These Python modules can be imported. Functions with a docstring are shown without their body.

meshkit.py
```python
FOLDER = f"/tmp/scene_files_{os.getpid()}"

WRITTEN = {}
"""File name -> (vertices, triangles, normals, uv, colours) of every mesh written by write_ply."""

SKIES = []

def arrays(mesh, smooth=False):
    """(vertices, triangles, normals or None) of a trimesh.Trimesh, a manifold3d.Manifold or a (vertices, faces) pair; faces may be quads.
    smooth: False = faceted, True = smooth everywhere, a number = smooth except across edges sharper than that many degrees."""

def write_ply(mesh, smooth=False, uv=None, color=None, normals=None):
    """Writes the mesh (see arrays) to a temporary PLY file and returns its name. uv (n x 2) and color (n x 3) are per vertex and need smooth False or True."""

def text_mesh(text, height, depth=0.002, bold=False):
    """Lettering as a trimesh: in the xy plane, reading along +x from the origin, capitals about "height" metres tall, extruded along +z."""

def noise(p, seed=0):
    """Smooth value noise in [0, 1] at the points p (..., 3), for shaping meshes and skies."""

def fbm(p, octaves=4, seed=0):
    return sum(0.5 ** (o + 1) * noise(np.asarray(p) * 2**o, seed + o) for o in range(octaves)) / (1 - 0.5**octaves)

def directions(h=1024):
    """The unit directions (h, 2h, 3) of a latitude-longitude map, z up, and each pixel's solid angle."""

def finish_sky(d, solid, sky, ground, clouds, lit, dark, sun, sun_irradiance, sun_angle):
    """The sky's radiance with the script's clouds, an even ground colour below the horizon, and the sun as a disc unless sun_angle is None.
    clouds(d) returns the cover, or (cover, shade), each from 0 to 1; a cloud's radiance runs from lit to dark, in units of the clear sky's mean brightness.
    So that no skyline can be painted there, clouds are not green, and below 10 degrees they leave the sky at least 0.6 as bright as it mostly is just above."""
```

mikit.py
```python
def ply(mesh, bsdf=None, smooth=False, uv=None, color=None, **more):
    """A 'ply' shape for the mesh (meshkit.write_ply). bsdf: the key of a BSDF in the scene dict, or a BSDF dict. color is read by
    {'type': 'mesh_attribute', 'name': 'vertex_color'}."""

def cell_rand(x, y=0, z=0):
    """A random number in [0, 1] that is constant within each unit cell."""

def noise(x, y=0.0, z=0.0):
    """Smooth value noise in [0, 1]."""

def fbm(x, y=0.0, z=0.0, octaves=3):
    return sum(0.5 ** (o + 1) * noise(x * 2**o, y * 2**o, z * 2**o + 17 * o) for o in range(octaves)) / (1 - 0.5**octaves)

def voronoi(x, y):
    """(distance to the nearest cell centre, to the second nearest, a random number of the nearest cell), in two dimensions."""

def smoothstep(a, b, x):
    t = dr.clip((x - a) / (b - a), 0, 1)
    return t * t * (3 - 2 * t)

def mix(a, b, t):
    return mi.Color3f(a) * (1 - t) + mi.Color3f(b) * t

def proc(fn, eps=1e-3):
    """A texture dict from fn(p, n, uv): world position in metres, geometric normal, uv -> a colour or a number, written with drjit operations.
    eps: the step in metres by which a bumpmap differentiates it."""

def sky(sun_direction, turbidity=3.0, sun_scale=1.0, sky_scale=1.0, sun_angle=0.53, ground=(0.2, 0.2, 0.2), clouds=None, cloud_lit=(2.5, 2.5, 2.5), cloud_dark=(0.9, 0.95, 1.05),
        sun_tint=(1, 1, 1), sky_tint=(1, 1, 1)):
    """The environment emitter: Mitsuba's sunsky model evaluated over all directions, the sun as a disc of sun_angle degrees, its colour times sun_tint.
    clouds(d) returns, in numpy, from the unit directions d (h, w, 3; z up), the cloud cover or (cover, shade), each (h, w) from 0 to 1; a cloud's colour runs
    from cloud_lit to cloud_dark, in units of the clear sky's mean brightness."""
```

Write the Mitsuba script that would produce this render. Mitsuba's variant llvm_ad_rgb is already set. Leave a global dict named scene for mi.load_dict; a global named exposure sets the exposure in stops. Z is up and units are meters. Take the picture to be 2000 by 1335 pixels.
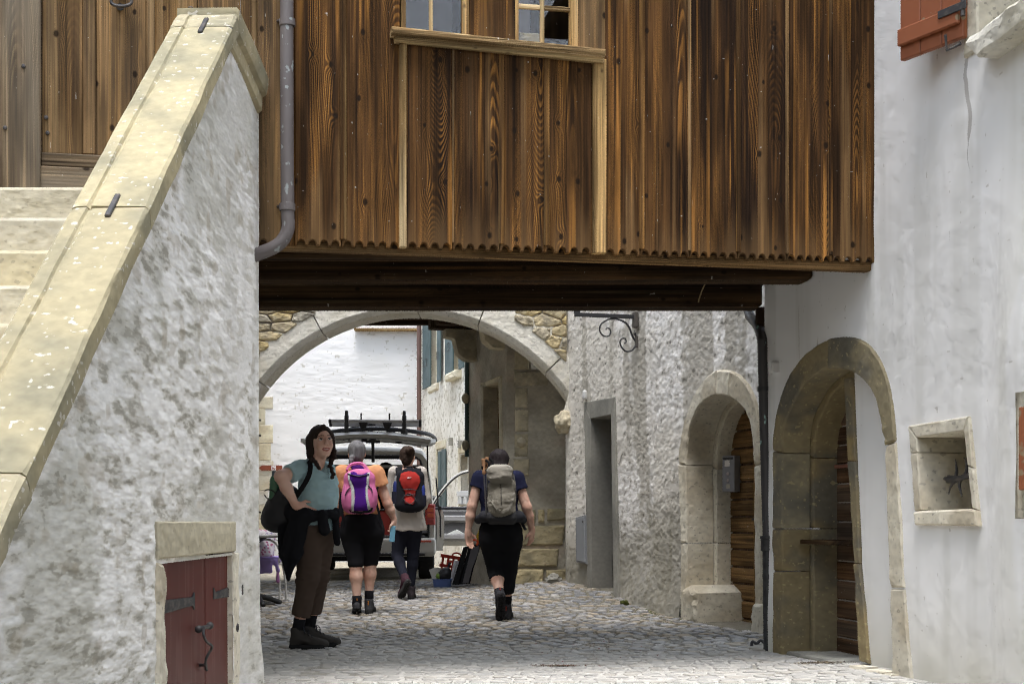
import math, numpy as np, trimesh, shapely, mapbox_earcut, mitsuba as mi, drjit as dr, mikit, meshkit
from mikit import noise, fbm, voronoi, cell_rand, smoothstep, mix, proc
T = mi.ScalarTransform4f
scene, labels = {}, {}
# ---- camera, sky, exposure -------------------------------------------------
FOC, CX, CY, EYE = 2778.0, 1000.0, 1005.0, 0.95      # pixels of the 2000 x 1335 photograph; eye height above the street
scene['camera'] = {'type': 'perspective', 'to_world': T().look_at(origin=[0, 0, EYE], target=[0, 1, EYE], up=[0, 0, 1]),
                   'fov': math.degrees(2 * math.atan(1000 / FOC)), 'fov_axis': 'x', 'principal_point_offset_y': -(CY - 667.5) / 1335, 'near_clip': 0.05, 'far_clip': 400.0}
scene['sky'] = mikit.sky([-0.05, -0.33, 0.94], turbidity=4, sun_scale=0.36, sun_angle=24, sky_scale=0.64, clouds=lambda d: 1.0, sun_tint=(0.84, 0.96, 1.20),
                         cloud_lit=(2.28, 2.5, 2.86), cloud_dark=(1.0, 1.0, 1.05), ground=(0.25, 0.24, 0.22))
exposure = 3.22
rng = np.random.default_rng(7)

# ---- helpers ---------------------------------------------------------------
def rays(u, v):
    return np.array([(u - CX) / FOC, 1.0, -(v - CY) / FOC])
def at(u, v, Y):
    p = rays(u, v) * Y
    p[2] += EYE
    return p
class Wall:
    """A vertical plane: a runs along it, z is up, d is the distance in front of it."""
    def __init__(s, o, e, n):
        s.o, s.e, s.n = np.array([*o, 0.0]), np.array([*e, 0.0]), np.array([*n, 0.0])
        s.e /= np.linalg.norm(s.e); s.n -= s.e * (s.n @ s.e); s.n /= np.linalg.norm(s.n)
    def P(s, a, z, d=0.0):
        a, z, d = np.broadcast_arrays(np.asarray(a, float), np.asarray(z, float), np.asarray(d, float))
        return s.o + a[..., None] * s.e + d[..., None] * s.n + z[..., None] * np.array([0, 0, 1.0])
    def px(s, u, v, d=0.0):
        r = rays(u, v)
        t = ((s.o + s.n * d) @ s.n) / (r @ s.n)
        p = r * t
        return np.array([(p - s.o) @ s.e, p[2] + EYE])
    def pxs(s, pts, d=0.0):
        return np.array([s.px(u, v, d) for u, v in pts])
    def off(s, d):
        return Wall((s.o + s.n * d)[:2], s.e[:2], s.n[:2])

def numbered(key):
    if key not in scene and key not in labels and not any(k.startswith(key + '__') for k in scene):
        return key
    i = 1
    while f'{key}_{i:03d}' in scene or f'{key}_{i:03d}' in labels or any(k.startswith(f'{key}_{i:03d}__') for k in scene): i += 1
    return f'{key}_{i:03d}'
COUNT = {}
def part(parent, name, mesh, bsdf, smooth=False, uv=None, color=None, label=None, **more):
    k = f'{parent}__{name}'
    c = COUNT.get(k, 0); COUNT[k] = c + 1
    key = k if c == 0 else f'{k}_{c:03d}'
    scene[key] = shape(mesh, bsdf, smooth, uv, color)
    if label: labels[key] = {'label': label}
    if more: labels.setdefault(key, {}).update(more)
    return key
def thing(name, label, category=None, group=None, kind=None):
    key = numbered(name)
    labels[key] = {'label': label}
    if category: labels[key]['category'] = category
    if group: labels[key]['group'] = group
    if kind: labels[key]['kind'] = kind
    return key
def single(name, mesh, bsdf, label, category=None, group=None, kind=None, smooth=False, uv=None, color=None):
    key = thing(name, label, category, group, kind)
    scene[key] = shape(mesh, bsdf, smooth, uv, color)
    return key

def cat(*ms):
    ms = [m for m in ms if m is not None and len(m[1])]
    n = np.cumsum([0] + [len(m[0]) for m in ms])
    return np.vstack([m[0] for m in ms]), np.vstack([m[1] + o for m, o in zip(ms, n)])
def tri(f):
    f = np.asarray(f, int)
    return np.vstack([f[:, [0, 1, 2]], f[:, [0, 2, 3]]]) if f.shape[1] == 4 else f
def vf(m): return np.array(m.vertices), np.array(m.faces)
def fixed(m):
    """Outward faces for a closed mesh."""
    v, f = m
    t = v[f]
    vol = np.einsum('ij,ij->i', t[:, 0], np.cross(t[:, 1], t[:, 2])).sum()
    return (v, f[:, ::-1]) if vol < 0 else (v, f)
def hullmesh(pts):
    return vf(trimesh.convex.convex_hull(np.asarray(pts)))
def rbox(c, h, R=None, bevel=0.004):
    """A box with chamfered edges: centre, half sizes, rotation (columns are its axes)."""
    h = np.asarray(h, float); b = min(bevel, *(0.49 * h))
    P = [np.array(s) * (h - b * (1 - np.eye(3)[k])) for s in np.ndindex(2, 2, 2) for s in [np.array(s) * 2 - 1] for k in range(3)]
    P = np.array(P)
    if R is not None: P = P @ np.asarray(R).T
    return hullmesh(P + np.asarray(c))
def wbox(w, a0, a1, z0, z1, d0, d1, bevel=0.004):
    R = np.stack([w.e, w.n, [0, 0, 1]], 1)
    return rbox(w.P((a0 + a1) / 2, (z0 + z1) / 2, (d0 + d1) / 2), [abs(a1 - a0) / 2, abs(d1 - d0) / 2, abs(z1 - z0) / 2], R, bevel)
def tube(pts, r, n=10, closed=False, caps=True):
    p = np.asarray(pts, float); m = len(p)
    t = np.gradient(p, axis=0) if not closed else np.roll(p, -1, 0) - np.roll(p, 1, 0)
    t /= np.linalg.norm(t, axis=1, keepdims=True) + 1e-12
    a = np.cross(t[0], [0, 0, 1.0] if abs(t[0][2]) < 0.9 else [1.0, 0, 0]); A = []
    for k in range(m):
        a = a - t[k] * (a @ t[k]); a /= np.linalg.norm(a) + 1e-12; A.append(a)
    A = np.array(A); B = np.cross(t, A); ang = np.arange(n) * 2 * np.pi / n
    r = np.broadcast_to(np.asarray(r, float), (m,))
    v = p[:, None] + r[:, None, None] * (np.cos(ang)[None, :, None] * A[:, None] + np.sin(ang)[None, :, None] * B[:, None])
    v = v.reshape(-1, 3)
    i, j = np.meshgrid(np.arange(m if closed else m - 1), np.arange(n), indexing='ij'); i2 = (i + 1) % m
    f = tri(np.stack([i * n + j, i * n + (j + 1) % n, i2 * n + (j + 1) % n, i2 * n + j], -1).reshape(-1, 4))
    if caps and not closed:
        v = np.vstack([v, p[:1], p[-1:]]); k = np.arange(n); e = (m - 1) * n
        f = np.vstack([f, np.stack([(k + 1) % n, k, k * 0 + m * n], 1), np.stack([e + k, e + (k + 1) % n, k * 0 + m * n + 1], 1)])
    return v, f
def ribbon(pts, width_dir, w, th, n_dir=None):
    """A flat strap along pts: half width w along width_dir, half thickness th."""
    p = np.asarray(pts, float); m = len(p)
    t = np.gradient(p, axis=0); t /= np.linalg.norm(t, axis=1, keepdims=True) + 1e-12
    W = np.broadcast_to(np.asarray(width_dir, float), p.shape); W = W - t * (W * t).sum(1, keepdims=True); W = W / (np.linalg.norm(W, axis=1, keepdims=True) + 1e-12)
    N = np.cross(t, W); w = np.broadcast_to(np.asarray(w, float), (m,))[:, None]
    q = np.stack([p + W * w + N * th, p - W * w + N * th, p - W * w - N * th, p + W * w - N * th], 1).reshape(-1, 3)
    i, j = np.meshgrid(np.arange(m - 1), np.arange(4), indexing='ij')
    f = tri(np.stack([i * 4 + j, i * 4 + (j + 1) % 4, (i + 1) * 4 + (j + 1) % 4, (i + 1) * 4 + j], -1).reshape(-1, 4))
    e = (m - 1) * 4
    f = np.vstack([f, [[0, 2, 1], [0, 3, 2], [e, e + 1, e + 2], [e, e + 2, e + 3]]])
    return fixed((q, f))
def spline(pts, n=24):
    from scipy.interpolate import CubicSpline
    p = np.asarray(pts, float); s = np.r_[0, np.cumsum(np.linalg.norm(np.diff(p, axis=0), axis=1))]
    return CubicSpline(s, p)(np.linspace(0, s[-1], n))
def lathe(profile, c=(0, 0, 0), axis=(0, 0, 1), n=20):
    pr = np.asarray(profile, float); ang = np.arange(n) * 2 * np.pi / n
    z = np.asarray(axis, float) / np.linalg.norm(axis); x = np.cross(z, [0, 0, 1.0] if abs(z[2]) < 0.9 else [1.0, 0, 0]); x /= np.linalg.norm(x); y = np.cross(z, x)
    v = (pr[:, None, :1] * (np.cos(ang)[None, :, None] * x + np.sin(ang)[None, :, None] * y) + pr[:, None, 1:] * z).reshape(-1, 3) + np.asarray(c)
    m = len(pr); i, j = np.meshgrid(np.arange(m - 1), np.arange(n), indexing='ij')
    return v, tri(np.stack([i * n + j, i * n + (j + 1) % n, (i + 1) * n + (j + 1) % n, (i + 1) * n + j], -1).reshape(-1, 4))
def ear(p):
    return np.asarray(mapbox_earcut.triangulate_float64(np.ascontiguousarray(p, dtype=np.float64), np.array([len(p)], np.uint32)), int).reshape(-1, 3)
def resample(p, res):
    out = []
    for a, b in zip(p, np.roll(p, -1, 0)):
        k = max(1, int(np.ceil(np.linalg.norm(b - a) / res)))
        out += [a + (b - a) * t / k for t in range(k)]
    return np.array(out)
def inset(p, b):
    t1 = p - np.roll(p, 1, 0); t2 = np.roll(p, -1, 0) - p
    n1 = np.stack([-t1[:, 1], t1[:, 0]], 1); n2 = np.stack([-t2[:, 1], t2[:, 0]], 1)
    n1 /= np.linalg.norm(n1, axis=1, keepdims=True) + 1e-12; n2 /= np.linalg.norm(n2, axis=1, keepdims=True) + 1e-12
    m = n1 + n2; m /= np.maximum((m * n1).sum(1, keepdims=True), 0.35) + 1e-12
    return p + m * b / 1.0
def ccw(p):
    p = np.asarray(p, float); x, y = p[:, 0], p[:, 1]
    return p if (x * np.roll(y, -1) - y * np.roll(x, -1)).sum() > 0 else p[::-1]
def block(w, poly, d0, d1, bevel=0.008, res=None, rough=0.0, seed=0, back=False):
    """A stone or board: a polygon in a wall's (a, z) that stands from d0 to d1, its front edges chamfered."""
    p = ccw(poly)
    if res: p = resample(p, res)
    q = inset(p, bevel); n = len(p)
    if rough:
        r = np.random.default_rng(seed); q = q + r.normal(0, rough, q.shape) * 0.6; dd = d1 + r.normal(0, rough, n)
    else: dd = np.full(n, d1)
    v = np.vstack([w.P(p[:, 0], p[:, 1], d0), w.P(p[:, 0], p[:, 1], dd - bevel), w.P(q[:, 0], q[:, 1], dd)])
    k = np.arange(n); k2 = (k + 1) % n; F = [tri(np.stack([s + k, s + k2, s + n + k2, s + n + k], 1)) for s in (0, n)]
    pq = shapely.Polygon(q); inner = np.zeros((0, 2))
    if rough and res and pq.is_valid and pq.area > 1.2 * res * res:
        x0, z0, x1, z1 = pq.bounds; st = res * 0.6
        gx, gz_ = np.meshgrid(np.arange(x0 + st / 2, x1, st), np.arange(z0 + st / 2, z1, st)); pp = np.stack([gx.ravel(), gz_.ravel()], 1) + r.normal(0, st * 0.12, (gx.size, 2))
        inner = pp[shapely.contains_xy(pq.buffer(-st * 0.45), pp[:, 0], pp[:, 1])]
    if len(inner):
        from scipy.spatial import Delaunay
        al = np.vstack([q, inner]); de = Delaunay(al).simplices; c3 = al[de].mean(1); de = de[shapely.contains_xy(pq, c3[:, 0], c3[:, 1])]
        di = d1 + rough * (2.2 * (meshkit.fbm(np.c_[inner * 9, np.full(len(inner), seed * 1.7)], 2, 3) - 0.4))
        v = np.vstack([v, w.P(inner[:, 0], inner[:, 1], di)])
        e1, e2 = al[de[:, 1]] - al[de[:, 0]], al[de[:, 2]] - al[de[:, 0]]; cw = e1[:, 0] * e2[:, 1] - e1[:, 1] * e2[:, 0] < 0; de[cw] = de[cw][:, ::-1]
        F.append(de + 2 * n)
    else: F.append(ear(q) + 2 * n)
    if back: F.append(ear(p)[:, ::-1])
    m = v, np.vstack(F)
    # outward: the front cap must face the wall's normal
    t = m[0][m[1][2 * 2 * n]]; s = np.cross(t[1] - t[0], t[2] - t[0]) @ w.n
    if s < 0: m = m[0], m[1][:, ::-1]
    return m
def gridwall(w, a0, a1, z0, z1, res, holes=(), disp=None, keep=None):
    """A wall sheet with openings cut out cell by cell (their jagged edges lie under the stone frames)."""
    na, nz = max(2, int(round((a1 - a0) / res)) + 1), max(2, int(round((z1 - z0) / res)) + 1)
    A, Z = np.meshgrid(np.linspace(a0, a1, na), np.linspace(z0, z1, nz), indexing='ij')
    D = np.zeros_like(A) if disp is None else disp(A, Z)
    v = w.P(A, Z, D).reshape(-1, 3)
    i, j = np.meshgrid(np.arange(na - 1), np.arange(nz - 1), indexing='ij')
    ca, cz = (A[:-1, :-1] + A[1:, 1:]) / 2, (Z[:-1, :-1] + Z[1:, 1:]) / 2
    ok = np.ones(ca.shape, bool)
    for h in holes: ok &= ~shapely.contains_xy(h, ca, cz)
    if keep is not None: ok &= shapely.contains_xy(keep, ca, cz)
    f = np.stack([i * nz + j, (i + 1) * nz + j, (i + 1) * nz + j + 1, i * nz + j + 1], -1)[ok]
    f = tri(f)
    if np.cross(w.e, [0, 0, 1.0]) @ w.n < 0: f = f[:, ::-1]
    used = np.unique(f); re = np.full(len(v), -1); re[used] = np.arange(len(used))
    return (v[used], re[f]), np.stack([A.ravel(), Z.ravel()], 1)[used]
def quad(p):
    return np.asarray(p, float), np.array([[0, 1, 2], [0, 2, 3]])
def euler(rx=0, ry=0, rz=0):
    cx, sx, cy, sy, cz, sz = math.cos(rx), math.sin(rx), math.cos(ry), math.sin(ry), math.cos(rz), math.sin(rz)
    return np.array([[cz, -sz, 0], [sz, cz, 0], [0, 0, 1]]) @ np.array([[cy, 0, sy], [0, 1, 0], [-sy, 0, cy]]) @ np.array([[1, 0, 0], [0, cx, -sx], [0, sx, cx]])
def ssn(a, b, x):
    t = np.clip((x - a) / (b - a), 0, 1); return t * t * (3 - 2 * t)
def ground_z(x, y):
    x, y = np.asarray(x, float), np.asarray(y, float)
    g = 0.16 * ssn(13.3, 16.4, y) * ssn(-0.9, 0.9, x) * (1 - 0.75 * ssn(17.8, 21, y))
    g = g + 0.045 * ssn(1.2, 2.4, x) * (1 - ssn(8.2, 9.6, y)) - 0.02 * ssn(10, 12, y) * (1 - ssn(13, 15, y))
    g = g - 0.22 * ssn(25, 33, y)
    return g + 0.012 * (meshkit.noise(np.stack([x * 0.9, y * 0.9, x * 0], -1), 5) - 0.5)
def shape(mesh, bsdf, smooth=False, uv=None, color=None):
    """mikit.ply, but a smoothing angle also works with uv and colours; unused points are dropped."""
    v, f = np.asarray(mesh[0], float), np.asarray(mesh[1], int); used = np.unique(f)
    if len(used) < len(v):
        re = np.full(len(v), -1); re[used] = np.arange(len(used)); mesh = (v[used], re[f]); uv = None if uv is None else np.asarray(uv)[used]; color = None if color is None else np.asarray(color)[used]
    if smooth in (False, True) or (uv is None and color is None): return mikit.ply(mesh, bsdf, smooth=smooth, uv=uv, color=color)
    v, f = np.asarray(mesh[0], float), np.asarray(mesh[1], int)
    fn = np.cross(v[f[:, 1]] - v[f[:, 0]], v[f[:, 2]] - v[f[:, 0]]); ln = np.linalg.norm(fn, axis=1, keepdims=True); un = fn / np.maximum(ln, 1e-20)
    key = np.unique(np.round(v, 6), axis=0, return_inverse=True)[1].ravel()[f]
    byv = [[] for _ in range(key.max() + 1)]
    for k, row in enumerate(key):
        for q in row: byv[q].append(k)
    cs = math.cos(math.radians(smooth)); N = np.zeros((len(f), 3, 3))
    for k, row in enumerate(key):
        for c, q in enumerate(row):
            nb = np.array(byv[q]); N[k, c] = fn[nb[un[nb] @ un[k] >= cs - 1e-9]].sum(0)
    N = N.reshape(-1, 3); N /= np.linalg.norm(N, axis=1, keepdims=True) + 1e-20
    idx = f.ravel()
    path = meshkit.write_ply((v[idx], np.arange(len(idx)).reshape(-1, 3)), False, None if uv is None else np.asarray(uv)[idx], None if color is None else np.asarray(color)[idx], normals=N)
    return {'type': 'ply', 'filename': path, 'face_normals': False, 'bsdf': {'type': 'ref', 'id': bsdf}}
# ---- materials -------------------------------------------------------------
def diff(name, color, rough=0.9, bump=None, bscale=1.0, eps=1e-3, spec=0.25, two=True, **more):
    col = {'type': 'rgb', 'value': list(color)} if isinstance(color, (tuple, list)) else color
    b = {'type': 'principled', 'base_color': col, 'roughness': rough, 'specular': spec, **more}
    if bump is not None: b = {'type': 'bumpmap', 'arbitrary': proc(bump, eps), 'scale': bscale, 'bsdf': b}
    scene[name] = {'type': 'twosided', 'bsdf': b} if two else b
    return name
VC = {'type': 'mesh_attribute', 'name': 'vertex_color'}
C = mi.Color3f
def sstep(a, b, x): return smoothstep(a, b, x)

# stair wall: thrown lime plaster, lumpy, dirt, plus dark specks painted as crevice shade
def stair_plaster_c(p, n, uv):
    big = fbm(p.y * 1.9, p.z * 1.2, 3.0, 3)
    lump = fbm(p.y * 8, p.z * 27, 1.0, 4)
    grit = fbm(p.y * 30, p.z * 100, 2.0, 3)
    sm = sstep(0.35, 0.60, noise(p.y * 1.3 + 4, p.z * 0.8, 9.0) + 0.2 * (lump - 0.5)) * sstep(6.0, 7.0, p.y)
    c = mix(C(0.80, 0.79, 0.765), C(0.60, 0.58, 0.53), sstep(0.42, 0.66, lump + 0.3 * (grit - 0.5)))
    c = mix(c, C(0.52, 0.51, 0.455), sstep(0.44, 0.66, big + 0.35 * (lump - 0.5)) * 0.75)
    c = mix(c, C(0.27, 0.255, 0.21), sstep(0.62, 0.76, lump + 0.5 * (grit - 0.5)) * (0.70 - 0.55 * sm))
    streak = fbm(p.y * 9, p.z * 0.9, 2.0, 3)
    c = mix(c, C(0.60, 0.59, 0.56), sstep(0.45, 0.65, streak + 0.3 * (grit - 0.5)) * sstep(6.2, 7.2, p.y) * 0.5)
    c = c * (0.84 + 0.32 * grit)
    return mix(c, C(0.36, 0.31, 0.23), sstep(0.66, 0.76, fbm(p.y * 7, p.z * 9, 7.0, 3)) * 0.4)
def stair_plaster_b(p, n, uv): return fbm(p.y * 15, p.z * 48, 3.0, 4)
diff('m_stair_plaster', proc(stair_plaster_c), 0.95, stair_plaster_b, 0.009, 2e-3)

CRACK = (7.35, 3.31)
def white_plaster_c(p, n, uv):
    big = fbm(p.y * 0.9, p.z * 0.8, 1.0, 3)
    c = mix(C(0.80, 0.795, 0.785), C(0.725, 0.72, 0.705), sstep(0.35, 0.7, big))
    s = fbm(p.y * 7, p.z * 0.45, 5.0, 3)
    c = mix(c, C(0.56, 0.555, 0.52), sstep(0.50, 0.78, s + 0.5 * (big - 0.5)) * 0.42)
    foot = 1 - sstep(0.0, 0.75, p.z + 0.3 * noise(p.y * 4, p.z * 2, 2.0))
    c = mix(c, C(0.47, 0.45, 0.36), foot * 0.75)
    spots = noise(p.y * 38, p.z * 38, p.x * 38)
    c = mix(c, C(0.33, 0.30, 0.25), sstep(0.92, 0.97, spots) * 0.5)
    near = sstep(7.25, 6.7, p.y)
    c = mix(c, C(0.66, 0.65, 0.60), sstep(0.45, 0.6, noise(p.y * 3, p.z * 1.2, 8.0)) * near * 0.7)
    cr = dr.abs(p.y - (CRACK[0] + 0.05 * (noise(p.z * 5, 1.0, 2.0) - 0.5) + 0.012 * (noise(p.z * 22, 3.0, 2.0) - 0.5) - 0.05 * (CRACK[1] - p.z)))
    cw = 0.003 + 0.010 * sstep(0.5, 0.8, noise(p.z * 4 + 2, 5.0, 1.0))
    c = mix(c, C(0.36, 0.345, 0.32), sstep(cw * 1.6, cw, cr) * sstep(CRACK[1] + 0.02, CRACK[1] - 0.03, p.z) * sstep(CRACK[1] - 0.62, CRACK[1] - 0.5, p.z) * 0.8)
    return mix(c, C(0.34, 0.31, 0.26), sstep(0.62, 0.72, fbm(p.y * 30, p.z * 2.5, 1.0, 3)) * sstep(9.0, 9.2, p.y) * sstep(9.55, 9.3, p.y) * sstep(1.7, 2.1, p.z) * 0.7)
def white_plaster_b(p, n, uv): return fbm(p.y * 11, p.z * 11, p.x * 11, 4)
diff('m_white_plaster', proc(white_plaster_c), 0.93, white_plaster_b, 0.010, 3e-3)

# rough scraped plaster of the house beyond the bridge
def rough_plaster_c(p, n, uv):
    w = 0.12 * fbm(p.y * 4, p.z * 4, 2.0, 2)
    g = 0.5 * fbm((p.y + p.z * 1.0 + w) * 13, (p.z - 0.6 * p.y) * 22, 1.0, 4) + 0.5 * fbm((p.y - p.z * 0.7 + w) * 12, (p.z + 0.5 * p.y) * 24, 2.0, 4)
    c = mix(C(0.76, 0.74, 0.705), C(0.58, 0.555, 0.51), sstep(0.42, 0.60, g))
    big = fbm(p.y * 1.1, p.z * 0.9, 3.0, 3)
    c = mix(c, C(0.58, 0.545, 0.475), sstep(0.42, 0.66, big) * 0.8)
    s = fbm(p.y * 3.5, p.z * 0.40, 1.0, 3)
    c = mix(c, C(0.34, 0.315, 0.26), sstep(0.48, 0.66, s + 0.35 * (g - 0.5)) * 0.75)
    c = mix(c, C(0.15, 0.14, 0.12), sstep(0.63, 0.72, g) * 0.75)
    foot = 1 - sstep(0.0, 1.0, p.z + 0.9 * fbm(p.y * 2.2, p.z * 2.2, 2.0, 3) - 0.66)
    return mix(c, C(0.205, 0.19, 0.145), foot * 0.82)
def rough_plaster_b(p, n, uv): return fbm((p.y + p.z * 1.0) * 13, (p.z - 0.6 * p.y) * 24, 1.0, 3) + 0.6 * fbm((p.y - p.z * 0.7) * 16, (p.z + 0.5 * p.y) * 30, 4.0, 3)
diff('m_rough_plaster', proc(rough_plaster_c), 0.95, rough_plaster_b, 0.011, 2e-3)

# stones: the hue of each stone from uv // 10
def stone_fn(c1, c2, stain, spot, sc=1.0, amt=0.6):
    def f(p, n, uv):
        i = dr.floor(uv.x / 10)
        r = cell_rand(i, 3, 1)
        c = mix(C(*c1), C(*c2), r)
        c = c * (0.85 + 0.3 * cell_rand(i, 7, 2))
        big = fbm(p.x * 3.0 * sc + i, p.y * 3.0 * sc, p.z * 3.0 * sc, 3)
        c = mix(c, C(*stain), sstep(0.42, 0.70, big) * amt)
        fine = fbm(p.x * 34, p.y * 34, p.z * 34, 3)
        c = c * (0.80 + 0.4 * fine)
        return mix(c, C(*spot), sstep(0.70, 0.78, fbm(p.x * 42 + 5, p.y * 42, p.z * 42, 2)) * 0.55)
    return proc(f)
def stone_b(p, n, uv): return fbm(p.x * 20, p.y * 20, p.z * 20, 4)
diff('m_coping', stone_fn((0.38, 0.33, 0.205), (0.355, 0.315, 0.215), (0.21, 0.20, 0.145), (0.66, 0.64, 0.58), 1.2, 0.7), 0.9, stone_b, 0.010, 2e-3)
diff('m_step', stone_fn((0.56, 0.48, 0.29), (0.55, 0.52, 0.43), (0.42, 0.38, 0.28), (0.3, 0.27, 0.2)), 0.9, stone_b, 0.014, 2e-3)
diff('m_pale_stone', stone_fn((0.60, 0.56, 0.46), (0.54, 0.50, 0.40), (0.40, 0.34, 0.24), (0.22, 0.20, 0.16)), 0.9, stone_b, 0.010, 2e-3)
diff('m_arch_stone', stone_fn((0.70, 0.68, 0.64), (0.66, 0.63, 0.54), (0.52, 0.48, 0.37), (0.28, 0.26, 0.21)), 0.9, stone_b, 0.014, 2e-3)
diff('m_brown_stone', stone_fn((0.265, 0.20, 0.095), (0.22, 0.19, 0.122), (0.115, 0.108, 0.088), (0.40, 0.33, 0.17), 1.3, 0.85), 0.88, stone_b, 0.010, 2e-3)
diff('m_rubble', stone_fn((0.50, 0.39, 0.19), (0.36, 0.34, 0.29), (0.24, 0.22, 0.18), (0.15, 0.14, 0.12), 2.5), 0.92, stone_b, 0.03, 2e-3)
diff('m_quoin', stone_fn((0.62, 0.57, 0.42), (0.55, 0.54, 0.50), (0.48, 0.40, 0.26), (0.35, 0.32, 0.26)), 0.92, stone_b, 0.012, 2e-3)
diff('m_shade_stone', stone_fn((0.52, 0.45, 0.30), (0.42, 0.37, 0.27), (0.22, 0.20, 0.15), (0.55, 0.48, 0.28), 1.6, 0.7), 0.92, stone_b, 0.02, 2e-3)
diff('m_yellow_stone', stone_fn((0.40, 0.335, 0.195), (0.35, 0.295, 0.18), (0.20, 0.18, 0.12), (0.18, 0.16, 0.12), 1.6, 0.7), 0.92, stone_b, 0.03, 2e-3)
def mortar_c(p, n, uv):
    c = mix(C(0.34, 0.31, 0.26), C(0.20, 0.18, 0.15), sstep(0.35, 0.7, fbm(p.x * 6, p.y * 6, p.z * 6, 3)))
    return c * (0.75 + 0.5 * fbm(p.x * 40, p.y * 40, p.z * 40, 2))
diff('m_mortar', proc(mortar_c), 0.95, stone_b, 0.04, 2e-3)
diff('m_lime_mortar', stone_fn((0.46, 0.43, 0.37), (0.42, 0.39, 0.34), (0.33, 0.30, 0.25), (0.25, 0.23, 0.19)), 0.95, stone_b, 0.04, 2e-3)
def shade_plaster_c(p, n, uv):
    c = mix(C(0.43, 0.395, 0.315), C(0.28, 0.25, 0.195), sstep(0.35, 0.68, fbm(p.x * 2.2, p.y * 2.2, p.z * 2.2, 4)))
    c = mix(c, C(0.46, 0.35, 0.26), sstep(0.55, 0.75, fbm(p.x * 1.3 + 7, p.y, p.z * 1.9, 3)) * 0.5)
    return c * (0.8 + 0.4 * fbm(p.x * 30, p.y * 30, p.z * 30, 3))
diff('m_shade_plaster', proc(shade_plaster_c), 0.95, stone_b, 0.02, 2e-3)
def cement_c(p, n, uv):
    c = mix(C(0.27, 0.26, 0.225), C(0.17, 0.165, 0.145), sstep(0.35, 0.7, fbm(p.x * 3, p.y * 3, p.z * 1.2, 3)))
    return c * (0.85 + 0.3 * fbm(p.x * 40, p.y * 40, p.z * 40, 2))
diff('m_cement', proc(cement_c), 0.95)
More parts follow.
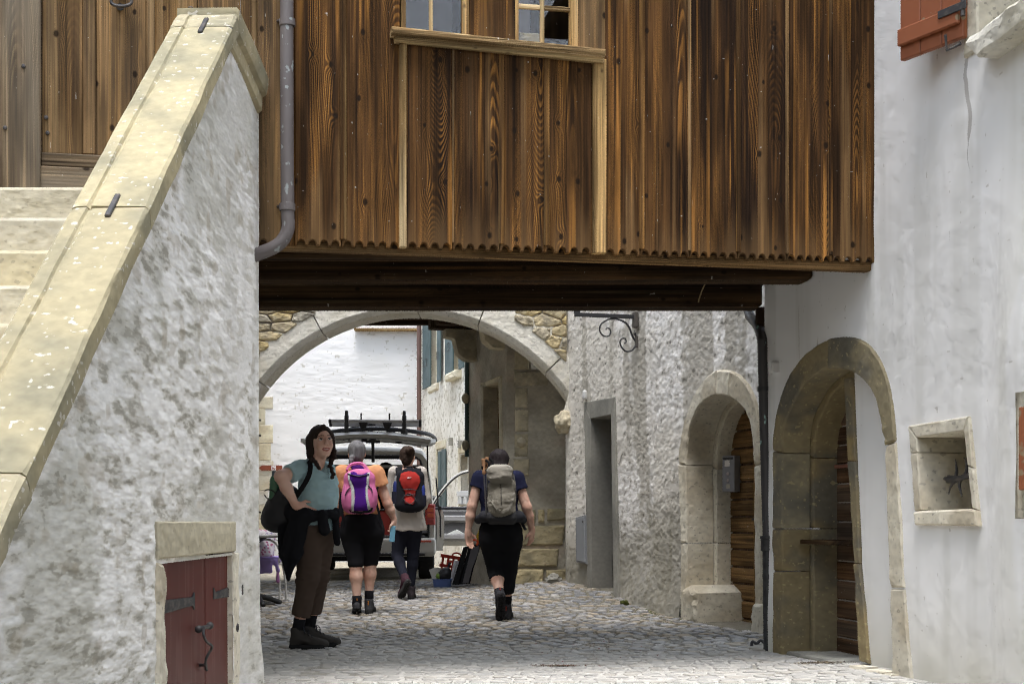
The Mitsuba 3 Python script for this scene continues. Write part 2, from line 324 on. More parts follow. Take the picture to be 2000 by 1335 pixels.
def far_white_c(p, n, uv):
    c = mix(C(0.72, 0.72, 0.72), C(0.68, 0.678, 0.665), sstep(0.4, 0.75, fbm(p.x * 0.8, p.z * 0.9, 1.0, 3)))
    sp = noise(p.x * 22, p.z * 20, 3.0) * 0.75 + noise(p.x * 5, p.z * 4, 5.0) * 0.25
    dens = sstep(1.6, 4.4, p.z + 0.6 * fbm(p.x, p.z, 2.0, 2))
    return mix(c, C(0.33, 0.30, 0.22), sstep(0.83 - 0.08 * dens, 0.93 - 0.08 * dens, sp) * 0.5)
diff('m_far_white', proc(far_white_c), 0.95, lambda p, n, uv: fbm(p.x * 4 + p.z, p.z * 9, 1.0, 3), 0.02, 4e-3)
def roughcast_c(p, n, uv):
    g = fbm(p.y * 11, p.z * 16, p.x * 11, 3)
    c = mix(C(0.72, 0.70, 0.64), C(0.45, 0.42, 0.35), sstep(0.50, 0.70, g))
    return mix(c, C(0.46, 0.42, 0.34), sstep(0.5, 0.75, fbm(p.y * 0.9, p.z * 0.9, 4.0, 3)) * 0.45)
diff('m_roughcast', proc(roughcast_c), 0.95, lambda p, n, uv: fbm(p.y * 22, p.z * 26, p.x * 22, 2), 0.03, 4e-3)

# wood; u runs across a board (10 x its number added), v along it
def wood_fn(dark, mid, light, tan, wear=0.0, ringamt=1.0, knots=1.0, grey=(0.3, 0.27, 0.23), greyamt=0.0):
    def f(p, n, uv):
        i = dr.floor(uv.x / 10); u = uv.x - i * 10 - 0.1; v = uv.y
        r1, r2, r3 = cell_rand(i, 1), cell_rand(i, 2), cell_rand(i, 3)
        # knots: at most one to a cell of the board
        ku, kv = u * 8.5 + r1 * 5, v * 3.2 + r2 * 9
        cu, cv = dr.floor(ku), dr.floor(kv)
        du = (ku - cu - 0.25 - 0.5 * cell_rand(cu, cv, 11 + i)) / 8.5
        dv = (kv - cv - 0.2 - 0.6 * cell_rand(cu, cv, 12 + i)) / 3.2
        has = dr.select(cell_rand(cu, cv, 13 + i) < 0.42, 1.0, 0.0) * knots
        kd = dr.sqrt(du * du + dv * dv * 0.45)
        kn = has * dr.exp(-kd * kd / (0.00006 + 0.00022 * cell_rand(cu, cv, 14 + i)))
        w = (noise(u * 9 + i * 7.3, v * 1.6, i) - 0.5) * 0.070 + (noise(u * 34, v * 3.6, i) - 0.5) * 0.008 + (noise(u * 70, v * 9.0, i) - 0.5) * 0.003
        h = 0.004 + 0.15 * noise(v * 1.1 + i * 3.1, i * 1.7, 4.0)
        cc = u - (0.04 + 0.18 * r1)
        rr = dr.sqrt(cc * cc + h * h) + w * 0.5 + has * 0.014 * dr.exp(-kd * kd / 0.0007)
        ring = rr * (125 + 90 * r3); fr = ring - dr.floor(ring)
        late = sstep(0.30, 0.70, fr) * (1 - sstep(0.84, 1.0, fr))
        band = fbm(u * 19 + i * 5, v * 0.45 + w * 4, i * 1.3, 4)
        c = mix(C(*dark), C(*mid), sstep(0.30, 0.64, band + (r2 - 0.5) * 0.20))
        hot = sstep(0.48, 0.72, fbm(u * 15 + 3, v * 1.2, i + 9.0, 3))
        c = mix(c, C(*light), late * (0.10 + 0.90 * hot) * 0.66 * ringamt)
        c = mix(c, C(*light), sstep(0.64, 0.82, noise(u * 70 + i, v * 0.6, i + 14.0)) * sstep(0.40, 0.70, noise(u * 8, v * 1.3, i + 40.0)) * 0.7)
        c = mix(c, C(*dark) * 0.7, sstep(0.60, 0.80, noise(u * 48 + i * 2, v * 0.7 + w * 3, i + 74.0)) * 0.5)
        st = sstep(0.60, 0.80, noise(u * 30 + i * 3, v * 0.4, i + 4.0)) * sstep(0.40, 0.65, noise(u * 5, v * 1.1, i + 30.0))
        c = mix(c, C(*tan), st * 0.6)
        c = c * (0.60 + 0.8 * noise(u * 230, v * 2.6, i)) * (0.70 + 0.6 * noise(u * 90, v * 1.4, i + 3.0))
        blot = fbm(u * 16 + i, v * 2.2, i + 60.0, 4)
        c = c * (0.70 + 0.46 * sstep(0.32, 0.66, blot))
        if greyamt: c = mix(c, C(*grey), greyamt * sstep(0.3, 0.7, fbm(u * 8, v * 0.9, i + 2.0, 3)))
        if wear: c = mix(c, C(*tan), wear * (1 - sstep(0.0, 0.35, v + 0.25 * noise(u * 30, v * 2, i) - 0.05)))
        c = mix(c, C(0.012, 0.007, 0.004), sstep(0.25, 0.8, kn) * 0.9)
        return mix(c, C(0.62, 0.60, 0.56), sstep(0.975, 0.99, noise(u * 70, v * 34, i)) * 0.5)
    return proc(f)
def wood_b(p, n, uv):
    return noise(uv.x * 120, uv.y * 2.0, 1.0) + 0.5 * noise(uv.x * 40, uv.y * 0.8, 2.0)
def wood(name, *a, **k): return diff(name, wood_fn(*a, **k), 0.85, wood_b, 0.0028, 1.5e-3, spec=0.12)
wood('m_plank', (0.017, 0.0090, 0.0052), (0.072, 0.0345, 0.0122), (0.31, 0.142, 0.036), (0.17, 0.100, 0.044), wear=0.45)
wood('m_batten', (0.05, 0.026, 0.010), (0.145, 0.074, 0.025), (0.32, 0.165, 0.052), (0.22, 0.14, 0.06), knots=0.0)
wood('m_pale_wood', (0.20, 0.125, 0.055), (0.52, 0.385, 0.20), (0.62, 0.46, 0.25), (0.60, 0.52, 0.38), knots=0.6)
wood('m_tan_wood', (0.10, 0.060, 0.026), (0.34, 0.215, 0.090), (0.48, 0.31, 0.13), (0.46, 0.36, 0.21), knots=0.6)
wood('m_door_plank', (0.062, 0.036, 0.017), (0.175, 0.105, 0.046), (0.29, 0.165, 0.062), (0.24, 0.16, 0.08), wear=0.3, greyamt=0.05)
wood('m_grey_wood', (0.075, 0.052, 0.032), (0.185, 0.138, 0.088), (0.28, 0.20, 0.11), (0.32, 0.27, 0.20), greyamt=0.5, grey=(0.235, 0.205, 0.162))
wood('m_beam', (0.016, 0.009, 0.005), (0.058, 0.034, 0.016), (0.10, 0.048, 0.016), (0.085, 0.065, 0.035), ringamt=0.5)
wood('m_oak_door', (0.11, 0.062, 0.024), (0.17, 0.098, 0.039), (0.19, 0.11, 0.043), (0.18, 0.11, 0.05), ringamt=0.3, knots=0.0)
wood('m_dark_door', (0.055, 0.030, 0.016), (0.100, 0.055, 0.028), (0.13, 0.072, 0.036), (0.12, 0.075, 0.045), ringamt=0.3, knots=0.0, greyamt=0.15)

# metals and paint
def worn(c1, c2, sc, lo, hi):
    return proc(lambda p, n, uv: mix(C(*c1), C(*c2), sstep(lo, hi, fbm(p.x * sc, p.y * sc, p.z * sc, 3))))
diff('m_iron', worn((0.035, 0.034, 0.036), (0.075, 0.065, 0.06), 30, 0.4, 0.7), 0.55, spec=0.5)
diff('m_cast_iron', worn((0.018, 0.018, 0.020), (0.035, 0.037, 0.037), 25, 0.4, 0.7), 0.45, spec=0.5)
def zinc_c(p, n, uv):
    c = mix(C(0.105, 0.090, 0.088), C(0.145, 0.128, 0.126), fbm(p.x * 20, p.y * 20, p.z * 5, 3))
    return mix(c, C(0.40, 0.46, 0.46), sstep(0.68, 0.76, fbm(p.x * 40, p.y * 40, p.z * 22, 3)) * 0.5)
diff('m_zinc', proc(zinc_c), 0.5, spec=0.5)
def redpaint_c(p, n, uv):
    c = mix(C(0.115, 0.017, 0.011), C(0.085, 0.015, 0.010), fbm(p.y * 3, p.z * 2, 1.0, 3))
    c = mix(c, C(0.12, 0.055, 0.046), (1 - sstep(0.0, 0.75, p.z + 0.2 * noise(p.y * 9, p.z * 3, 1.0))) * 0.45)
    return mix(c, C(0.15, 0.06, 0.05), sstep(0.6, 0.8, fbm(p.y * 30, p.z * 3, 4.0, 2)) * 0.4)
diff('m_red_door', proc(redpaint_c), 0.5, wood_b, 0.002, spec=0.4)
def orange_c(p, n, uv):
    c = mix(C(0.27, 0.088, 0.038), C(0.23, 0.076, 0.034), fbm(p.y * 4, p.z * 4, 1.0, 3))
    return mix(c, C(0.24, 0.17, 0.10), sstep(0.70, 0.76, fbm(p.y * 14, p.z * 14, 4.0, 3)))
diff('m_orange_paint', proc(orange_c), 0.55, spec=0.4)
diff('m_green_paint', worn((0.048, 0.080, 0.085), (0.068, 0.105, 0.110), 3, 0.3, 0.7), 0.55, spec=0.4)
diff('m_brown_pipe', (0.13, 0.075, 0.062), 0.5, spec=0.5)
diff('m_cloth', VC, 0.95, lambda p, n, uv: fbm(p.x * 60, p.y * 60, p.z * 60, 2), 0.003, 1.5e-3, spec=0.12)
def skin_c(p, n, uv):
    return mix(C(0.66, 0.425, 0.33), C(0.58, 0.33, 0.245), sstep(0.35, 0.7, fbm(p.x * 13, p.y * 13, p.z * 13, 3)))
diff('m_skin', proc(skin_c), 0.55, spec=0.35)
def hair_b(p, n, uv): return fbm(p.x * 150, p.y * 150, p.z * 22, 2)
diff('m_hair', VC, 0.65, hair_b, 0.006, 1e-3, spec=0.2)
diff('m_plastic', VC, 0.45, spec=0.45)
diff('m_matte', VC, 0.85, spec=0.25)
scene['m_paint'] = {'type': 'twosided', 'bsdf': {'type': 'principled', 'base_color': VC, 'roughness': 0.3, 'specular': 0.5, 'clearcoat': 0.6, 'clearcoat_gloss': 0.9}}
scene['m_metal'] = {'type': 'twosided', 'bsdf': {'type': 'principled', 'base_color': VC, 'roughness': 0.35, 'metallic': 0.85}}
scene['m_glass'] = {'type': 'thindielectric', 'int_ior': 1.5}
scene['m_shiny'] = {'type': 'twosided', 'bsdf': {'type': 'principled', 'base_color': VC, 'roughness': 0.15, 'specular': 0.6, 'clearcoat': 1.0}}
# street
def cobble_c(p, n, uv):
    i = dr.floor(uv.x / 10)
    r = cell_rand(i, 3, 1)
    c = mix(C(0.225, 0.212, 0.188), C(0.172, 0.175, 0.182), cell_rand(i, 5))
    c = dr.select(r < 0.22, C(0.225, 0.195, 0.152), c)
    c = dr.select(r > 0.86, C(0.28, 0.27, 0.255), c)
    c = c * (0.75 + 0.5 * fbm(p.x * 45, p.y * 45, p.z * 45, 2))
    dust = sstep(11.8, 9.0, p.y + 1.2 * (fbm(p.x * 1.2, p.y * 1.2, 3.0, 3) - 0.5)) * sstep(6.0, 7.4, p.y + 0.6 * noise(p.x * 0.8, p.y, 2.0))  # dust, its near limit set so the unseen lane bounces less light
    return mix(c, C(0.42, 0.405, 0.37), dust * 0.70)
diff('m_cobble', proc(cobble_c), 0.85, lambda p, n, uv: fbm(p.x * 50, p.y * 50, p.z * 50, 2), 0.006, 2e-3)
def street_c(p, n, uv):
    near = sstep(11.8, 9.0, p.y + 1.2 * (fbm(p.x * 1.2, p.y * 1.2, 3.0, 3) - 0.5)) * sstep(6.0, 7.4, p.y + 0.6 * noise(p.x * 0.8, p.y, 2.0))  # same dust band; unseen ground towards the viewer kept dark to cut bounce
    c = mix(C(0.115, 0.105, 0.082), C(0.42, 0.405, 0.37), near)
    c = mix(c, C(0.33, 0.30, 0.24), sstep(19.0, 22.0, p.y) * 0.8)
    c = c * (0.70 + 0.6 * fbm(p.x * 26, p.y * 26, 1.0, 4))
    return mix(c, C(0.10, 0.085, 0.06), sstep(0.60, 0.72, fbm(p.x * 3.3, p.y * 3.3, 6.0, 3)) * 0.45)
diff('m_street', proc(street_c), 0.95, lambda p, n, uv: fbm(p.x * 45, p.y * 45, 1.0, 3), 0.012, 2e-3)
# ---- planes of the place -----------------------------------------------------
F = Wall((-1.367, 7.68), (3.497, 0.70), (0.70, -3.497))      # timber front
R = Wall((1.83, 9.78), (0.216, -1), (-1, -0.216))            # white house on the right
S = Wall((-1.367, 7.68), (-0.036, -1), (1, -0.036))          # stair wall on the left
R2 = Wall((1.617, 13.2), (0.288, -1), (-1, -0.288))          # rough house beyond the bridge
A = Wall((0, 16.5), (1, 0), (0, -1))                         # arch
PF = Wall((0, 17.5), (1, 0), (0, -1))                        # house in the passage, its front
Q = Wall((-0.063, 17.5), (-0.27, 1), (-1, -0.27))            # and its side
TW = Wall((0, 34.0), (1, 0), (0, -1))                        # white house at the end
H = Wall((-2.173, 34.0), (0.236, -1), (-1, -0.236))           # roughcast house beyond the passage
def fb(a, z, s, seed=0, o=3): return meshkit.fbm(np.stack([a * s, z * s, a * 0 + seed], -1), o, seed) - 0.5
def poly(w, pts, d=0.0): return shapely.Polygon(w.pxs(pts, d))
def suv(m, w, ident):
    """uv for a stone: its number in tens, plus its place on the wall."""
    v = m[0]; a = (v - w.o) @ w.e; d = (v - w.o) @ w.n
    return np.stack([10.0 * ident + 4 + (a - a.min()) % 3.0 + 0.7 * d, v[:, 2] + 0.31 * d], 1)
SID = [0]
def stone(parent, name, w, pg, d0, d1, bsdf, bevel=0.01, res=0.12, rough=0.003, label=None):
    SID[0] += 1
    m = block(w, pg, d0, d1, bevel, res, rough, SID[0])
    return part(parent, name, m, bsdf, uv=suv(m, w, SID[0]), label=label)
def ring(parent, name, w, outer, inner, breaks, d0, d1, bsdf, gap=0.006, bevel=0.012, rough=0.003, din=0.0, other=()):
    """Stones of a frame between two matched pixel lines, split at the given numbers."""
    o, i = w.pxs(outer, din), w.pxs(inner, din)
    if len(o) > 8:      # round the arch between its pixels
        from scipy.interpolate import PchipInterpolator
        tt = np.arange(len(o)); fine = np.linspace(0, len(o) - 1, 4 * (len(o) - 1) + 1)
        o, i = PchipInterpolator(tt, o)(fine), PchipInterpolator(tt, i)(fine); breaks = [4 * b for b in breaks]
    for b0, b1 in zip(breaks, breaks[1:]):
        pg = shapely.Polygon(np.vstack([o[b0:b1 + 1], i[b0:b1 + 1][::-1]])).buffer(-gap / 2, join_style=2)
        if pg.geom_type == 'MultiPolygon': pg = max(pg.geoms, key=lambda g: g.area)
        stone(parent, name, w, np.array(pg.exterior.coords)[:-1], d0, d1, other[1] if other and b0 >= other[0] else bsdf, bevel, 0.1, rough)
def wood_uv(m, w, ident, along='z'):
    v = m[0]; a = (v - w.o) @ w.e
    u, l = (a, v[:, 2]) if along == 'z' else (v[:, 2] + (v - w.o) @ w.n, a)
    d = (v - w.o) @ w.n; d = d - d.max()
    return np.stack([10.0 * ident + 3 + (u - u.min()) + (0.6 * -d if along == 'z' else 0), l - l.min() + 0.3 * -d], 1)
WID = [0]
def board(parent, name, w, a0, a1, z0, z1, d0, d1, bsdf, bevel=0.004, along='z', pg=None, label=None, gap=0.0):
    WID[0] += 1
    m = block(w, pg, d0, d1, bevel, back=True) if pg is not None else wbox(w, a0 + gap, a1 - gap, z0, z1, d0, d1, bevel)
    uv = wood_uv(m, w, WID[0], along)
    uv[:, 0] -= 3 - 0.0
    return part(parent, name, m, bsdf, uv=uv, label=label)

# ---- ground -------------------------------------------------------------------
xs = np.r_[-160, -80, -40, -20, -9, np.arange(-6, 6.01, 0.12), 9, 20, 40, 80, 160]
ys = np.r_[-160, -80, -40, -20, -8, np.arange(-3, 7, 0.5), np.arange(7, 22, 0.1), np.arange(22, 31, 0.5), 45, 80, 160, 240]
X, Y = np.meshgrid(xs, ys, indexing='ij')
Zg = ground_z(X, Y)
nx, ny = X.shape; i, j = np.meshgrid(np.arange(nx - 1), np.arange(ny - 1), indexing='ij')
gf = tri(np.stack([i * ny + j, (i + 1) * ny + j, (i + 1) * ny + j + 1, i * ny + j + 1], -1).reshape(-1, 4))
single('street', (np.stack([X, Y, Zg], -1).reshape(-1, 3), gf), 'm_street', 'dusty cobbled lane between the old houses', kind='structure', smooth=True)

# cobbles in rows across the lane
crng = np.random.default_rng(11)
stones = []
row_y = 7.6; row = 0
while row_y < 20.3:
    dy = 0.10 + 0.055 * crng.random()
    xl, xr = -0.2 * row_y - 0.15, np.interp(row_y, [7.6, 10, 11.6, 13.2, 16.5, 17.4, 20.3], [2.35, 1.72, 2.0, 1.55, 0.66, 0.65, -0.6]) - 0.05
    if row_y > 12.5: xl = -0.187 * row_y - 0.1
    x = xl - 0.1 * crng.random()
    while x < xr:
        dx = 0.085 + 0.085 * crng.random()
        stones.append((x + dx / 2 + crng.normal(0, 0.004), row_y + dy / 2 + 0.02 * math.sin(x * 1.7 + row * 0.2) + crng.normal(0, 0.006), dx / 2 - 0.010 * crng.random() - 0.003, dy / 2 - 0.014 * crng.random() - 0.004, crng.normal(0, 0.10)))
        x += dx
    row_y += dy; row += 1
def cobble(s, ident):
    x, y, hx, hy, rot = s
    hx, hy = max(hx, 0.024), max(hy, 0.020)
    n = 8
    ang = np.arange(n) * 2 * np.pi / n + crng.normal(0, 0.10, n)
    k = (np.abs(np.cos(ang)) ** 3.2 + np.abs(np.sin(ang)) ** 3.2) ** (-1 / 3.2) * (1 + crng.normal(0, 0.06, n))
    ring_ = np.stack([hx * k * np.cos(ang), hy * k * np.sin(ang)], 1)
    c, sn = math.cos(rot), math.sin(rot); Rm = np.array([[c, -sn], [sn, c]])
    bury = ssn(11.5, 8.5, y + 0.8 * (meshkit.noise(np.array([x * 1.3, y * 1.3, 0]), 3) - 0.5))
    # a joint of dust fills the lane near the viewer, so the stones stand less proud there
    top = (0.008 + 0.006 * crng.random()) * (1 - bury) + (0.000 + 0.0055 * crng.random()) * bury
    g = float(ground_z(x, y))
    tilt = crng.normal(0, 0.035, 2)
    P = [np.c_[ring_ * f, np.full(n, h) + (ring_ * f) @ tilt] for f, h in ((1.0, -0.02), (0.95, top * 0.65), (0.76, top))] + [np.array([[0, 0, top * 1.05]])]
    P = np.vstack(P); P[:, :2] = P[:, :2] @ Rm.T
    v = P + [x, y, g]
    k0 = np.arange(n); k1 = (k0 + 1) % n
    f = np.vstack([tri(np.stack([o + k0, o + k1, o + n + k1, o + n + k0], 1)) for o in (0, n)] + [np.stack([2 * n + k0, 2 * n + k1, k0 * 0 + 3 * n], 1)])
    return (v, f), np.stack([10.0 * ident + 4 + (v[:, 0] - x), v[:, 1] - y], 1)
def hidden(s): return False
# seen size: width in pixels times height in pixels; the lane's edges and what stands in front are left out of the count
def vis(s):
    u = CX + FOC * s[0] / s[1]
    return 515 < u < 1800 and CY + FOC * (EYE - float(ground_z(s[0], s[1]))) / s[1] < 1345
order = sorted(range(len(stones)), key=lambda k: (not vis(stones[k]), -(stones[k][2] * stones[k][3]) / stones[k][1] ** 3))
rest = []
for r, k in enumerate(order):
    m, uv = cobble(stones[k], k % 900)
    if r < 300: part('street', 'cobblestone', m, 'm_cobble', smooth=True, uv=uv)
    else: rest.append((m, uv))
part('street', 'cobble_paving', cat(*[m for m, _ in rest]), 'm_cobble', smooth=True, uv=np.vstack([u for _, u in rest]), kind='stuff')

# ---- white house on the right ----------------------------------------------------
WH = thing('plastered_house', 'white plastered house on the right with a round arched stone doorway', 'house')
door_o = [(1511, 1282), (1511, 1115), (1511, 1032), (1511, 880), (1518, 810), (1540, 740), (1575, 690), (1620, 661), (1660, 657), (1695, 670), (1722, 705), (1742, 770), (1752, 862), (1762, 1000), (1770, 1148), (1785, 1340)]
door_i = [(1531, 1282), (1531, 1115), (1531, 1032), (1531, 885), (1536, 828), (1556, 778), (1582, 742), (1618, 720), (1652, 722), (1690, 745), (1712, 782), (1724, 832), (1730, 870), (1734, 1000), (1740, 1148), (1746, 1325)]
niche_o = [(1780, 831), (1898, 812), (1918, 1028), (1795, 1026)]
niche_i = [(1797, 855), (1889, 841), (1905, 992), (1806, 996)]
win_o = [(1890, 60), (2060, -60), (2060, -400), (1890, -260)]
hole_d = shapely.Polygon(np.vstack([R.pxs(door_o), ]) ).buffer(-0.035)
hole_n = poly(R, niche_o).buffer(-0.03)
aB = R.px(1930, 900)[0]
def dispR(a, z):
    return 0.016 * fb(a, z, 0.8, 3, 2) + 0.012 * fb(a, z, 4, 5, 3) + 0.07 * ssn(aB, aB + 0.3, a + 0.1 * fb(a, z, 1.5, 9, 2)) * ssn(2.8, 1.6, z)
aS = R.px(1884, 60)[0]
hole_w = shapely.box(aS + 0.11, 0.95 + 2.38, aS + 1.2, 5.6)
hole_s = shapely.box(R.px(2012, 900)[0], 0.93, R.px(2012, 900)[0] + 0.9, 1.53)
m, uv = gridwall(R, -0.235, 9.5, -0.3, 6.4, 0.03, [hole_d, hole_n, hole_w, hole_s], dispR)
part(WH, 'wall', m, 'm_white_plaster', smooth=True)
# its far end, roof slab and back, so that it stands as a house
e0, e1 = R.P(-0.235, 0)[:2], R.P(-0.235, 0, -4.0)[:2]
part(WH, 'end_wall', quad([[*e0, -0.3], [*e1, -0.3], [*e1, 6.4], [*e0, 6.4]]), 'm_white_plaster')
part(WH, 'roof', wbox(R, -0.4, 9.5, 6.4, 6.55, -4.2, 0.35, 0.01), 'm_beam')
DW = WH
ring(DW, 'doorway_stone', R, door_o, door_i, [0, 1, 2, 3, 7, 12, 14, 15], -0.19, 0.012, 'm_brown_stone', rough=0.003, other=(46, 'm_pale_stone'))
# inner order of the doorway, 3 cm narrower and set back
def shrink(pts, du):
    return [(u + du * (1 if k < 8 else -1) * (1 if k not in (7, 8) else 0.3), v + (0 if k < 3 or k > 12 else 9)) for k, (u, v) in enumerate(pts)]
ring(DW, 'reveal_stone', R, door_o[:13], shrink(door_i, 5)[:13], [0, 2, 3, 7, 12], -0.46, -0.196, 'm_brown_stone', rough=0.004)
# the door behind and the plastered infill on its right
DL = 'plastered_house__plank_door'
a_l, a_r = R.px(1600, 1000, -0.37)[0], R.px(1700, 1000, -0.37)[0]
zs = [R.px(1640, v, -0.37)[1] for v in (1292, 1244, 1208, 1171, 1133, 1095, 1058, 1019, 981, 945, 907, 870, 833, 797, 760, 722, 684)]
for k, (z0, z1) in enumerate(zip(zs, zs[1:])):
    WID[0] += 1
    m = wbox(R, a_l, a_r, z0 + 0.006, z1 - 0.004, -0.43, -0.37, 0.008)
    part(DL, 'plank', m, 'm_dark_door', uv=wood_uv(m, R, WID[0], 'a'))
part(DL, 'backing', wbox(R, a_l, a_r, zs[0], zs[-1], -0.45, -0.382, 0.001), 'm_matte', color=np.tile([0.30, 0.27, 0.24], (24, 1)))
def col(m, c): return np.tile(np.asarray(c, float), (len(m[0]), 1))
m = wbox(R, R.px(1614, 908, -0.355)[0], R.px(1662, 908, -0.355)[0], R.px(1640, 914, -0.36)[1], R.px(1640, 907, -0.36)[1], -0.37, -0.35, 0.003)
part(DL, 'bar', m, 'm_matte', color=col(m, (0.22, 0.10, 0.07)))
jam = R.pxs([(1648, 738), (1665, 736), (1671, 900), (1680, 1100), (1697, 1296), (1679, 1290), (1668, 1100), (1656, 900)], -0.10)
jam_breaks = [(0, 1, 2, 7), (7, 2, 3, 6), (6, 3, 4, 5)]
for q in jam_breaks:
    pg = shapely.Polygon(jam[list(q)]).buffer(-0.002, join_style=2)
    stone(WH, 'jamb_stone', R, np.array(pg.exterior.coords)[:-1], -0.40, -0.095, 'm_brown_stone', 0.006)
inf = R.pxs([(1664, 724), (1690, 740), (1716, 770), (1735, 840), (1738, 900), (1744, 1000), (1752, 1150), (1762, 1330), (1696, 1330), (1680, 1100), (1670, 900)], -0.10)
part(WH, 'infill', block(R, inf, -0.3, -0.115, 0.006, 0.1, 0.002, 3), 'm_white_plaster')
part(WH, 'threshold', wbox(R, R.px(1525, 1285)[0], R.px(1748, 1310)[0] + 0.06, -0.1, 0.022, -0.42, -0.02, 0.012), 'm_cement')
# shelf across the doorway
sh = wbox(R, R.px(1570, 1058, -0.12)[0] - 0.02, R.px(1650, 1058, -0.22)[0], R.px(1610, 1062, -0.2)[1], R.px(1610, 1054, -0.2)[1], -0.36, -0.10, 0.004)
WID[0] += 1
k = single('wooden_shelf', sh, 'm_beam', 'thin dark wooden shelf fixed across the brown stone doorway', 'shelf', uv=wood_uv(sh, R, WID[0], 'a'))
# niche with its stone frame
def lerp2(p, q, t): return tuple(np.asarray(p) * (1 - t) + np.asarray(q) * t)
NO, NI = niche_o, niche_i
for nm, q in (('niche_stone', [NO[0], NO[1], NI[1], NI[0]]), ('niche_stone', [NO[1], lerp2(NO[1], NO[2], 0.47), lerp2(NI[1], NI[2], 0.45), NI[1]]),
              ('niche_stone', [lerp2(NO[1], NO[2], 0.47), lerp2(NO[1], NO[2], 0.85), NI[2], lerp2(NI[1], NI[2], 0.45)]),
              ('niche_stone', [lerp2(NO[0], NO[3], 0.28), NO[0], NI[0], lerp2(NI[0], NI[3], 0.2)]),
              ('niche_stone', [lerp2(NO[0], NO[3], 0.86), lerp2(NO[0], NO[3], 0.28), lerp2(NI[0], NI[3], 0.2), NI[3]])):
    pg = shapely.Polygon(R.pxs(q)).buffer(-0.002, join_style=2)
    stone(WH, nm, R, np.array(pg.exterior.coords)[:-1], -0.3, 0.022, 'm_pale_stone', 0.006, 0.035, 0.0012)
pg = shapely.Polygon(R.pxs([lerp2(NO[0], NO[3], 0.86), NI[3], NI[2], lerp2(NO[1], NO[2], 0.85), NO[2], NO[3]])).buffer(-0.003, join_style=2)
stone(WH, 'niche_sill', R, np.array(pg.exterior.coords)[:-1], -0.3, 0.032, 'm_pale_stone', 0.010, 0.035, 0.0015)
nb = R.pxs(NI); a0, a1, z0, z1 = nb[:, 0].min() - 0.1, nb[:, 0].max() + 0.06, nb[:, 1].min() - 0.05, nb[:, 1].max() + 0.05
m = wbox(R, a0, a1, z0, z1, -0.42, -0.30, 0.002); part(WH, 'niche_back', m, 'm_brown_stone', uv=suv(m, R, 333))
fr = [wbox(R, a1 - 0.30, a1 - 0.262, z0, z1, -0.299, -0.25), wbox(R, a1 - 0.30, a1, z1 - 0.12, z1 - 0.08, -0.298, -0.255), wbox(R, a1 - 0.30, a1, z0 + 0.03, z0 + 0.07, -0.298, -0.255)]
m = cat(*fr); part(WH, 'niche_frame', m, 'm_matte', color=col(m, (0.22, 0.17, 0.10)))
m = wbox(R, a1 - 0.26, a1, z0 + 0.07, z1 - 0.12, -0.285, -0.27, 0.001); part(WH, 'niche_pane', m, 'm_shiny', color=col(m, (0.17, 0.21, 0.20)))
def Rp(u, v, d=-0.12): a, z = R.px(u, v, d); return R.P(a, z, d)
gr = [tube(spline([Rp(1846, 934), Rp(1860, 936), Rp(1880, 932), Rp(1904, 925)], 12), [0.012] * 4 + [0.016] * 8, 8)]
for q in ([(1864, 934), (1868, 924), (1868, 910), (1866, 897)], [(1884, 930), (1888, 918), (1888, 905), (1883, 893)], [(1868, 938), (1859, 946), (1855, 955), (1853, 965)], [(1876, 936), (1874, 948), (1876, 958), (1879, 970)]):
    gr.append(tube(spline([Rp(*p) for p in q], 10), np.linspace(0.012, 0.003, 10), 7))
for c in ((1852, 930), (1850, 940)): gr.append(tube([Rp(*c, -0.125), Rp(c[0] + 14, c[1] + 2, -0.125)], 0.009, 7))
k = part(WH, 'grille', cat(*gr), 'm_iron', smooth=40, label='black wrought iron window grille with four thorn prongs')
# upper window: frame, sill, shutter standing off the wall
zs_ = 0.95 + 2.38
part(WH, 'window_pane', wbox(R, aS + 0.15, aS + 1.2, zs_, 5.0, -0.25, -0.22, 0.001), 'm_shiny', color=np.tile([0.08, 0.09, 0.09], (24, 1)))
stone(WH, 'window_stone', R, [(aS + 0.02, zs_ - 0.02), (aS + 0.16, zs_ - 0.02), (aS + 0.16, 4.1), (aS + 0.02, 4.1)], -0.22, 0.022, 'm_pale_stone')
stone(WH, 'window_stone', R, [(aS + 0.03, 4.11), (aS + 0.16, 4.11), (aS + 0.16, 5.1), (aS + 0.03, 5.1)], -0.22, 0.022, 'm_pale_stone')
sl = R.pxs([(1886, 72), (2060, -50), (2060, 0), (1905, 112), (1884, 90)], 0.13)
stone(WH, 'window_sill', R, sl, -0.2, 0.13, 'm_arch_stone', 0.015, 0.08, 0.006, label='mossy grey stone window sill')
hinge = R.P(R.px(1886, 40, 0.04)[0], 0, 0.04)
SHW = Wall(hinge[:2], (-0.487, 0.873), (-0.873, -0.487))
b0 = SHW.px(1885, 75)[1]
def shutter(parent, w, width, zb, zt, bsdf, nb=4):
    for k in range(nb):
        a0, a1 = width * k / nb, width * (k + 1) / nb
        m = wbox(w, a0 + 0.002, a1 - 0.002, zb, zt, -0.018, 0.018, 0.005)
        part(parent, 'board', m, bsdf, uv=wood_uv(m, w, 3 + k))
wid = (SHW.px(1762, 60)[0] - SHW.px(1886, 60)[0])
ST = 'plastered_house__shutter'
shutter(ST, SHW, wid, b0 + 0.004, b0 + 1.5, 'm_orange_paint', 3)
part(ST, 'ledge', wbox(SHW, 0.015, wid - 0.005, b0 + 0.075, b0 + 0.165, 0.018, 0.045, 0.006), 'm_orange_paint')
part(ST, 'strap', wbox(SHW, -0.05, 0.14, b0 + 0.13, b0 + 0.17, 0.045, 0.055, 0.002), 'm_iron')
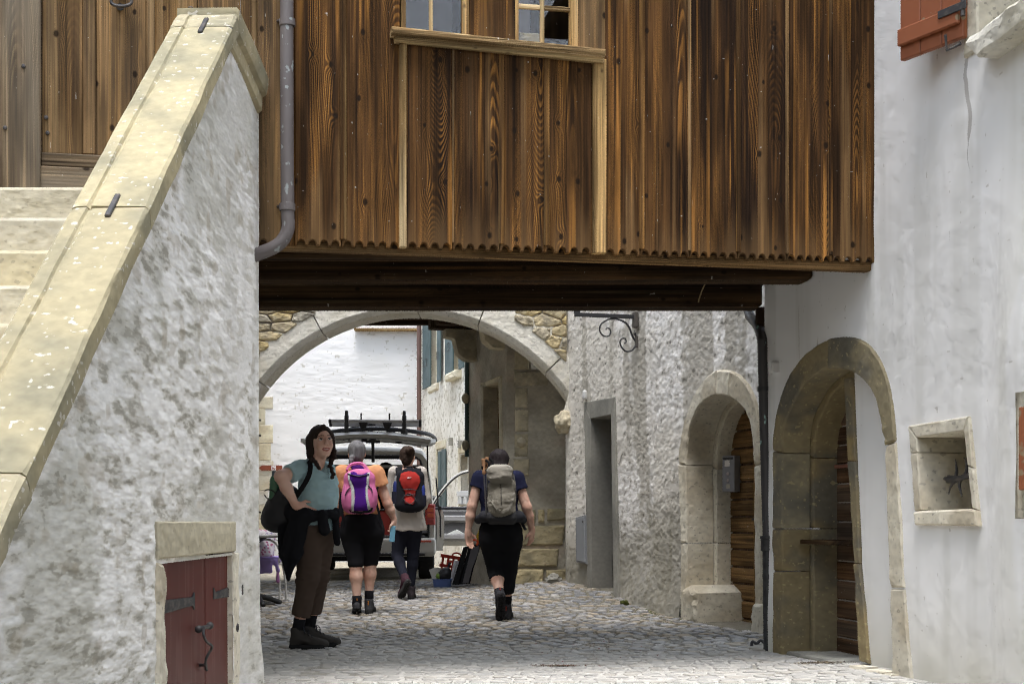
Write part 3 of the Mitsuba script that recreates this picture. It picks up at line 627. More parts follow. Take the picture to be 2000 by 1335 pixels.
part(ST, 'pintle', tube([SHW.P(-0.02, b0 + 0.1, 0.04), SHW.P(-0.02, b0 + 0.2, 0.04)], 0.013, 8), 'm_iron')
part(ST, 'stay', tube([SHW.P(0.03, b0 - 0.02, 0.0), SHW.P(0.08, b0 - 0.05, 0.05), SHW.P(0.08, b0 + 0.03, 0.06)], 0.008, 6), 'm_iron')
labels['plastered_house__shutter'] = {'label': 'peeling orange red shutter at the upper window'}
# lower shutter at the frame's right edge
h2 = R.P(R.px(2024, 900, 0.07)[0], 0, 0.07)
SH2 = Wall(h2[:2], (-0.62, 0.785), (-0.785, -0.62))
zb, zt = SH2.px(1996, 957)[1], SH2.px(1996, 795)[1]
w2 = 0.0
for q in np.linspace(0.02, 0.6, 100):
    p = SH2.P(q, 1.0)
    if CX + FOC * p[0] / p[1] < 1993: w2 = q; break
ST2 = 'plastered_house__shutter_001'
shutter(ST2, SH2, max(w2, 0.03), zb, zt, 'm_orange_paint', 2)
labels[ST2] = {'label': 'orange red shutter edge low at the right'}
part(WH, 'lower_window', wbox(R, R.px(2012, 900)[0], R.px(2012, 900)[0] + 0.9, 0.9, 1.56, -0.2, -0.12, 0.002), 'm_shade_plaster')
stone(WH, 'lower_window_stone', R, [(R.px(1998, 900)[0], 0.93), (R.px(2014, 900)[0], 0.93), (R.px(2014, 900)[0], 1.56), (R.px(1996, 900)[0], 1.56)], -0.15, 0.055, 'm_pale_stone')
# kerb stones at its foot
for k, (u0, u1, v) in enumerate(((1675, 1700, 1300), (1708, 1742, 1312), (1745, 1760, 1320))):
    a0, a1 = R.px(u0, v)[0], R.px(u1, v)[0]
    stone('street', 'kerbstone', R, [(a0, -0.1), (a1, -0.1), (a1, 0.05), (a0, 0.045)], -0.05, 0.07, 'm_pale_stone', 0.02, 0.06, 0.006)

# ---- rough house beyond the bridge -------------------------------------------------
RH = thing('rough_house', 'grey rough plastered house beyond the timber bridge with an arched oak door', 'house')
d2o = [(1334, 1210), (1334, 1060), (1330, 905), (1336, 850), (1350, 795), (1372, 750), (1403, 723), (1432, 724), (1456, 740), (1472, 765), (1483, 800), (1488, 860), (1490, 905), (1492, 1060), (1494, 1250)]
d2i = [(1346, 1210), (1346, 1060), (1345, 908), (1348, 865), (1358, 820), (1376, 787), (1404, 772), (1428, 775), (1447, 788), (1462, 806), (1472, 840), (1476, 880), (1478, 910), (1479, 1060), (1480, 1250)]
rd = [(1145, 785), (1205, 775), (1212, 1168), (1152, 1152)]                  # frame of the plain doorway
ri = [(1158, 818), (1198, 810), (1203, 1163), (1160, 1155)]
def disp2(a, z): return 0.030 * fb(a, z, 1.1, 13, 2) + 0.011 * fb(a * 0.5, z, 9, 17, 3) + 0.008 * np.abs(fb(a * 0.5 + z * 0.4, z - a * 0.3, 16, 23, 2)) * 2 + 0.10 * ssn(0.5, -0.1, z) * (0.5 + fb(a, z, 2, 8, 2)) * ssn(-1.9, -1.2, a)
a_far = R2.px(1108, 1000)[0]
m, uv = gridwall(R2, a_far, 1.95, -0.3, 6.2, 0.02, [poly(R2, d2o).buffer(-0.03), poly(R2, rd).buffer(-0.03)], disp2)
part(RH, 'wall', m, 'm_rough_plaster', smooth=True)
part(RH, 'roof', wbox(R2, a_far, 1.95, 6.2, 6.32, -4, 0.3, 0.01), 'm_beam')
ring(RH, 'doorway_stone', R2, d2o, d2i, [0, 1, 2, 6, 7, 12, 14], -0.24, 0.03, 'm_pale_stone', rough=0.003, bevel=0.014)
def shrink2(pts, du): return [(u + du * (1 if k < 7 else -1), v + (0 if k < 2 or k > 12 else 8)) for k, (u, v) in enumerate(pts)]
ring(RH, 'reveal_stone', R2, d2o, shrink2(d2i, 5), [0, 1, 2, 6, 12, 14], -0.46, -0.246, 'm_pale_stone', rough=0.003)
# buffer stone at the jamb's foot
stone(RH, 'guard_stone', R2, R2.pxs([(1338, 1215), (1368, 1218), (1366, 1158), (1352, 1142), (1340, 1150)], 0.02), -0.42, 0.07, 'm_pale_stone', 0.03, 0.06, 0.008)
stone(RH, 'guard_stone', R2, R2.pxs([(1478, 1262), (1500, 1262), (1498, 1180), (1484, 1178), (1478, 1190)], 0.02), -0.3, 0.08, 'm_pale_stone', 0.02, 0.06, 0.006)
OD = 'rough_house__oak_door'
dd = -0.40
oa0, oa1 = R2.px(1395, 1000, dd)[0], R2.px(1530, 1000, dd)[0]
vz = [R2.px(1440, v, dd)[1] for v in (1234, 1205, 1170, 1138, 1106, 1072, 1040, 1008, 975, 941, 908, 876, 842, 808, 775, 742)]
am = R2.px(1477, 1000, dd)[0]
for z0, z1 in zip(vz, vz[1:]):
    for q0, q1 in ((oa0, am - 0.02), (am + 0.02, oa1)):
        WID[0] += 1
        m = wbox(R2, q0, q1, z0 + 0.009, z1 - 0.009, dd - 0.02, dd + 0.008, 0.008)
        part(OD, 'panel', m, 'm_oak_door', uv=wood_uv(m, R2, WID[0], 'a'))
m = wbox(R2, am - 0.018, am + 0.018, vz[0], vz[-1], dd - 0.02, dd + 0.016, 0.003); part(OD, 'stile', m, 'm_oak_door', uv=wood_uv(m, R2, 5))
m = wbox(R2, oa0, oa1, vz[0], vz[-1], dd - 0.06, dd - 0.012, 0.003); part(OD, 'leaf', m, 'm_dark_door', uv=wood_uv(m, R2, 9))
def R2p(u, v, d): a, z = R2.px(u, v, d); return R2.P(a, z, d)
part(OD, 'handle', cat(tube([R2p(1470, 1014, dd + 0.05), R2p(1484, 1012, dd + 0.05)], 0.010, 8), tube([R2p(1483, 1012, dd), R2p(1483, 1012, dd + 0.05)], 0.01, 8),
     wbox(R2, R2.px(1480, 1000, dd)[0], R2.px(1486, 1000, dd)[0], R2.px(1483, 1050, dd)[1], R2.px(1483, 994, dd)[1], dd + 0.016, dd + 0.024, 0.002)), 'm_iron')
part(RH, 'threshold', wbox(R2, oa0, oa1, -0.2, R2.px(1440, 1238, -0.4)[1] - 0.005, -0.6, -0.38, 0.01), 'm_cement')
# plain doorway: cement frame round a dark entry
z0r, z1r = 0.0, 0
ringo = [rd[3], rd[0], rd[1], rd[2]]; ringi = [ri[3], ri[0], ri[1], ri[2]]
ring(RH, 'frame_stone', R2, ringo, ringi, [0, 1, 2, 3], -0.22, 0.03, 'm_cement', 0.003, 0.006, 0.001)
q = R2.pxs(ri)
ea0, ea1, ez1 = q[:, 0].min() - 0.1, q[:, 0].max() + 0.02, q[:, 1].max() + 0.05
cs = lambda a, d, z: R2.P(a, z, d)
part(RH, 'entry', cat(quad([cs(ea0, -0.2, 0), cs(ea0, -1.5, 0), cs(ea0, -1.5, ez1), cs(ea0, -0.2, ez1)]), quad([cs(ea1 + .2, -0.2, 0), cs(ea1 + .2, -1.5, 0), cs(ea1 + .2, -1.5, ez1), cs(ea1 + .2, -0.2, ez1)]),
     quad([cs(ea0, -1.5, 0), cs(ea1 + .2, -1.5, 0), cs(ea1 + .2, -1.5, ez1), cs(ea0, -1.5, ez1)]), quad([cs(ea0, -0.2, ez1), cs(ea1 + .2, -0.2, ez1), cs(ea1 + .2, -1.5, ez1), cs(ea0, -1.5, ez1)])), 'm_cement')
m = wbox(R2, ea0 + 0.0, ea1 + .2, 0.1, ez1, -1.0, -0.94, 0.004); part(RH, 'entry_door', m, 'm_dark_door', uv=wood_uv(m, R2, 21))
part(RH, 'entry_step', wbox(R2, ea0 - 0.02, ea1 + 0.04, -0.2, 0.125, -1.0, -0.03, 0.012), 'm_cement')
# gap closed between the two houses at the drainpipe
g0, g1 = R2.P(1.95, 0)[:2], R.P(-0.235, 0)[:2]

# ---- archway ------------------------------------------------------------------------
AR = thing('archway', 'weathered pale stone archway spanning the lane behind the walkers', 'archway')
AC = np.array([-1.188, 1.13]); R0, RO, RI, DEP = 2.22, 2.50, 2.17, 0.55
def arc(r, t): return AC + r * np.array([math.sin(t), math.cos(t)])
edges = np.radians([-78, -52, -27.7, 2.5, 21.4, 47, 57.5])
for k, (t0, t1) in enumerate(zip(edges, edges[1:])):
    n = 12; ts = np.linspace(t0 + 0.003, t1 - 0.003, n); v = []
    rr = np.random.default_rng(k + 40)
    ro = RO + 0.03 * rr.normal(size=n).cumsum() * 0.4 + (0.06 if k in (0, 4) else 0); ro[0] = ro[-1] = RO
    for t, o in zip(ts, ro):
        for r, d in ((o, -0.1), (o, 0.0), (R0 + 0.012, 0.0), (R0, -0.006), (RI + 0.006, -0.05), (RI, -0.056), (RI, -DEP), (o, -DEP)):
            c = arc(r, t); v.append(A.P(c[0], c[1], d))
    v = np.array(v); M = 8
    i, j = np.meshgrid(np.arange(n - 1), np.arange(M), indexing='ij')
    f = tri(np.stack([i * M + j, i * M + (j + 1) % M, (i + 1) * M + (j + 1) % M, (i + 1) * M + j], -1).reshape(-1, 4))
    capf = ear(np.array([[3, 0], [3, 1], [0.1, 1], [0, .95], [-.4, .6], [-.45, .55], [-.45, -3], [3, -3.0]]))
    f = np.vstack([f, capf, capf[:, ::-1] + (n - 1) * M])
    SID[0] += 1; m = fixed((v, f))
    part(AR, 'voussoir', m, 'm_arch_stone', uv=suv(m, A, SID[0]))
# the wall above it: mortar bed with rubble set in
sp = shapely.box(-4.6, 2.0, 0.78, 5.6).difference(shapely.Polygon([arc(RO - 0.12, t) for t in np.linspace(-1.35, 1.05, 60)] + [(0.75, 1.3), (-3.6, 1.3)]).buffer(0))
sp = max(sp.geoms, key=lambda g: g.area) if sp.geom_type == 'MultiPolygon' else sp
m, uv = gridwall(A, -4.6, 0.78, 1.4, 5.6, 0.03, [], lambda a, z: -0.02 + 0.02 * fb(a, z, 6, 31, 3), keep=sp)
part(AR, 'mortar_bed', m, 'm_lime_mortar', smooth=True, uv=suv(m, A, 950))
part(AR, 'back', quad([[-4.6, 16.5 + DEP, 3.4], [0.78, 16.5 + DEP, 3.4], [0.78, 16.5 + DEP, 5.6], [-4.6, 16.5 + DEP, 5.6]]), 'm_mortar')
part(AR, 'coping', wbox(A, -4.6, 0.78, 5.6, 5.7, -DEP - 0.05, 0.05), 'm_cement')
from scipy.spatial import Voronoi
def rubble(parent, name, w, region, sx, sz, seed, bsdf, d1=0.025, gap=0.012, d0=-0.04):
    r = np.random.default_rng(seed); x0, z0, x1, z1 = region.bounds
    pts = []; z = z0 - sz; k = 0
    while z < z1 + sz:
        x = x0 - sx + (k % 2) * sx * 0.5
        while x < x1 + sx: pts.append((x + r.normal(0, sx * 0.22), z + r.normal(0, sz * 0.22))); x += sx * (0.7 + 0.7 * r.random())
        z += sz * (0.8 + 0.4 * r.random()); k += 1
    pts = np.array(pts); vo = Voronoi(pts * [1 / sx, 1 / sz])
    for reg in vo.point_region:
        ids = vo.regions[reg]
        if -1 in ids or len(ids) < 3: continue
        pg = shapely.Polygon(vo.vertices[ids] * [sx, sz])
        if not pg.is_valid: continue
        pg = pg.intersection(region).buffer(-gap, join_style=1, quad_segs=2).simplify(0.004)
        if pg.is_empty or pg.geom_type != 'Polygon' or pg.area < sx * sz * 0.12: continue
        stone(parent, name, w, np.array(pg.exterior.coords)[:-1], d0, d1 * (0.5 + r.random()), bsdf, 0.012, 0.06, 0.006)
reg_r = sp.intersection(shapely.box(0.0, 2.55, 0.66, 3.45)); reg_l = sp.intersection(shapely.box(-3.25, 2.6, -2.25, 3.6))
rubble(AR, 'rubble_stone', A, reg_r.buffer(-0.02), 0.24, 0.13, 3, 'm_rubble', 0.018, 0.008)
rubble(AR, 'rubble_stone', A, reg_l.buffer(-0.02), 0.26, 0.10, 4, 'm_rubble', 0.014, 0.007)
# piers below the springing: left one carries the arch, right one is the corbel on the rough house
stone(AR, 'pier_stone', A, [(-4.0, -0.2), (-3.36, -0.2), (-3.36, 1.6), (-4.0, 1.6)], -DEP, 0.0, 'm_arch_stone', res=0.3)
cb = [A.P(0.69, 2.27, -0.02)]
rr = np.random.default_rng(5)
def lump(c, r, n=14, amp=0.25, seed=0, sub=2, s=6.0):
    ico = trimesh.creation.icosphere(subdivisions=sub); v = np.array(ico.vertices)
    k = 1 + amp * (meshkit.fbm(v * s * 0.35 + seed * 7.1, 3, seed) - 0.5) * 2
    return v * k[:, None] * np.asarray(r) + np.asarray(c), np.array(ico.faces)
m = lump([0.62, 16.62, 2.03], [0.13, 0.2, 0.14], seed=3, amp=0.35, sub=3)
SID[0] += 1; part(AR, 'corbel', m, 'm_shade_stone', smooth=True, uv=suv(m, A, SID[0]), label='worn carved stone corbel under the right springing')
# jamb between the arch's right springing and the rough house
stone(RH, 'end_stone', A, [(0.655, -0.1), (1.1, -0.1), (1.1, 6.1), (0.655, 6.1)], -0.9, 0.0, 'm_rough_plaster', res=0.3)
stone(AR, 'impost_stone', A, [(0.60, 2.14), (0.70, 2.14), (0.70, 2.36), (0.66, 2.36)], -DEP, -0.01, 'm_arch_stone', 0.01, 0.06)

# ---- house in the passage -------------------------------------------------------------
PH = thing('passage_house', 'brown shaded stone house behind the archway with a jettied upper floor', 'house')
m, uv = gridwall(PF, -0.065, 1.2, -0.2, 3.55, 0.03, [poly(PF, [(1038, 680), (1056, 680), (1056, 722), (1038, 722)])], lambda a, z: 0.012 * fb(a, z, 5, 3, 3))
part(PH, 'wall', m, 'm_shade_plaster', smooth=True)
def pst(q, d1=0.03, b='m_shade_stone', w=PF, bev=0.014, nm='stone'):
    pg = shapely.Polygon(w.pxs(q)).buffer(-0.006, join_style=2)
    stone(PH, nm, w, np.array(pg.exterior.coords)[:-1], -0.06, d1, b, bev, 0.08, 0.006)
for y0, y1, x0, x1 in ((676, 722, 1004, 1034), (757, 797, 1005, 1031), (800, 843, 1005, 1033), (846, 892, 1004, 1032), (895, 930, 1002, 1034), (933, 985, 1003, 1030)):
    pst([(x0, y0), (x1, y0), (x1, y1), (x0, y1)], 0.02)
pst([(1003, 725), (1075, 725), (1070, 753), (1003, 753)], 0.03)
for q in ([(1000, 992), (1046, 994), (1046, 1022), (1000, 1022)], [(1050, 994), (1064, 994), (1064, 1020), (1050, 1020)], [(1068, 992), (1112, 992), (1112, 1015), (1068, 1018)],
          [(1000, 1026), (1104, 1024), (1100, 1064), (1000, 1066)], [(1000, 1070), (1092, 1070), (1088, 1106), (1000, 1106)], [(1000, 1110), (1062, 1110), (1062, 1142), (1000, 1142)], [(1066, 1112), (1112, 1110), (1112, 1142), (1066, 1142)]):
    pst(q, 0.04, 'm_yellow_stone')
m = lump(PF.P(*PF.px(1018, 863), 0.03), [0.055, 0.06, 0.06], seed=5, amp=0.2, sub=2); part(PH, 'boss', m, 'm_shade_stone', smooth=True, uv=suv(m, PF, 500))
# side wall with its tall window
qw = [(946, 757), (976, 745), (978, 1000), (948, 1000)]; qo = [(941, 748), (981, 733), (983, 1010), (943, 1010)]
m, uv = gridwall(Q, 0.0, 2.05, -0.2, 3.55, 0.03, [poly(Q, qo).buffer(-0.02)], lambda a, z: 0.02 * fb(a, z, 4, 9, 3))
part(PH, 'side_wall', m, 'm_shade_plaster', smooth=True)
ring(PH, 'window_stone', Q, [qo[3], qo[0], qo[1], qo[2], qo[3]], [qw[3], qw[0], qw[1], qw[2], qw[3]], [0, 1, 2, 3, 4], -0.3, 0.02, 'm_shade_stone', 0.004, 0.01)
q = Q.pxs(qw)
for k in range(3):
    a0, a1 = q[:, 0].min() - .05, q[:, 0].max() + .05; st = (a1 - a0) / 3
    m = wbox(Q, a0 + st * k + .003, a0 + st * (k + 1) - .003, q[:, 1].min() - 0.05, q[:, 1].max() + 0.05, -0.22, -0.18, 0.005)
    part(PH, 'window_board', m, 'm_oak_door', uv=wood_uv(m, Q, 40 + k))
part(PH, 'far_wall', quad([Q.P(2.05, -0.2), Q.P(2.05, -0.2, -3), Q.P(2.05, 3.55, -3), Q.P(2.05, 3.55)]), 'm_shade_plaster')
for v in (775, 868):
    m = lump(Q.P(1.98, Q.px(926, v)[1], 0.06), [0.05, 0.05, 0.07], seed=v, amp=0.3); part(PH, 'boss', m, 'm_shade_stone', smooth=True, uv=suv(m, Q, 501))
m = wbox(Q, 2.02, 2.06, Q.px(925, 890)[1], Q.px(925, 700)[1], 0.0, 0.05); part(PH, 'shutter_edge', m, 'm_green_paint')
# jetty: corbels, beam ends, ceiling boards
def cyma(w, a0, a1, z1, d, h):
    prof = [(0, 0), (0.15 * d, -0.0)]
    pr = np.array([(0.0, z1 - h), (0.35 * d, z1 - 0.97 * h), (0.60 * d, z1 - 0.78 * h), (0.68 * d, z1 - 0.45 * h), (0.72 * d, z1 - 0.3 * h), (d, z1 - 0.25 * h), (d, z1), (0, z1)])
    v = np.vstack([w.P(np.full(len(pr), a), pr[:, 1], pr[:, 0]) for a in (a0, a1)]); n = len(pr); k = np.arange(n)
    c = ear(pr); f = np.vstack([tri(np.stack([k, (k + 1) % n, n + (k + 1) % n, n + k], 1)), c, c[:, ::-1] + n])
    return fixed((v, f))
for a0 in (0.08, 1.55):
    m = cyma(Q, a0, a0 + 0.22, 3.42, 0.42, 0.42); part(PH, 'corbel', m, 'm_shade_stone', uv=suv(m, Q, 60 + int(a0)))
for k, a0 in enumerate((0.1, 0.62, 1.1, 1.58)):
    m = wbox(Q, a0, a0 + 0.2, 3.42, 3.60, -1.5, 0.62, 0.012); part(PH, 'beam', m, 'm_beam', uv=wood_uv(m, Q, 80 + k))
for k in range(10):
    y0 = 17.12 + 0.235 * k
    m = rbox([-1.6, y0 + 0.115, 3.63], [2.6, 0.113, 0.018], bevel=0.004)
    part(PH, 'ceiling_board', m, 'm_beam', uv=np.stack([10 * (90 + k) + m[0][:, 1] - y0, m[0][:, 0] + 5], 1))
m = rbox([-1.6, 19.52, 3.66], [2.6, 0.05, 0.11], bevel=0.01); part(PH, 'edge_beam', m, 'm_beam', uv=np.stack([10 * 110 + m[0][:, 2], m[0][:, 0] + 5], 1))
# upper floor and roof over the ceiling
part(PH, 'upper_wall', cat(quad([[-4.2, 19.6, 3.7], [1.2, 19.6, 3.7], [1.2, 19.6, 5.6], [-4.2, 19.6, 5.6]]), quad([[-4.2, 17.1, 5.6], [1.2, 17.1, 5.6], [1.2, 19.6, 5.6], [-4.2, 19.6, 5.6]])), 'm_shade_plaster')
# a round lamp under the ceiling
m = lathe([(0.0, -0.085), (0.06, -0.078), (0.11, -0.05), (0.125, 0.0), (0.0, 0.0)], [-0.84, 18.2, 3.612]); 
single('ceiling_lamp', m, 'm_plastic', 'white round lamp under the dark boards behind the arch', 'lamp', smooth=60, color=col(m, (0.55, 0.55, 0.52)))

# ---- white house at the end of the yard ---------------------------------------------------
EH = thing('gable_house', 'bright white house closing the yard with stone quoins at its left corner', 'house')
m, uv = gridwall(TW, -6.2, -2.1, -0.4, 10.0, 0.12, [], lambda a, z: 0.02 * fb(a, z, 1.5, 3, 3)); part(EH, 'wall', m, 'm_far_white', smooth=True)
part(EH, 'side_wall', quad([[-6.2, 34, -0.4], [-6.2, 40, -0.4], [-6.2, 40, 10], [-6.2, 34, 10]]), 'm_far_white')
part(EH, 'roof', rbox([-4.1, 36.5, 10.1], [2.5, 3.3, 0.1]), 'm_brown_pipe')
for y0, y1, x1 in ((715, 742, 533), (744, 773, 517), (775, 798, 533), (798.5, 829, 518), (830, 865, 533), (866, 899, 529), (900, 928, 534), (929, 957, 530), (958, 985, 524), (986, 1014, 533), (1015, 1045, 522), (1046, 1072, 534), (1073, 1100, 526)):
    pg = TW.pxs([(493, y0), (x1, y0), (x1, y1), (493, y1)])
    stone(EH, 'quoin', TW, pg, -0.1, 0.02, 'm_quoin', 0.01, 0.1, 0.004)
m = cat(*[wbox(TW, -3.75, -2.2, z, z + 0.05, 0.0, 0.25, 0.004) for z in (5.33,)]); cpart_col = None; part(EH, 'eave_board', m, 'm_tan_wood', uv=wood_uv(m, TW, 77, 'a'))

# ---- roughcast house --------------------------------------------------------------------
CH = thing('shuttered_house', 'white roughcast house with green shutters beyond the van', 'house')
h1 = [(841, 560), (854, 548), (854, 746), (841, 754)]; h2_ = [(884, 540), (898, 530), (898, 722), (884, 730)]; h3 = [(855, 880), (869, 874), (869, 1010), (855, 1012)]; h4 = [(899, 888), (915, 882), (916, 985), (900, 988)]
m, uv = gridwall(H, 0.0, 11.0, -0.4, 9.0, 0.06, [poly(H, q).buffer(-0.02) for q in (h1, h2_, h3, h4)], lambda a, z: 0.02 * fb(a, z, 2, 3, 3)); part(CH, 'wall', m, 'm_roughcast', smooth=True)
for q, c in ((h1, (0.35, 0.33, 0.29)), (h2_, (0.35, 0.33, 0.29)), (h3, (0.2, 0.22, 0.2)), (h4, (0.06, 0.055, 0.05))):
    b = H.pxs(q); a0, a1, z0, z1 = b[:, 0].min(), b[:, 0].max(), b[:, 1].min(), b[:, 1].max()
    m = wbox(H, a0 - .05, a1 + .05, z0 - .05, z1 + .05, -0.3, -0.2); part(CH, 'window', m, 'm_shiny', color=col(m, c))
    for lo, hi in (((a0 - 0.14, a0), None), ((a1, a1 + 0.14), None)):
        stone(CH, 'jamb_stone', H, [(lo[0], z0), (lo[1], z0), (lo[1], z1), (lo[0], z1)], -0.22, 0.025, 'm_quoin', 0.01, 0.3)
    stone(CH, 'lintel', H, [(a0 - 0.12, z1), (a1 + 0.12, z1), (a1 + 0.12, z1 + 0.17), (a0 - 0.12, z1 + 0.17)], -0.22, 0.03, 'm_quoin', 0.01, 0.3)
    stone(CH, 'sill', H, [(a0 - 0.16, z0 - 0.16), (a1 + 0.2, z0 - 0.16), (a1 + 0.2, z0), (a0 - 0.16, z0)], -0.2, 0.14 if q is h2_ else 0.05, 'm_quoin', 0.03, 0.2)
for q, vt in (([(825, 560), (840, 552), (840, 753), (826, 760)], 0.05), ([(853, 545), (859, 541), (859, 743), (853, 747)], 0.09), ([(869, 542), (884, 533), (884, 727), (869, 735)], 0.06), ([(895, 560), (904, 556), (904, 717), (895, 722)], 0.12), ([(862, 880), (869, 876), (869, 1006), (862, 1008)], 0.05), ([(855, 884), (860, 881), (860, 1008), (855, 1010)], 0.05)):
    b = H.pxs(q, vt)
    sk = f"{CH}__shutter" + (f"_{COUNT.get('shn', 0):03d}" if COUNT.get('shn', 0) else ''); COUNT['shn'] = COUNT.get('shn', 0) + 1
    a0, a1, z0, z1 = b[:, 0].min(), b[:, 0].max(), b[:, 1].min(), b[:, 1].max(); h = (a1 - a0) / 2
    for k in range(2): part(sk, 'board', wbox(H, a0 + h * k + .002, a0 + h * (k + 1) - .002, z0, z1, vt - 0.03, vt, 0.004), 'm_green_paint')
    part(sk, 'latch', tube([H.P(a0 + h * .5, z0 + 0.5, vt + .02), H.P(a0 + h * .5, z0 + 0.66, vt + .02), H.P(a0 + h * 1.3, z0 + 0.66, vt + .02), H.P(a0 + h * 1.3, z0 + 0.5, vt + .02)], 0.006, 5, closed=True), 'm_iron')
for u, v in ((884, 862), (902, 867)):
    a, z = H.px(u, v); m = wbox(H, a - 0.06, a + 0.06, z - 0.08, z + 0.08, 0, 0.08); part(CH, 'vent_box', m, 'm_cement')
part(CH, 'roof', wbox(H, 0, 11, 9.0, 9.15, -3, 0.3), 'm_brown_pipe')
# downpipe at the corner of the two houses
p0, p1 = at(818.5, 1060, 33.65), at(818.5, 560, 33.65)
DPK = thing('drainpipe', 'brown downpipe between the white gable and the roughcast house', 'drainpipe')
m = tube([p0, p1 + [0, 0, 3]], 0.055, 10); part(DPK, 'pipe', m, 'm_brown_pipe', smooth=60)
for v in (700, 850, 980):
    c = at(818.5, v, 33.65); part(DPK, 'bracket', cat(lathe([(0.062, -0.02), (0.062, 0.02)], c), rbox(c + [0, 0.15, 0], [0.012, 0.14, 0.012])), 'm_brown_pipe')

# houses that close the lane on the left, mostly out of sight
LH = thing('courtyard_house', 'house along the left side of the lane behind the stair', 'house')
part(LH, 'wall', cat(quad([[-1.47, 7.8, -0.2], [-3.62, 16.5, -0.2], [-3.62, 16.5, 5.6], [-1.47, 7.8, 5.6]])), 'm_rough_plaster')
part(LH, 'yard_wall', cat(quad([[-4.2, 17.1, -0.2], [-6.3, 34, -0.4], [-6.3, 34, 5.6], [-4.2, 17.1, 5.6]])), 'm_rough_plaster')

# unseen houses added to block low sky light and darken the bridge's underside
BH = thing('lane_house', 'added unseen house behind the viewer blocking low sky light', 'house')
part(BH, 'wall', rbox([0, -11.0, 3.6], [13, 2.0, 4.0], bevel=0.05), 'm_shade_plaster')
BH2 = thing('lane_house', 'added unseen house left of the staircase blocking low sky light', 'house')
part(BH2, 'wall', rbox([-8.6, 0.5, 3.0], [3.6, 6.9, 3.4], bevel=0.05), 'm_shade_plaster')
# ---- timber bridge house across the lane --------------------------------------------------
TB = thing('timber_house', 'weathered brown timber house bridging the lane with vertical boards and scalloped lower edge', 'house')
def ap(u, v=300): return F.px(u, v)[0]
def zlow(a):
    # lower edge of the boards
    return np.interp(a, [ap(505), ap(1707)], [F.px(560, 478)[1], F.px(1700, 513)[1]])
ZT = 5.4
def plank_poly(a0, a1, ztop, scal=True, zb=None):
    zb0 = zlow(a0) if zb is None else zb; zb1 = zlow(a1) if zb is None else zb
    low = [(a0, zb0)]
    if scal:
        n = max(1, int(round((a1 - a0) / 0.062))); st = (a1 - a0) / n
        for k in range(n):
            c = a0 + st * (k + 0.5); zb_ = zb0 + (zb1 - zb0) * (c - a0) / (a1 - a0); r = 0.0215
            low += [(c - r, zb_)] + [(c - r * math.cos(t), zb_ + 1.45 * r * math.sin(t)) for t in np.linspace(0.35, math.pi - 0.35, 5)] + [(c + r, zb_)]
    low += [(a1, zb1)]
    return low + [(a1, ztop), (a0, ztop)]
sill_l, sill_r = F.px(765, 66), F.px(1183, 110)
def zsill(a): return np.interp(a, [sill_l[0], sill_r[0]], [sill_l[1], sill_r[1]])
prng = np.random.default_rng(2)
edges_px = [576, 667, 780]
for u0, u1 in ((576, 667), (667, 782), (1180, 1250), (1250, 1347), (1347, 1440), (1440, 1536), (1536, 1625), (1625, 1709)):
    a0, a1 = ap(u0), ap(u1)
    board(TB, 'plank', F, 0, 0, 0, 0, -0.03, 0.002 + 0.004 * prng.random(), 'm_plank', 0.004, pg=plank_poly(a0 + 0.0018, a1 - 0.0018, ZT))
for u0, u1 in ((793, 883), (883, 975), (975, 1062), (1062, 1155)):
    a0, a1 = ap(u0), ap(u1)
    board(TB, 'panel_plank', F, 0, 0, 0, 0, -0.03, 0.018 + 0.003 * prng.random(), 'm_plank', 0.004, pg=plank_poly(a0 + 0.0018, a1 - 0.0018, zsill((a0 + a1) / 2) - 0.03))
# cover strips over the joints
for u, w, b in ((670, 13, 'm_batten'), (1253, 10, 'm_batten'), (1346, 6, 'm_door_plank'), (1441, 9, 'm_batten'), (1536, 6, 'm_door_plank'), (1622, 7, 'm_plank')):
    a0, a1 = ap(u - w / 2), ap(u + w / 2); board(TB, 'cover_strip', F, a0, a1, zlow(a0) + 0.035, ZT, 0.0, 0.0155, b, 0.004)
for u, w, b in ((884, 4, 'm_door_plank'), (978, 10, 'm_batten'), (1066, 11, 'm_batten')):
    a0, a1 = ap(u - w / 2), ap(u + w / 2); board(TB, 'cover_strip', F, a0, a1, zlow(a0) + 0.035, zsill(a0) - 0.035, 0.0, 0.0265, b, 0.003)
for u0, u1 in ((779, 793), (1156, 1182)):
    a0, a1 = ap(u0), ap(u1); board(TB, 'panel_stile', F, 0, 0, 0, 0, -0.02, 0.034, 'm_tan_wood', 0.006, pg=plank_poly(a0, a1, zsill(a0) - 0.03, False))
# moulded window sill, slightly out of level
q = F.pxs([(765, 52), (1183, 97), (1183, 110), (765, 65)], 0.09); board(TB, 'sill', F, 0, 0, 0, 0, -0.02, 0.10, 'm_pale_wood', 0.008, pg=q, along='a')
q = F.pxs([(770, 64), (1181, 109), (1181, 122), (772, 80)], 0.06); board(TB, 'sill_moulding', F, 0, 0, 0, 0, -0.02, 0.062, 'm_pale_wood', 0.012, pg=q, along='a')
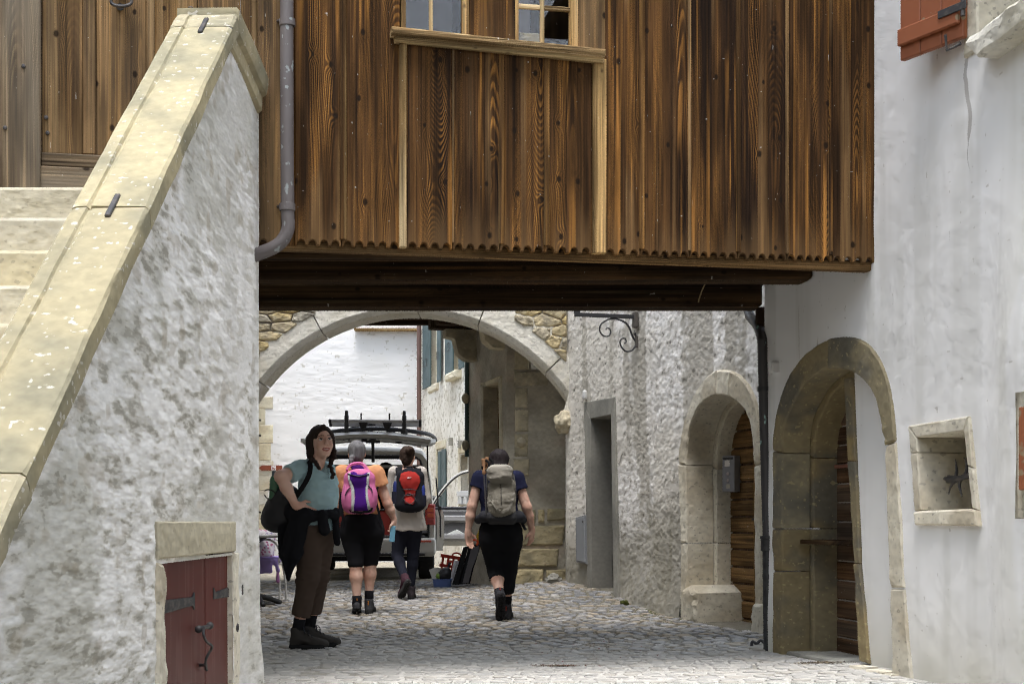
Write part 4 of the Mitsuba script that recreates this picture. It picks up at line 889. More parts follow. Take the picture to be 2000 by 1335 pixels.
# windows over the sill
def bar(u0, u1, v0, v1, d0, d1, bsdf, name, par): 
    a0, z1 = F.px(u0, v0, d1); a1, z0 = F.px(u1, v1, d1)
    return board(par, name, F, a0, a1, z0, z1, d0, d1, bsdf, 0.004)
zw = zsill(ap(900)) - 0.02
for u0, u1, pal in ((783, 792, 'm_tan_wood'), (903, 915, 'm_tan_wood'), (1005, 1012, 'm_tan_wood'), (1114, 1128, 'm_tan_wood')):
    a0, a1 = ap(u0), ap(u1); board(TB, 'window_post', F, a0, a1, zsill(a0) - 0.01, ZT, -0.05, 0.02, pal, 0.004)
for u0, u1 in ((915, 1006),):
    a0, a1 = ap(u0), ap(u1); board(TB, 'plank', F, a0, a1, zsill(a0) - 0.01, ZT, -0.03, 0.012, 'm_plank', 0.004)
a0, a1 = ap(1127), ap(1182); board(TB, 'plank', F, a0, a1, zsill(a0) - 0.01, ZT, -0.03, 0.006, 'm_door_plank', 0.004)
W1 = TB + '__window'; W2 = TB + '__window_001'
for wk, u0, u1, mull in ((W1, 792, 904, (839, 846)), (W2, 1011, 1115, (1056, 1064))):
    a0, a1 = ap(u0), ap(u1)
    board(wk, 'glazing_bar', F, ap(mull[0]), ap(mull[1]), zsill(a0) - 0.02, ZT - 0.3, -0.035, -0.008, 'm_pale_wood', 0.004)
    zb = zsill((a0 + a1) / 2)
    for hz in ((F.px(1064, 14)[1], 4.35) if wk == W2 else (4.1, 4.7)):
        for b0, b1 in ((a0, ap(mull[0])), (ap(mull[1]), a1)): board(wk, 'glazing_bar', F, b0 + .001, b1 - .001, hz - 0.012, hz + 0.012, -0.034, -0.009, 'm_pale_wood', 0.003, along='a')
    for b0, b1 in ((a0, ap(mull[0])), (ap(mull[1]), a1)):
        part(wk, 'pane', quad([F.P(b0, zb - .05, -0.02), F.P(b1, zb - .05, -0.02), F.P(b1, ZT, -0.02), F.P(b0, ZT, -0.02)]), 'm_glass')
    # inner shutter leaf / plastered reveal seen through the panes
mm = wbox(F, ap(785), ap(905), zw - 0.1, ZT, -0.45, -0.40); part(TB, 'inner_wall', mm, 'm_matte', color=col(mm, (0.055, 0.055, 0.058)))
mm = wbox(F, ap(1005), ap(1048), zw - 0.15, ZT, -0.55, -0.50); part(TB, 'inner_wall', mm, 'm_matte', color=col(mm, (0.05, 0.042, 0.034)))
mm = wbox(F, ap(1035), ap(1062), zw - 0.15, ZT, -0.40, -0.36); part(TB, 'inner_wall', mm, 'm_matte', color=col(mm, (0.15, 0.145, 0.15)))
stone(TB, 'inner_sill', F, F.pxs([(1012, 62), (1060, 66), (1060, 100), (1012, 100)], -0.12), -0.32, -0.12, 'm_coping', 0.01, 0.05, 0.004)
# box behind the boards, so that the rooms are dark
L0, L1 = ap(-260), 3.52
bk = [F.P(L0, 2.62, -0.04), F.P(L1, 2.62, -0.04), F.P(L1, 2.62, -2.3), F.P(L0, 2.62, -2.3)]
bt = [p + np.array([0, 0, ZT - 2.62]) for p in bk]
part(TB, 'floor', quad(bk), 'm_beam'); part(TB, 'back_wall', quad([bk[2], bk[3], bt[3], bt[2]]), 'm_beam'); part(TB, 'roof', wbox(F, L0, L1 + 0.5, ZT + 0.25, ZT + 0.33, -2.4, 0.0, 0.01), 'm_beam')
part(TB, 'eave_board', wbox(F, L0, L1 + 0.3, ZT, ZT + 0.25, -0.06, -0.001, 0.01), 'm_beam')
# underside: edge board, joists, soffit boards
board(TB, 'edge_board', F, ap(545), ap(1709), zlow(ap(1100)) - 0.03, zlow(ap(1100)) + 0.03, -0.12, -0.035, 'm_door_plank', 0.006, along='a')
def xbeam(y0, y1, z0, z1, x0, x1, nm, bs='m_beam'):
    WID[0] += 1
    m = rbox([(x0 + x1) / 2, (y0 + y1) / 2, (z0 + z1) / 2], [(x1 - x0) / 2, (y1 - y0) / 2, (z1 - z0) / 2], bevel=0.015)
    part(TB, nm, m, bs, uv=np.stack([10.0 * WID[0] + (m[0][:, 2] - z0) + (m[0][:, 1] - y0), m[0][:, 0] + 4], 1))
xbeam(9.20, 9.45, 2.475, 2.62, -2.4, 1.945, 'joist'); xbeam(10.0, 10.25, 2.415, 2.62, -2.4, 1.76, 'joist')
xbeam(8.72, 8.88, 2.53, 2.62, -1.6, 2.05, 'joist')
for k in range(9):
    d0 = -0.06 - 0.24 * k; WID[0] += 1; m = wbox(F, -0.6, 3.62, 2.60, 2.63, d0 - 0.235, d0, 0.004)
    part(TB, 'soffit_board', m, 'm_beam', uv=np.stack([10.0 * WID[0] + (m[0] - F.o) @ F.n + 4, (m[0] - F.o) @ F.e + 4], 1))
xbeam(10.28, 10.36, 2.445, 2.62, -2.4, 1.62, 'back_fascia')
# bracket under the far joist at the right
m = wbox(R, -0.36, -0.27, 2.28, 2.42, -0.12, 0.03, 0.02); part(TB, 'bracket', m, 'm_beam', uv=wood_uv(m, R, 170))
# boards left of the drainpipe and the stair door
a0, a1 = ap(503), ap(549)
board(TB, 'plank', F, 0, 0, 0, 0, -0.05, -0.018, 'm_door_plank', 0.004, pg=plank_poly(a0, a1, ZT))
a0, a1 = ap(549), ap(577); board(TB, 'plank', F, a0, a1, zlow(a0), ZT, -0.06, -0.03, 'm_plank', 0.004)
board(TB, 'door_post', F, ap(-70), ap(78), F.px(40, 366)[1] - 0.1, ZT, -0.06, 0.0, 'm_grey_wood', 0.005)
board(TB, 'plank', F, ap(-260), ap(-71), 1.9, ZT, -0.06, -0.002, 'm_grey_wood', 0.005)
DR = TB + '__door'
dz = F.px(120, 300, -0.05)[1]
for u0, u1 in ((79, 160), (185, 285), (301, 385), (385, 470), (470, 503)):
    board(DR, 'plank', F, ap(u0), ap(u1), dz, ZT, -0.09, -0.055, 'm_door_plank', 0.004, gap=0.0015)
for u0, u1 in ((160, 185), (285, 301)): board(DR, 'cover_strip', F, ap(u0), ap(u1), dz, ZT, -0.075, -0.042, 'm_door_plank', 0.006)
board(TB, 'door_sill', F, ap(78), ap(503), F.px(120, 327, -0.05)[1], dz - 0.003, -0.10, -0.03, 'm_grey_wood', 0.006, along='a')
board(TB, 'door_sill', F, ap(76), ap(503), F.px(120, 368, -0.05)[1] - 0.05, F.px(120, 328, -0.05)[1], -0.10, -0.02, 'm_grey_wood', 0.006, along='a')
def Fp(u, v, d): a, z = F.px(u, v, d); return F.P(a, z, d)
rg = [Fp(237 + dx, 8 + dy, 0.0) for dx, dy in ((-19, -10), (-18, 0), (-8, 4), (8, 4), (18, 0), (19, -10))]
part(DR, 'handle', cat(tube(spline(rg, 24), 0.009, 8), tube([Fp(237, -14, -0.05), Fp(237, -14, 0.0)], 0.02, 8), tube([Fp(235, 14, -0.055), Fp(235, 14, -0.04)], 0.02, 8), tube([Fp(216, -10, 0), Fp(258, -10, 0)], 0.009, 8)), 'm_iron', smooth=40)
for u, v in ((90, 230), (93, 260), (46, 130), (10, 250)): part(TB, 'nail', lathe([(0.012, 0), (0.01, 0.008), (0, 0.01)], Fp(u, v, 0.0 if u < 78 else -0.055), -F.n * -1, 8), 'm_iron')

# drainpipe on the timber front, bending under the boards
DP = thing('drainpipe', 'grey zinc drainpipe on the timber front bending left at its foot', 'drainpipe')
pp = [Fp(560, -300, 0.10), Fp(560, 100, 0.10), Fp(561, 330, 0.10), Fp(562, 425, 0.10)]
bend = spline([Fp(562, 425, 0.10), Fp(561, 452, 0.10), Fp(548, 474, 0.10), Fp(520, 490, 0.09), Fp(495, 500, 0.06)], 14)
part(DP, 'pipe', tube(np.vstack([pp[:-1], bend]), 0.036, 16), 'm_zinc', smooth=50)
for v in (45, 405, -150): part(DP, 'collar', lathe([(0.040, -0.02), (0.043, -0.018), (0.043, 0.018), (0.040, 0.02), (0.030, 0.02)], Fp(561, v, 0.10), n=18), 'm_zinc', smooth=40)
for v in (38, 400): part(DP, 'bracket', cat(tube([Fp(556, v, 0.1), Fp(543, v + 4, -0.02)], 0.009, 6)), 'm_iron')

# ---- stone staircase on the left --------------------------------------------------------
SC = thing('staircase', 'stone outdoor staircase on the left with a plastered parapet and yellow sandstone coping', 'staircase')
# coping line in S: (a, z) of its lower outer edge
c_hi, c_lo = S.px(449, 66), S.px(0, 1040)
slope = (c_hi[1] - c_lo[1]) / (c_hi[0] - c_lo[0])
def ztop(a): return np.where(a < c_hi[0], c_hi[1] - 0.02, c_hi[1] + slope * (a - c_hi[0]))
rd_o = S.pxs([(308, 1700), (308, 1095), (456, 1078), (459, 1700)])
a_e = c_hi[0] + (-0.28 - c_hi[1]) / slope
keep = shapely.Polygon([(0.0, -0.4), (a_e, -0.4), (a_e, -0.28), (c_hi[0], c_hi[1]), (0.0, c_hi[1])])
zone = lambda a, z: 1 - 0.75 * ssn(1.05, 0.5, a + 0.25 * fb(a, z, 2, 5, 2)) 
def dispS(a, z):
    l = fb(a * 0.30, z, 14, 3, 3) * 0.011 + fb(a * 0.32, z, 32, 4, 2) * 0.007
    return l * zone(a, z) + 0.02 * fb(a, z, 1.6, 6, 2) + 0.035 * ssn(0.45, 0.0, z + 0.15 * fb(a, z, 5, 7, 2)) * ssn(0.30, 0.0, a)
m, uv = gridwall(S, 0.0, 6.5, -0.3, 3.9, 0.0125, [shapely.Polygon(rd_o).buffer(-0.015), shapely.Polygon(S.pxs([(300, 1100), (460, 1085), (460, 1015), (300, 1015)])).buffer(-0.02)], dispS, keep)
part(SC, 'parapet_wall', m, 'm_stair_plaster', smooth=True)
# far end of the parapet and its back
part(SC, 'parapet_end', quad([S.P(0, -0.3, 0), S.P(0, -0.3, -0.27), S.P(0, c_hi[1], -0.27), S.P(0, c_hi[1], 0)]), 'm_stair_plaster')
a_e = c_hi[0] + (-0.28 - c_hi[1]) / slope
bk = [(0.0, -0.3), (a_e, -0.3), (a_e, -0.28), (c_hi[0], c_hi[1] - 0.04), (0.0, c_hi[1] - 0.04)]
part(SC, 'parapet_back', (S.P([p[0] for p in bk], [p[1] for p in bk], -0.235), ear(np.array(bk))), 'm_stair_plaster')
# coping stones: a moulded section swept up the slope
CW = 0.30
sec = np.array([(0.045, 0.0), (0.05, 0.045), (0.052, 0.085), (0.040, 0.098), (-0.165, 0.098), (-0.172, 0.090), (-0.180, 0.090), (-0.186, 0.102), (-0.225, 0.102), (-0.245, 0.094), (-0.250, 0.075), (-0.250, 0.0)])
def sweep_sec(a0, a1, za, zb, n=10, seed=0, level=False):
    """Section (d, height square to the slope) from (a0, za) to (a1, zb)."""
    r = np.random.default_rng(seed); L = math.hypot(a1 - a0, zb - za); e = np.array([(a1 - a0) / L, (zb - za) / L]); nn = np.array([-e[1], e[0]]); nn = nn if nn[1] > 0 else -nn
    v = []
    for t in np.linspace(0, 1, n):
        q = sec + r.normal(0, 0.0018, sec.shape)
        if t in (0.0, 1.0): q = q * [1, 0.97] 
        a = a0 + (a1 - a0) * t + nn[0] * q[:, 1]; z = za + (zb - za) * t + nn[1] * q[:, 1]
        v.append(S.P(a, z, q[:, 0]))
    v = np.vstack(v); M = len(sec); i, j = np.meshgrid(np.arange(n - 1), np.arange(M), indexing='ij')
    f = tri(np.stack([i * M + j, i * M + (j + 1) % M, (i + 1) * M + (j + 1) % M, (i + 1) * M + j], -1).reshape(-1, 4)); cp = ear(sec)
    f = np.vstack([f, cp, cp[:, ::-1] + (n - 1) * M])
    return fixed((v, f))
def cpa(v):
    # where along the slope a joint seen at height v lies (outer edge)
    for a in np.linspace(c_hi[0], 6.4, 4000):
        z = float(ztop(a)) + 0.11
        if CY - FOC * (z - EYE) / S.P(a, 0, 0.05)[1] >= v: return a
    return 6.4
joints = [c_hi[0], cpa(46), cpa(392), cpa(900), 4.15, 4.75]
for k, (a0, a1) in enumerate(zip(joints, joints[1:])):
    m = sweep_sec(a0 + 0.003, a1 - 0.003, float(ztop(a0 + 0.003)), float(ztop(a1 - 0.003)), 12, k)
    SID[0] += 1; part(SC, 'coping_stone', m, 'm_coping', uv=suv(m, S, SID[0]), smooth=35)
# level cap at the top, a moulding with a deeper band below it
capd = 0.0
prof = np.array([(0.0, -0.10), (0.02, -0.085), (0.022, -0.015), (0.045, 0.0), (0.052, 0.03), (0.058, 0.085), (0.045, 0.10), (-0.25, 0.10), (-0.25, -0.10)])
v = []
tz = [0.0, -0.035]
for a, dzz in ((c_hi[0] + 0.045, 0.012), (c_hi[0] * 0.5, -0.045), (0.012, -0.11)):
    v.append(S.P(np.full(len(prof), a), c_hi[1] + prof[:, 1] + dzz, prof[:, 0]))
v = np.vstack(v); M = len(prof); i, j = np.meshgrid(np.arange(2), np.arange(M), indexing='ij')
f = tri(np.stack([i * M + j, i * M + (j + 1) % M, (i + 1) * M + (j + 1) % M, (i + 1) * M + j], -1).reshape(-1, 4)); cp = ear(prof)
m = fixed((v, np.vstack([f, cp, cp[:, ::-1] + 2 * M]))); SID[0] += 1
part(SC, 'coping_stone', m, 'm_coping', uv=suv(m, S, SID[0]), smooth=30)
# iron clamps across two joints
en = np.array([1 / math.hypot(1, slope), slope / math.hypot(1, slope)]); nn = np.array([-en[1], en[0]]); nn = nn * np.sign(nn[1])
for ac in (cpa(46), cpa(392)):
    c = np.array([ac, float(ztop(ac))]) + nn * 0.103
    C0 = S.P(c[0], c[1], -0.085); ex = S.e * en[0] + np.array([0, 0, 1]) * en[1]; nz = S.e * nn[0] + np.array([0, 0, 1]) * nn[1]
    R_ = np.stack([ex, np.cross(nz, ex), nz], 1)
    part(SC, 'clamp', rbox(C0, [0.085, 0.011, 0.007], R_, 0.003), 'm_iron')
m = tube([S.P(joints[0] + 0.02, c_hi[1] + 0.115, -0.19) + np.array([0.012 * math.cos(t), 0, 0.012 * math.sin(t)]) for t in np.linspace(0, 6.28, 12)[:-1]], 0.003, 6, closed=True); part(SC, 'ring', m, 'm_iron')
# steps
for k in range(11):
    yk = 7.2 - 0.242 * k; zk = 2.61 - 0.205 * k
    if zk < 0.1: break
    xr = S.P(7.68 - yk, 0, -0.262)[0]
    back = 7.65 - (0 if k == 0 else 0.0); yb = 7.55 if k == 0 else 7.2 - 0.242 * (k - 1) + 0.02
    L = 1.55
    m = cat(rbox([xr - L / 2, (yk + yb) / 2, zk - 0.1], [L / 2, (yb - yk) / 2, 0.1], bevel=0.018))
    SID[0] += 1; part(SC, 'step', m, 'm_step', uv=np.stack([10.0 * SID[0] + 4 + m[0][:, 0] % 3, m[0][:, 2]], 1))
    part(SC, 'step_core', rbox([xr - L / 2, (yk + yb) / 2 + 0.06, zk / 2 - 0.16], [L / 2 - 0.01, (yb - yk) / 2 + 0.05, max(0.02, zk / 2 - 0.06)], bevel=0.002), 'm_mortar')
# cellar door in the parapet wall
stone(SC, 'lintel', S, S.pxs([(305, 1092), (457, 1076), (456, 1018), (305, 1018)]), -0.12, 0.012, 'm_step', 0.006, 0.1, 0.002)
stone(SC, 'jamb_stone', S, S.pxs([(304, 1420), (304, 1098), (318, 1100), (321, 1420)]), -0.12, 0.014, 'm_pale_stone', 0.014, 0.06, 0.004)
stone(SC, 'jamb_stone', S, S.pxs([(457, 1420), (455, 1078), (466, 1077), (468, 1420)]), -0.12, 0.006, 'm_pale_stone', 0.01, 0.06, 0.004)
CD = SC + '__cellar_door'
for q in ([(317, 1420), (315, 1094), (399, 1086), (401, 1420)], [(403, 1420), (400.5, 1087), (457, 1079), (459, 1420)]):
    pg = S.pxs(q, -0.03); m = block(S, pg, -0.075, -0.03, 0.005, back=True)
    part(CD, 'leaf', m, 'm_red_door', uv=wood_uv(m, S, 200))
part(CD, 'back', wbox(S, S.px(459, 1300)[0] - .05, S.px(300, 1300)[0] + .05, -0.3, S.px(380, 1070)[1], -0.16, -0.10), 'm_matte', color=np.tile([0.02, 0.018, 0.016], (24, 1)))
def Sq(pts, d): return S.pxs(pts, d)
for q in ([(313, 1175), (318, 1172), (378, 1165), (382, 1156), (382, 1190), (378, 1182), (320, 1199), (313, 1200)], [(420, 1147), (423, 1156), (462, 1141), (473, 1143), (473, 1158), (462, 1163), (423, 1169), (420, 1170)]):
    m = block(S, Sq(q, -0.02), -0.032, -0.022, 0.003, back=True); part(CD, 'hinge', m, 'm_iron')
def Sp_(u, v, d): a, z = S.px(u, v, d); return S.P(a, z, d)
m = cat(tube([Sp_(314, 1172, -0.01), Sp_(314, 1202, -0.01)], 0.014, 8), tube([Sp_(470, 1141, -0.01), Sp_(470, 1160, -0.01)], 0.014, 8)); part(CD, 'knuckle', m, 'm_iron', smooth=40)
lt = spline([Sp_(398, 1226, 0.02), Sp_(398, 1240, 0.03), Sp_(408, 1256, 0.035), Sp_(413, 1266, 0.03), Sp_(404, 1282, 0.01), Sp_(401, 1296, 0.0), Sp_(404, 1308, 0.0)], 30)
m = cat(tube(lt, 0.0065, 8), tube([Sp_(388, 1227, 0.0), Sp_(410, 1222, 0.02)], 0.010, 8), lump(Sp_(388, 1228, 0.0), [0.018] * 3, amp=0.1, sub=1), lump(Sp_(410, 1221, 0.02), [0.018] * 3, amp=0.1, sub=1), tube([Sp_(390, 1298, -0.03), Sp_(403, 1298, 0.01), Sp_(402, 1306, 0.0)], 0.008, 7))
part(CD, 'latch', m, 'm_iron', smooth=40)
m = tube([Sp_(464, 1225, 0.035) + np.array([0.0, 0.018 * math.cos(t), 0.018 * math.sin(t)]) for t in np.linspace(0, 6.28, 14)[:-1]], 0.004, 6, closed=True); part(SC, 'ring', m, 'm_iron')
# ---- signed-distance modelling for figures, packs and cloth -------------------------------
class Field:
    def __init__(s, lo, hi, h):
        s.lo, s.h = np.asarray(lo, float), h
        s.n = np.ceil((np.asarray(hi, float) - s.lo) / h).astype(int) + 1
        s.d = np.full(s.n, 1.0, np.float32)
    def sl(s, lo, hi):
        a = np.clip(np.floor((lo - s.lo) / s.h).astype(int), 0, s.n); b = np.clip(np.ceil((hi - s.lo) / s.h).astype(int) + 1, 0, s.n)
        return tuple(slice(x, y) for x, y in zip(a, b)), a
    def pts(s, S):
        ax = [s.lo[k] + s.h * np.arange(S[k].start, S[k].stop, dtype=np.float32) for k in range(3)]
        return np.stack(np.meshgrid(*ax, indexing='ij'), -1).astype(np.float32)
    def put(s, prim, k=0.02, op='add'):
        lo, hi, fn = prim; m = max(0.05, 2.5 * k)
        S, _ = s.sl(np.asarray(lo) - m, np.asarray(hi) + m)
        if any(x.stop <= x.start for x in S): return s
        e = fn(s.pts(S)).astype(np.float32); d = s.d[S]
        if op == 'sub': e, d = e, -d
        if k > 1e-6:
            hh = np.maximum(k - np.abs(d - e), 0) / k; r = np.minimum(d, e) - hh * hh * k * 0.25
        else: r = np.minimum(d, e)
        s.d[S] = -r if op == 'sub' else r
        return s
    def noise(s, amp, scale, seed=0, aniso=(1, 1, 1), where=None):
        S = tuple(slice(0, n) for n in s.n); near = np.abs(s.d) < amp * 2 + 3 * s.h
        idx = np.argwhere(near); P = s.lo + idx * s.h
        q = amp * (meshkit.fbm(P * scale * np.asarray(aniso), 3, seed) - 0.5) * 2
        if where is not None: q = q * where(P)
        s.d[near] += q
        return s
    def clip(s, fn):
        S = tuple(slice(0, n) for n in s.n); s.d = np.maximum(s.d, fn(s.pts(S)).astype(np.float32)); return s
    def mesh(s):
        d = s.d.copy(); d[0], d[-1], d[:, 0], d[:, -1], d[:, :, 0], d[:, :, -1] = (np.float32(0.5),) * 6
        ins = d < 0; c = np.zeros(np.array(d.shape) - 1, np.int8)
        for o in np.ndindex(2, 2, 2): c += ins[tuple(slice(q, n - 1 + q) for q, n in zip(o, d.shape))]
        act = np.argwhere((c > 0) & (c < 8))
        if not len(act): return np.zeros((0, 3)), np.zeros((0, 3), int)
        num = np.full(c.shape, -1, np.int64); num[tuple(act.T)] = np.arange(len(act))
        acc = np.zeros((len(act), 3)); cnt = np.zeros(len(act))
        for ax in range(3):
            for o in np.ndindex(2, 2):
                b = np.insert(np.array(o), ax, 0); e = b.copy(); e[ax] = 1
                d0, d1 = d[tuple((act + b).T)], d[tuple((act + e).T)]; x = (d0 < 0) != (d1 < 0)
                t = np.where(x, d0 / np.where(d0 == d1, 1, d0 - d1), 0); p = np.repeat(b[None].astype(float), len(act), 0); p[:, ax] += t
                acc += p * x[:, None]; cnt += x
        v = s.lo + s.h * (act + acc / cnt[:, None]); F_ = []
        for ax in range(3):
            u, w = [(1, 2), (2, 0), (0, 1)][ax]
            A0 = ins[tuple(slice(0, -1) if k == ax else slice(None) for k in range(3))]; A1 = ins[tuple(slice(1, None) if k == ax else slice(None) for k in range(3))]
            e = np.argwhere(A0 != A1); e = e[(e[:, u] > 0) & (e[:, w] > 0) & (e[:, u] < d.shape[u] - 1) & (e[:, w] < d.shape[w] - 1)]
            du, dw = np.eye(3, dtype=int)[u], np.eye(3, dtype=int)[w]
            q = np.stack([num[tuple((e - a * du - b * dw).T)] for a, b in ((1, 1), (0, 1), (0, 0), (1, 0))], 1)
            fl = A0[tuple(e.T)]; q[~fl] = q[~fl][:, ::-1]; F_.append(q[(q >= 0).all(1)])
        q = np.vstack(F_)
        return v, np.vstack([q[:, [0, 1, 2]], q[:, [0, 2, 3]]])
def cone(a, b, ra, rb):
    a, b = np.asarray(a, np.float32), np.asarray(b, np.float32); ab = b - a; L = max(float(ab @ ab), 1e-9); m = max(ra, rb)
    def fn(P):
        t = np.clip(((P - a) @ ab) / L, 0, 1); return np.linalg.norm(P - a - t[..., None] * ab, axis=-1) - (ra + (rb - ra) * t)
    return np.minimum(a, b) - m, np.maximum(a, b) + m, fn
def ell(c, r, R=np.eye(3)):
    c, r, R = np.asarray(c, np.float32), np.asarray(r, np.float32), np.asarray(R, np.float32); m = float(r.max())
    def fn(P):
        q = (P - c) @ R; k0 = np.linalg.norm(q / r, axis=-1); k1 = np.linalg.norm(q / (r * r), axis=-1) + 1e-6; return k0 * (k0 - 1) / k1
    return c - m, c + m, fn
def bx(c, h, R=np.eye(3), r=0.01):
    c, h, R = np.asarray(c, np.float32), np.asarray(h, np.float32) - r, np.asarray(R, np.float32); m = float(np.linalg.norm(h)) + r
    def fn(P):
        q = np.abs((P - c) @ R) - h; return np.linalg.norm(np.maximum(q, 0), axis=-1) + np.minimum(q.max(-1), 0) - r
    return c - m, c + m, fn
def cut(prim, p, n):
    """The part of a primitive behind the plane through p with normal n."""
    lo, hi, fn = prim; p, n = np.asarray(p, np.float32), np.asarray(n, np.float32); n = n / np.linalg.norm(n)
    return lo, hi, lambda P: np.maximum(fn(P), (P - p) @ n)
def sdf(prims, h, k=0.02, pad=0.04, post=None):
    """One smooth surface from primitives; an entry may be (prim, k) or (prim, k, 'sub')."""
    ps = [(q if isinstance(q, tuple) and not callable(q[-1]) else (q,)) for q in prims]
    lo = np.min([q[0][0] for q in ps if len(q) < 3], 0) - pad; hi = np.max([q[0][1] for q in ps if len(q) < 3], 0) + pad
    f = Field(lo, hi, h)
    for q in ps: f.put(q[0], q[1] if len(q) > 1 else k, q[2] if len(q) > 2 else 'add')
    if post: post(f)
    return f.mesh()
def basis(fwd, up=(0, 0, 1)):
    f = np.asarray(fwd, float); f = f / np.linalg.norm(f); u = np.asarray(up, float); r = np.cross(f, u); r /= np.linalg.norm(r); u = np.cross(r, f)
    return np.stack([r, f, u], 1)
def colr(m, c): return np.tile(np.asarray(c, float), (len(m[0]), 1))
def cpart(parent, name, m, c, bsdf='m_cloth', smooth=True, label=None): return part(parent, name, m, bsdf, smooth=smooth, color=colr(m, c), label=label)
def moved(m, R_, t): return m[0] @ np.asarray(R_).T + np.asarray(t), m[1]

SKIN_T = 'm_skin'
def hand_prims(w, d, n, L=0.17, curl=0.35, spread=0.12, thumb=1, r=0.0085, curls=None):
    """Palm and five fingers: wrist w, direction d of the fingers, n the back of the hand; thumb on side +-1."""
    d = np.asarray(d, float) / np.linalg.norm(d); n = np.asarray(n, float); n = n - d * (n @ d); n /= np.linalg.norm(n); s = np.cross(d, n) * thumb
    out = [(cone(w, w + d * 0.03, 0.024, 0.026), 0.02)]
    pc = w + d * 0.055
    R_ = np.stack([s, d, n], 1)
    out.append((ell(pc, [0.040, 0.052, 0.017], R_), 0.02))
    for k, (off, ln) in enumerate(((0.027, 0.070), (0.009, 0.080), (-0.009, 0.074), (-0.026, 0.058))):
        b = w + d * 0.090 + s * off - d * abs(off) * 0.25; dirv = d + s * off * spread * 6
        c = curl * (1 + 0.18 * k) if curls is None else curls[k]; p = b; ang = 0.0
        for j, seg in enumerate((0.45, 0.32, 0.23)):
            ang += c * (0.7 if j == 0 else 1.0); q = p + (dirv / np.linalg.norm(dirv) * math.cos(ang) - n * math.sin(ang)) * ln * seg
            out.append((cone(p, q, r * (1 - 0.08 * j), r * (0.95 - 0.10 * j)), 0.006)); p = q
    b = w + d * 0.030 + s * 0.026; m = b + (d * 0.6 + s * 0.75 - n * 0.25) * 0.040; e = m + (d * 0.9 + s * 0.25 - n * 0.35) * 0.034
    out += [(cone(b, m, 0.013, 0.0105), 0.012), (cone(m, e, 0.0105, 0.008), 0.006)]
    return out
def body(J, stout=1.0, h=0.008, hands=(), head=True, extra=(), ts=None):
    """A whole figure from its joints as one surface."""
    s = stout; q = []; ts = ts or stout * 0.92
    ax = J['shR'] - J['shL']; ax = ax / np.linalg.norm(ax); up = J['neck'] - J['pelvis']; up /= np.linalg.norm(up); fw = np.cross(up, ax); R_ = np.stack([ax, fw, up], 1)
    c = J['pelvis'] * 0.35 + J['neck'] * 0.65
    q += [ell(J['pelvis'] + up * 0.02, [0.155 * ts, 0.115 * ts, 0.13], R_), (ell(J['pelvis'] * 0.65 + J['neck'] * 0.35, [0.14 * ts, 0.105 * ts, 0.15], R_), 0.06), (ell(c, [0.155 * ts, 0.105 * ts, 0.17], R_), 0.06)]
    nb = J['neck'] - up * 0.04
    for S_, E, W_ in (('shR', 'elR', 'wrR'), ('shL', 'elL', 'wrL')):
        q += [(cone(nb, J[S_], 0.055, 0.050 * s), 0.05), (cone(J[S_], J[E], 0.050 * s, 0.040 * s), 0.03), (cone(J[E], J[E] * .6 + J[W_] * .4, 0.040 * s, 0.039 * s), 0.02), (cone(J[E] * .6 + J[W_] * .4, J[W_], 0.039 * s, 0.026), 0.02)]
    for H_, K, A_ in (('hipR', 'knR', 'anR'), ('hipL', 'knL', 'anL')):
        q += [(cone(J[H_], J[K], 0.088 * s, 0.056 * s), 0.05), (cone(J[K], J[K] * .62 + J[A_] * .38, 0.054 * s, 0.053 * s), 0.03), (cone(J[K] * .62 + J[A_] * .38, J[A_], 0.053 * s, 0.034), 0.03)]
    q += [(cone(nb - up * 0.02, J['head'] - up * 0.05, 0.055, 0.050), 0.03)]
    if head:
        Rh = J['Rh']; hp = lambda x, y, z: J['head'] + Rh @ np.array([x, y, z])
        q += [(ell(hp(0, -0.012, 0.030), [0.074, 0.094, 0.085], Rh), 0.03), (ell(hp(0, 0.028, -0.030), [0.060, 0.066, 0.080], Rh), 0.03), (ell(hp(0, 0.060, -0.092), [0.030, 0.026, 0.022], Rh), 0.03),
              (ell(hp(0.034, 0.062, -0.035), [0.024, 0.022, 0.026], Rh), 0.02), (ell(hp(-0.034, 0.062, -0.035), [0.024, 0.022, 0.026], Rh), 0.02),
              (cone(hp(0, 0.090, 0.012), hp(0, 0.106, -0.022), 0.008, 0.0125), 0.012), (ell(hp(0.012, 0.096, -0.026), [0.009, 0.009, 0.007], Rh), 0.006), (ell(hp(-0.012, 0.096, -0.026), [0.009, 0.009, 0.007], Rh), 0.006),
              (ell(hp(0.076, -0.008, -0.008), [0.011, 0.020, 0.032], Rh), 0.008), (ell(hp(-0.076, -0.008, -0.008), [0.011, 0.020, 0.032], Rh), 0.008),
              (ell(hp(0.032, 0.094, 0.012), [0.017, 0.012, 0.010], Rh), 0.010, 'sub'), (ell(hp(-0.032, 0.094, 0.012), [0.017, 0.012, 0.010], Rh), 0.010, 'sub')]
    for hnd in hands: q += hnd
    return sdf(list(q) + list(extra), h, 0.03)
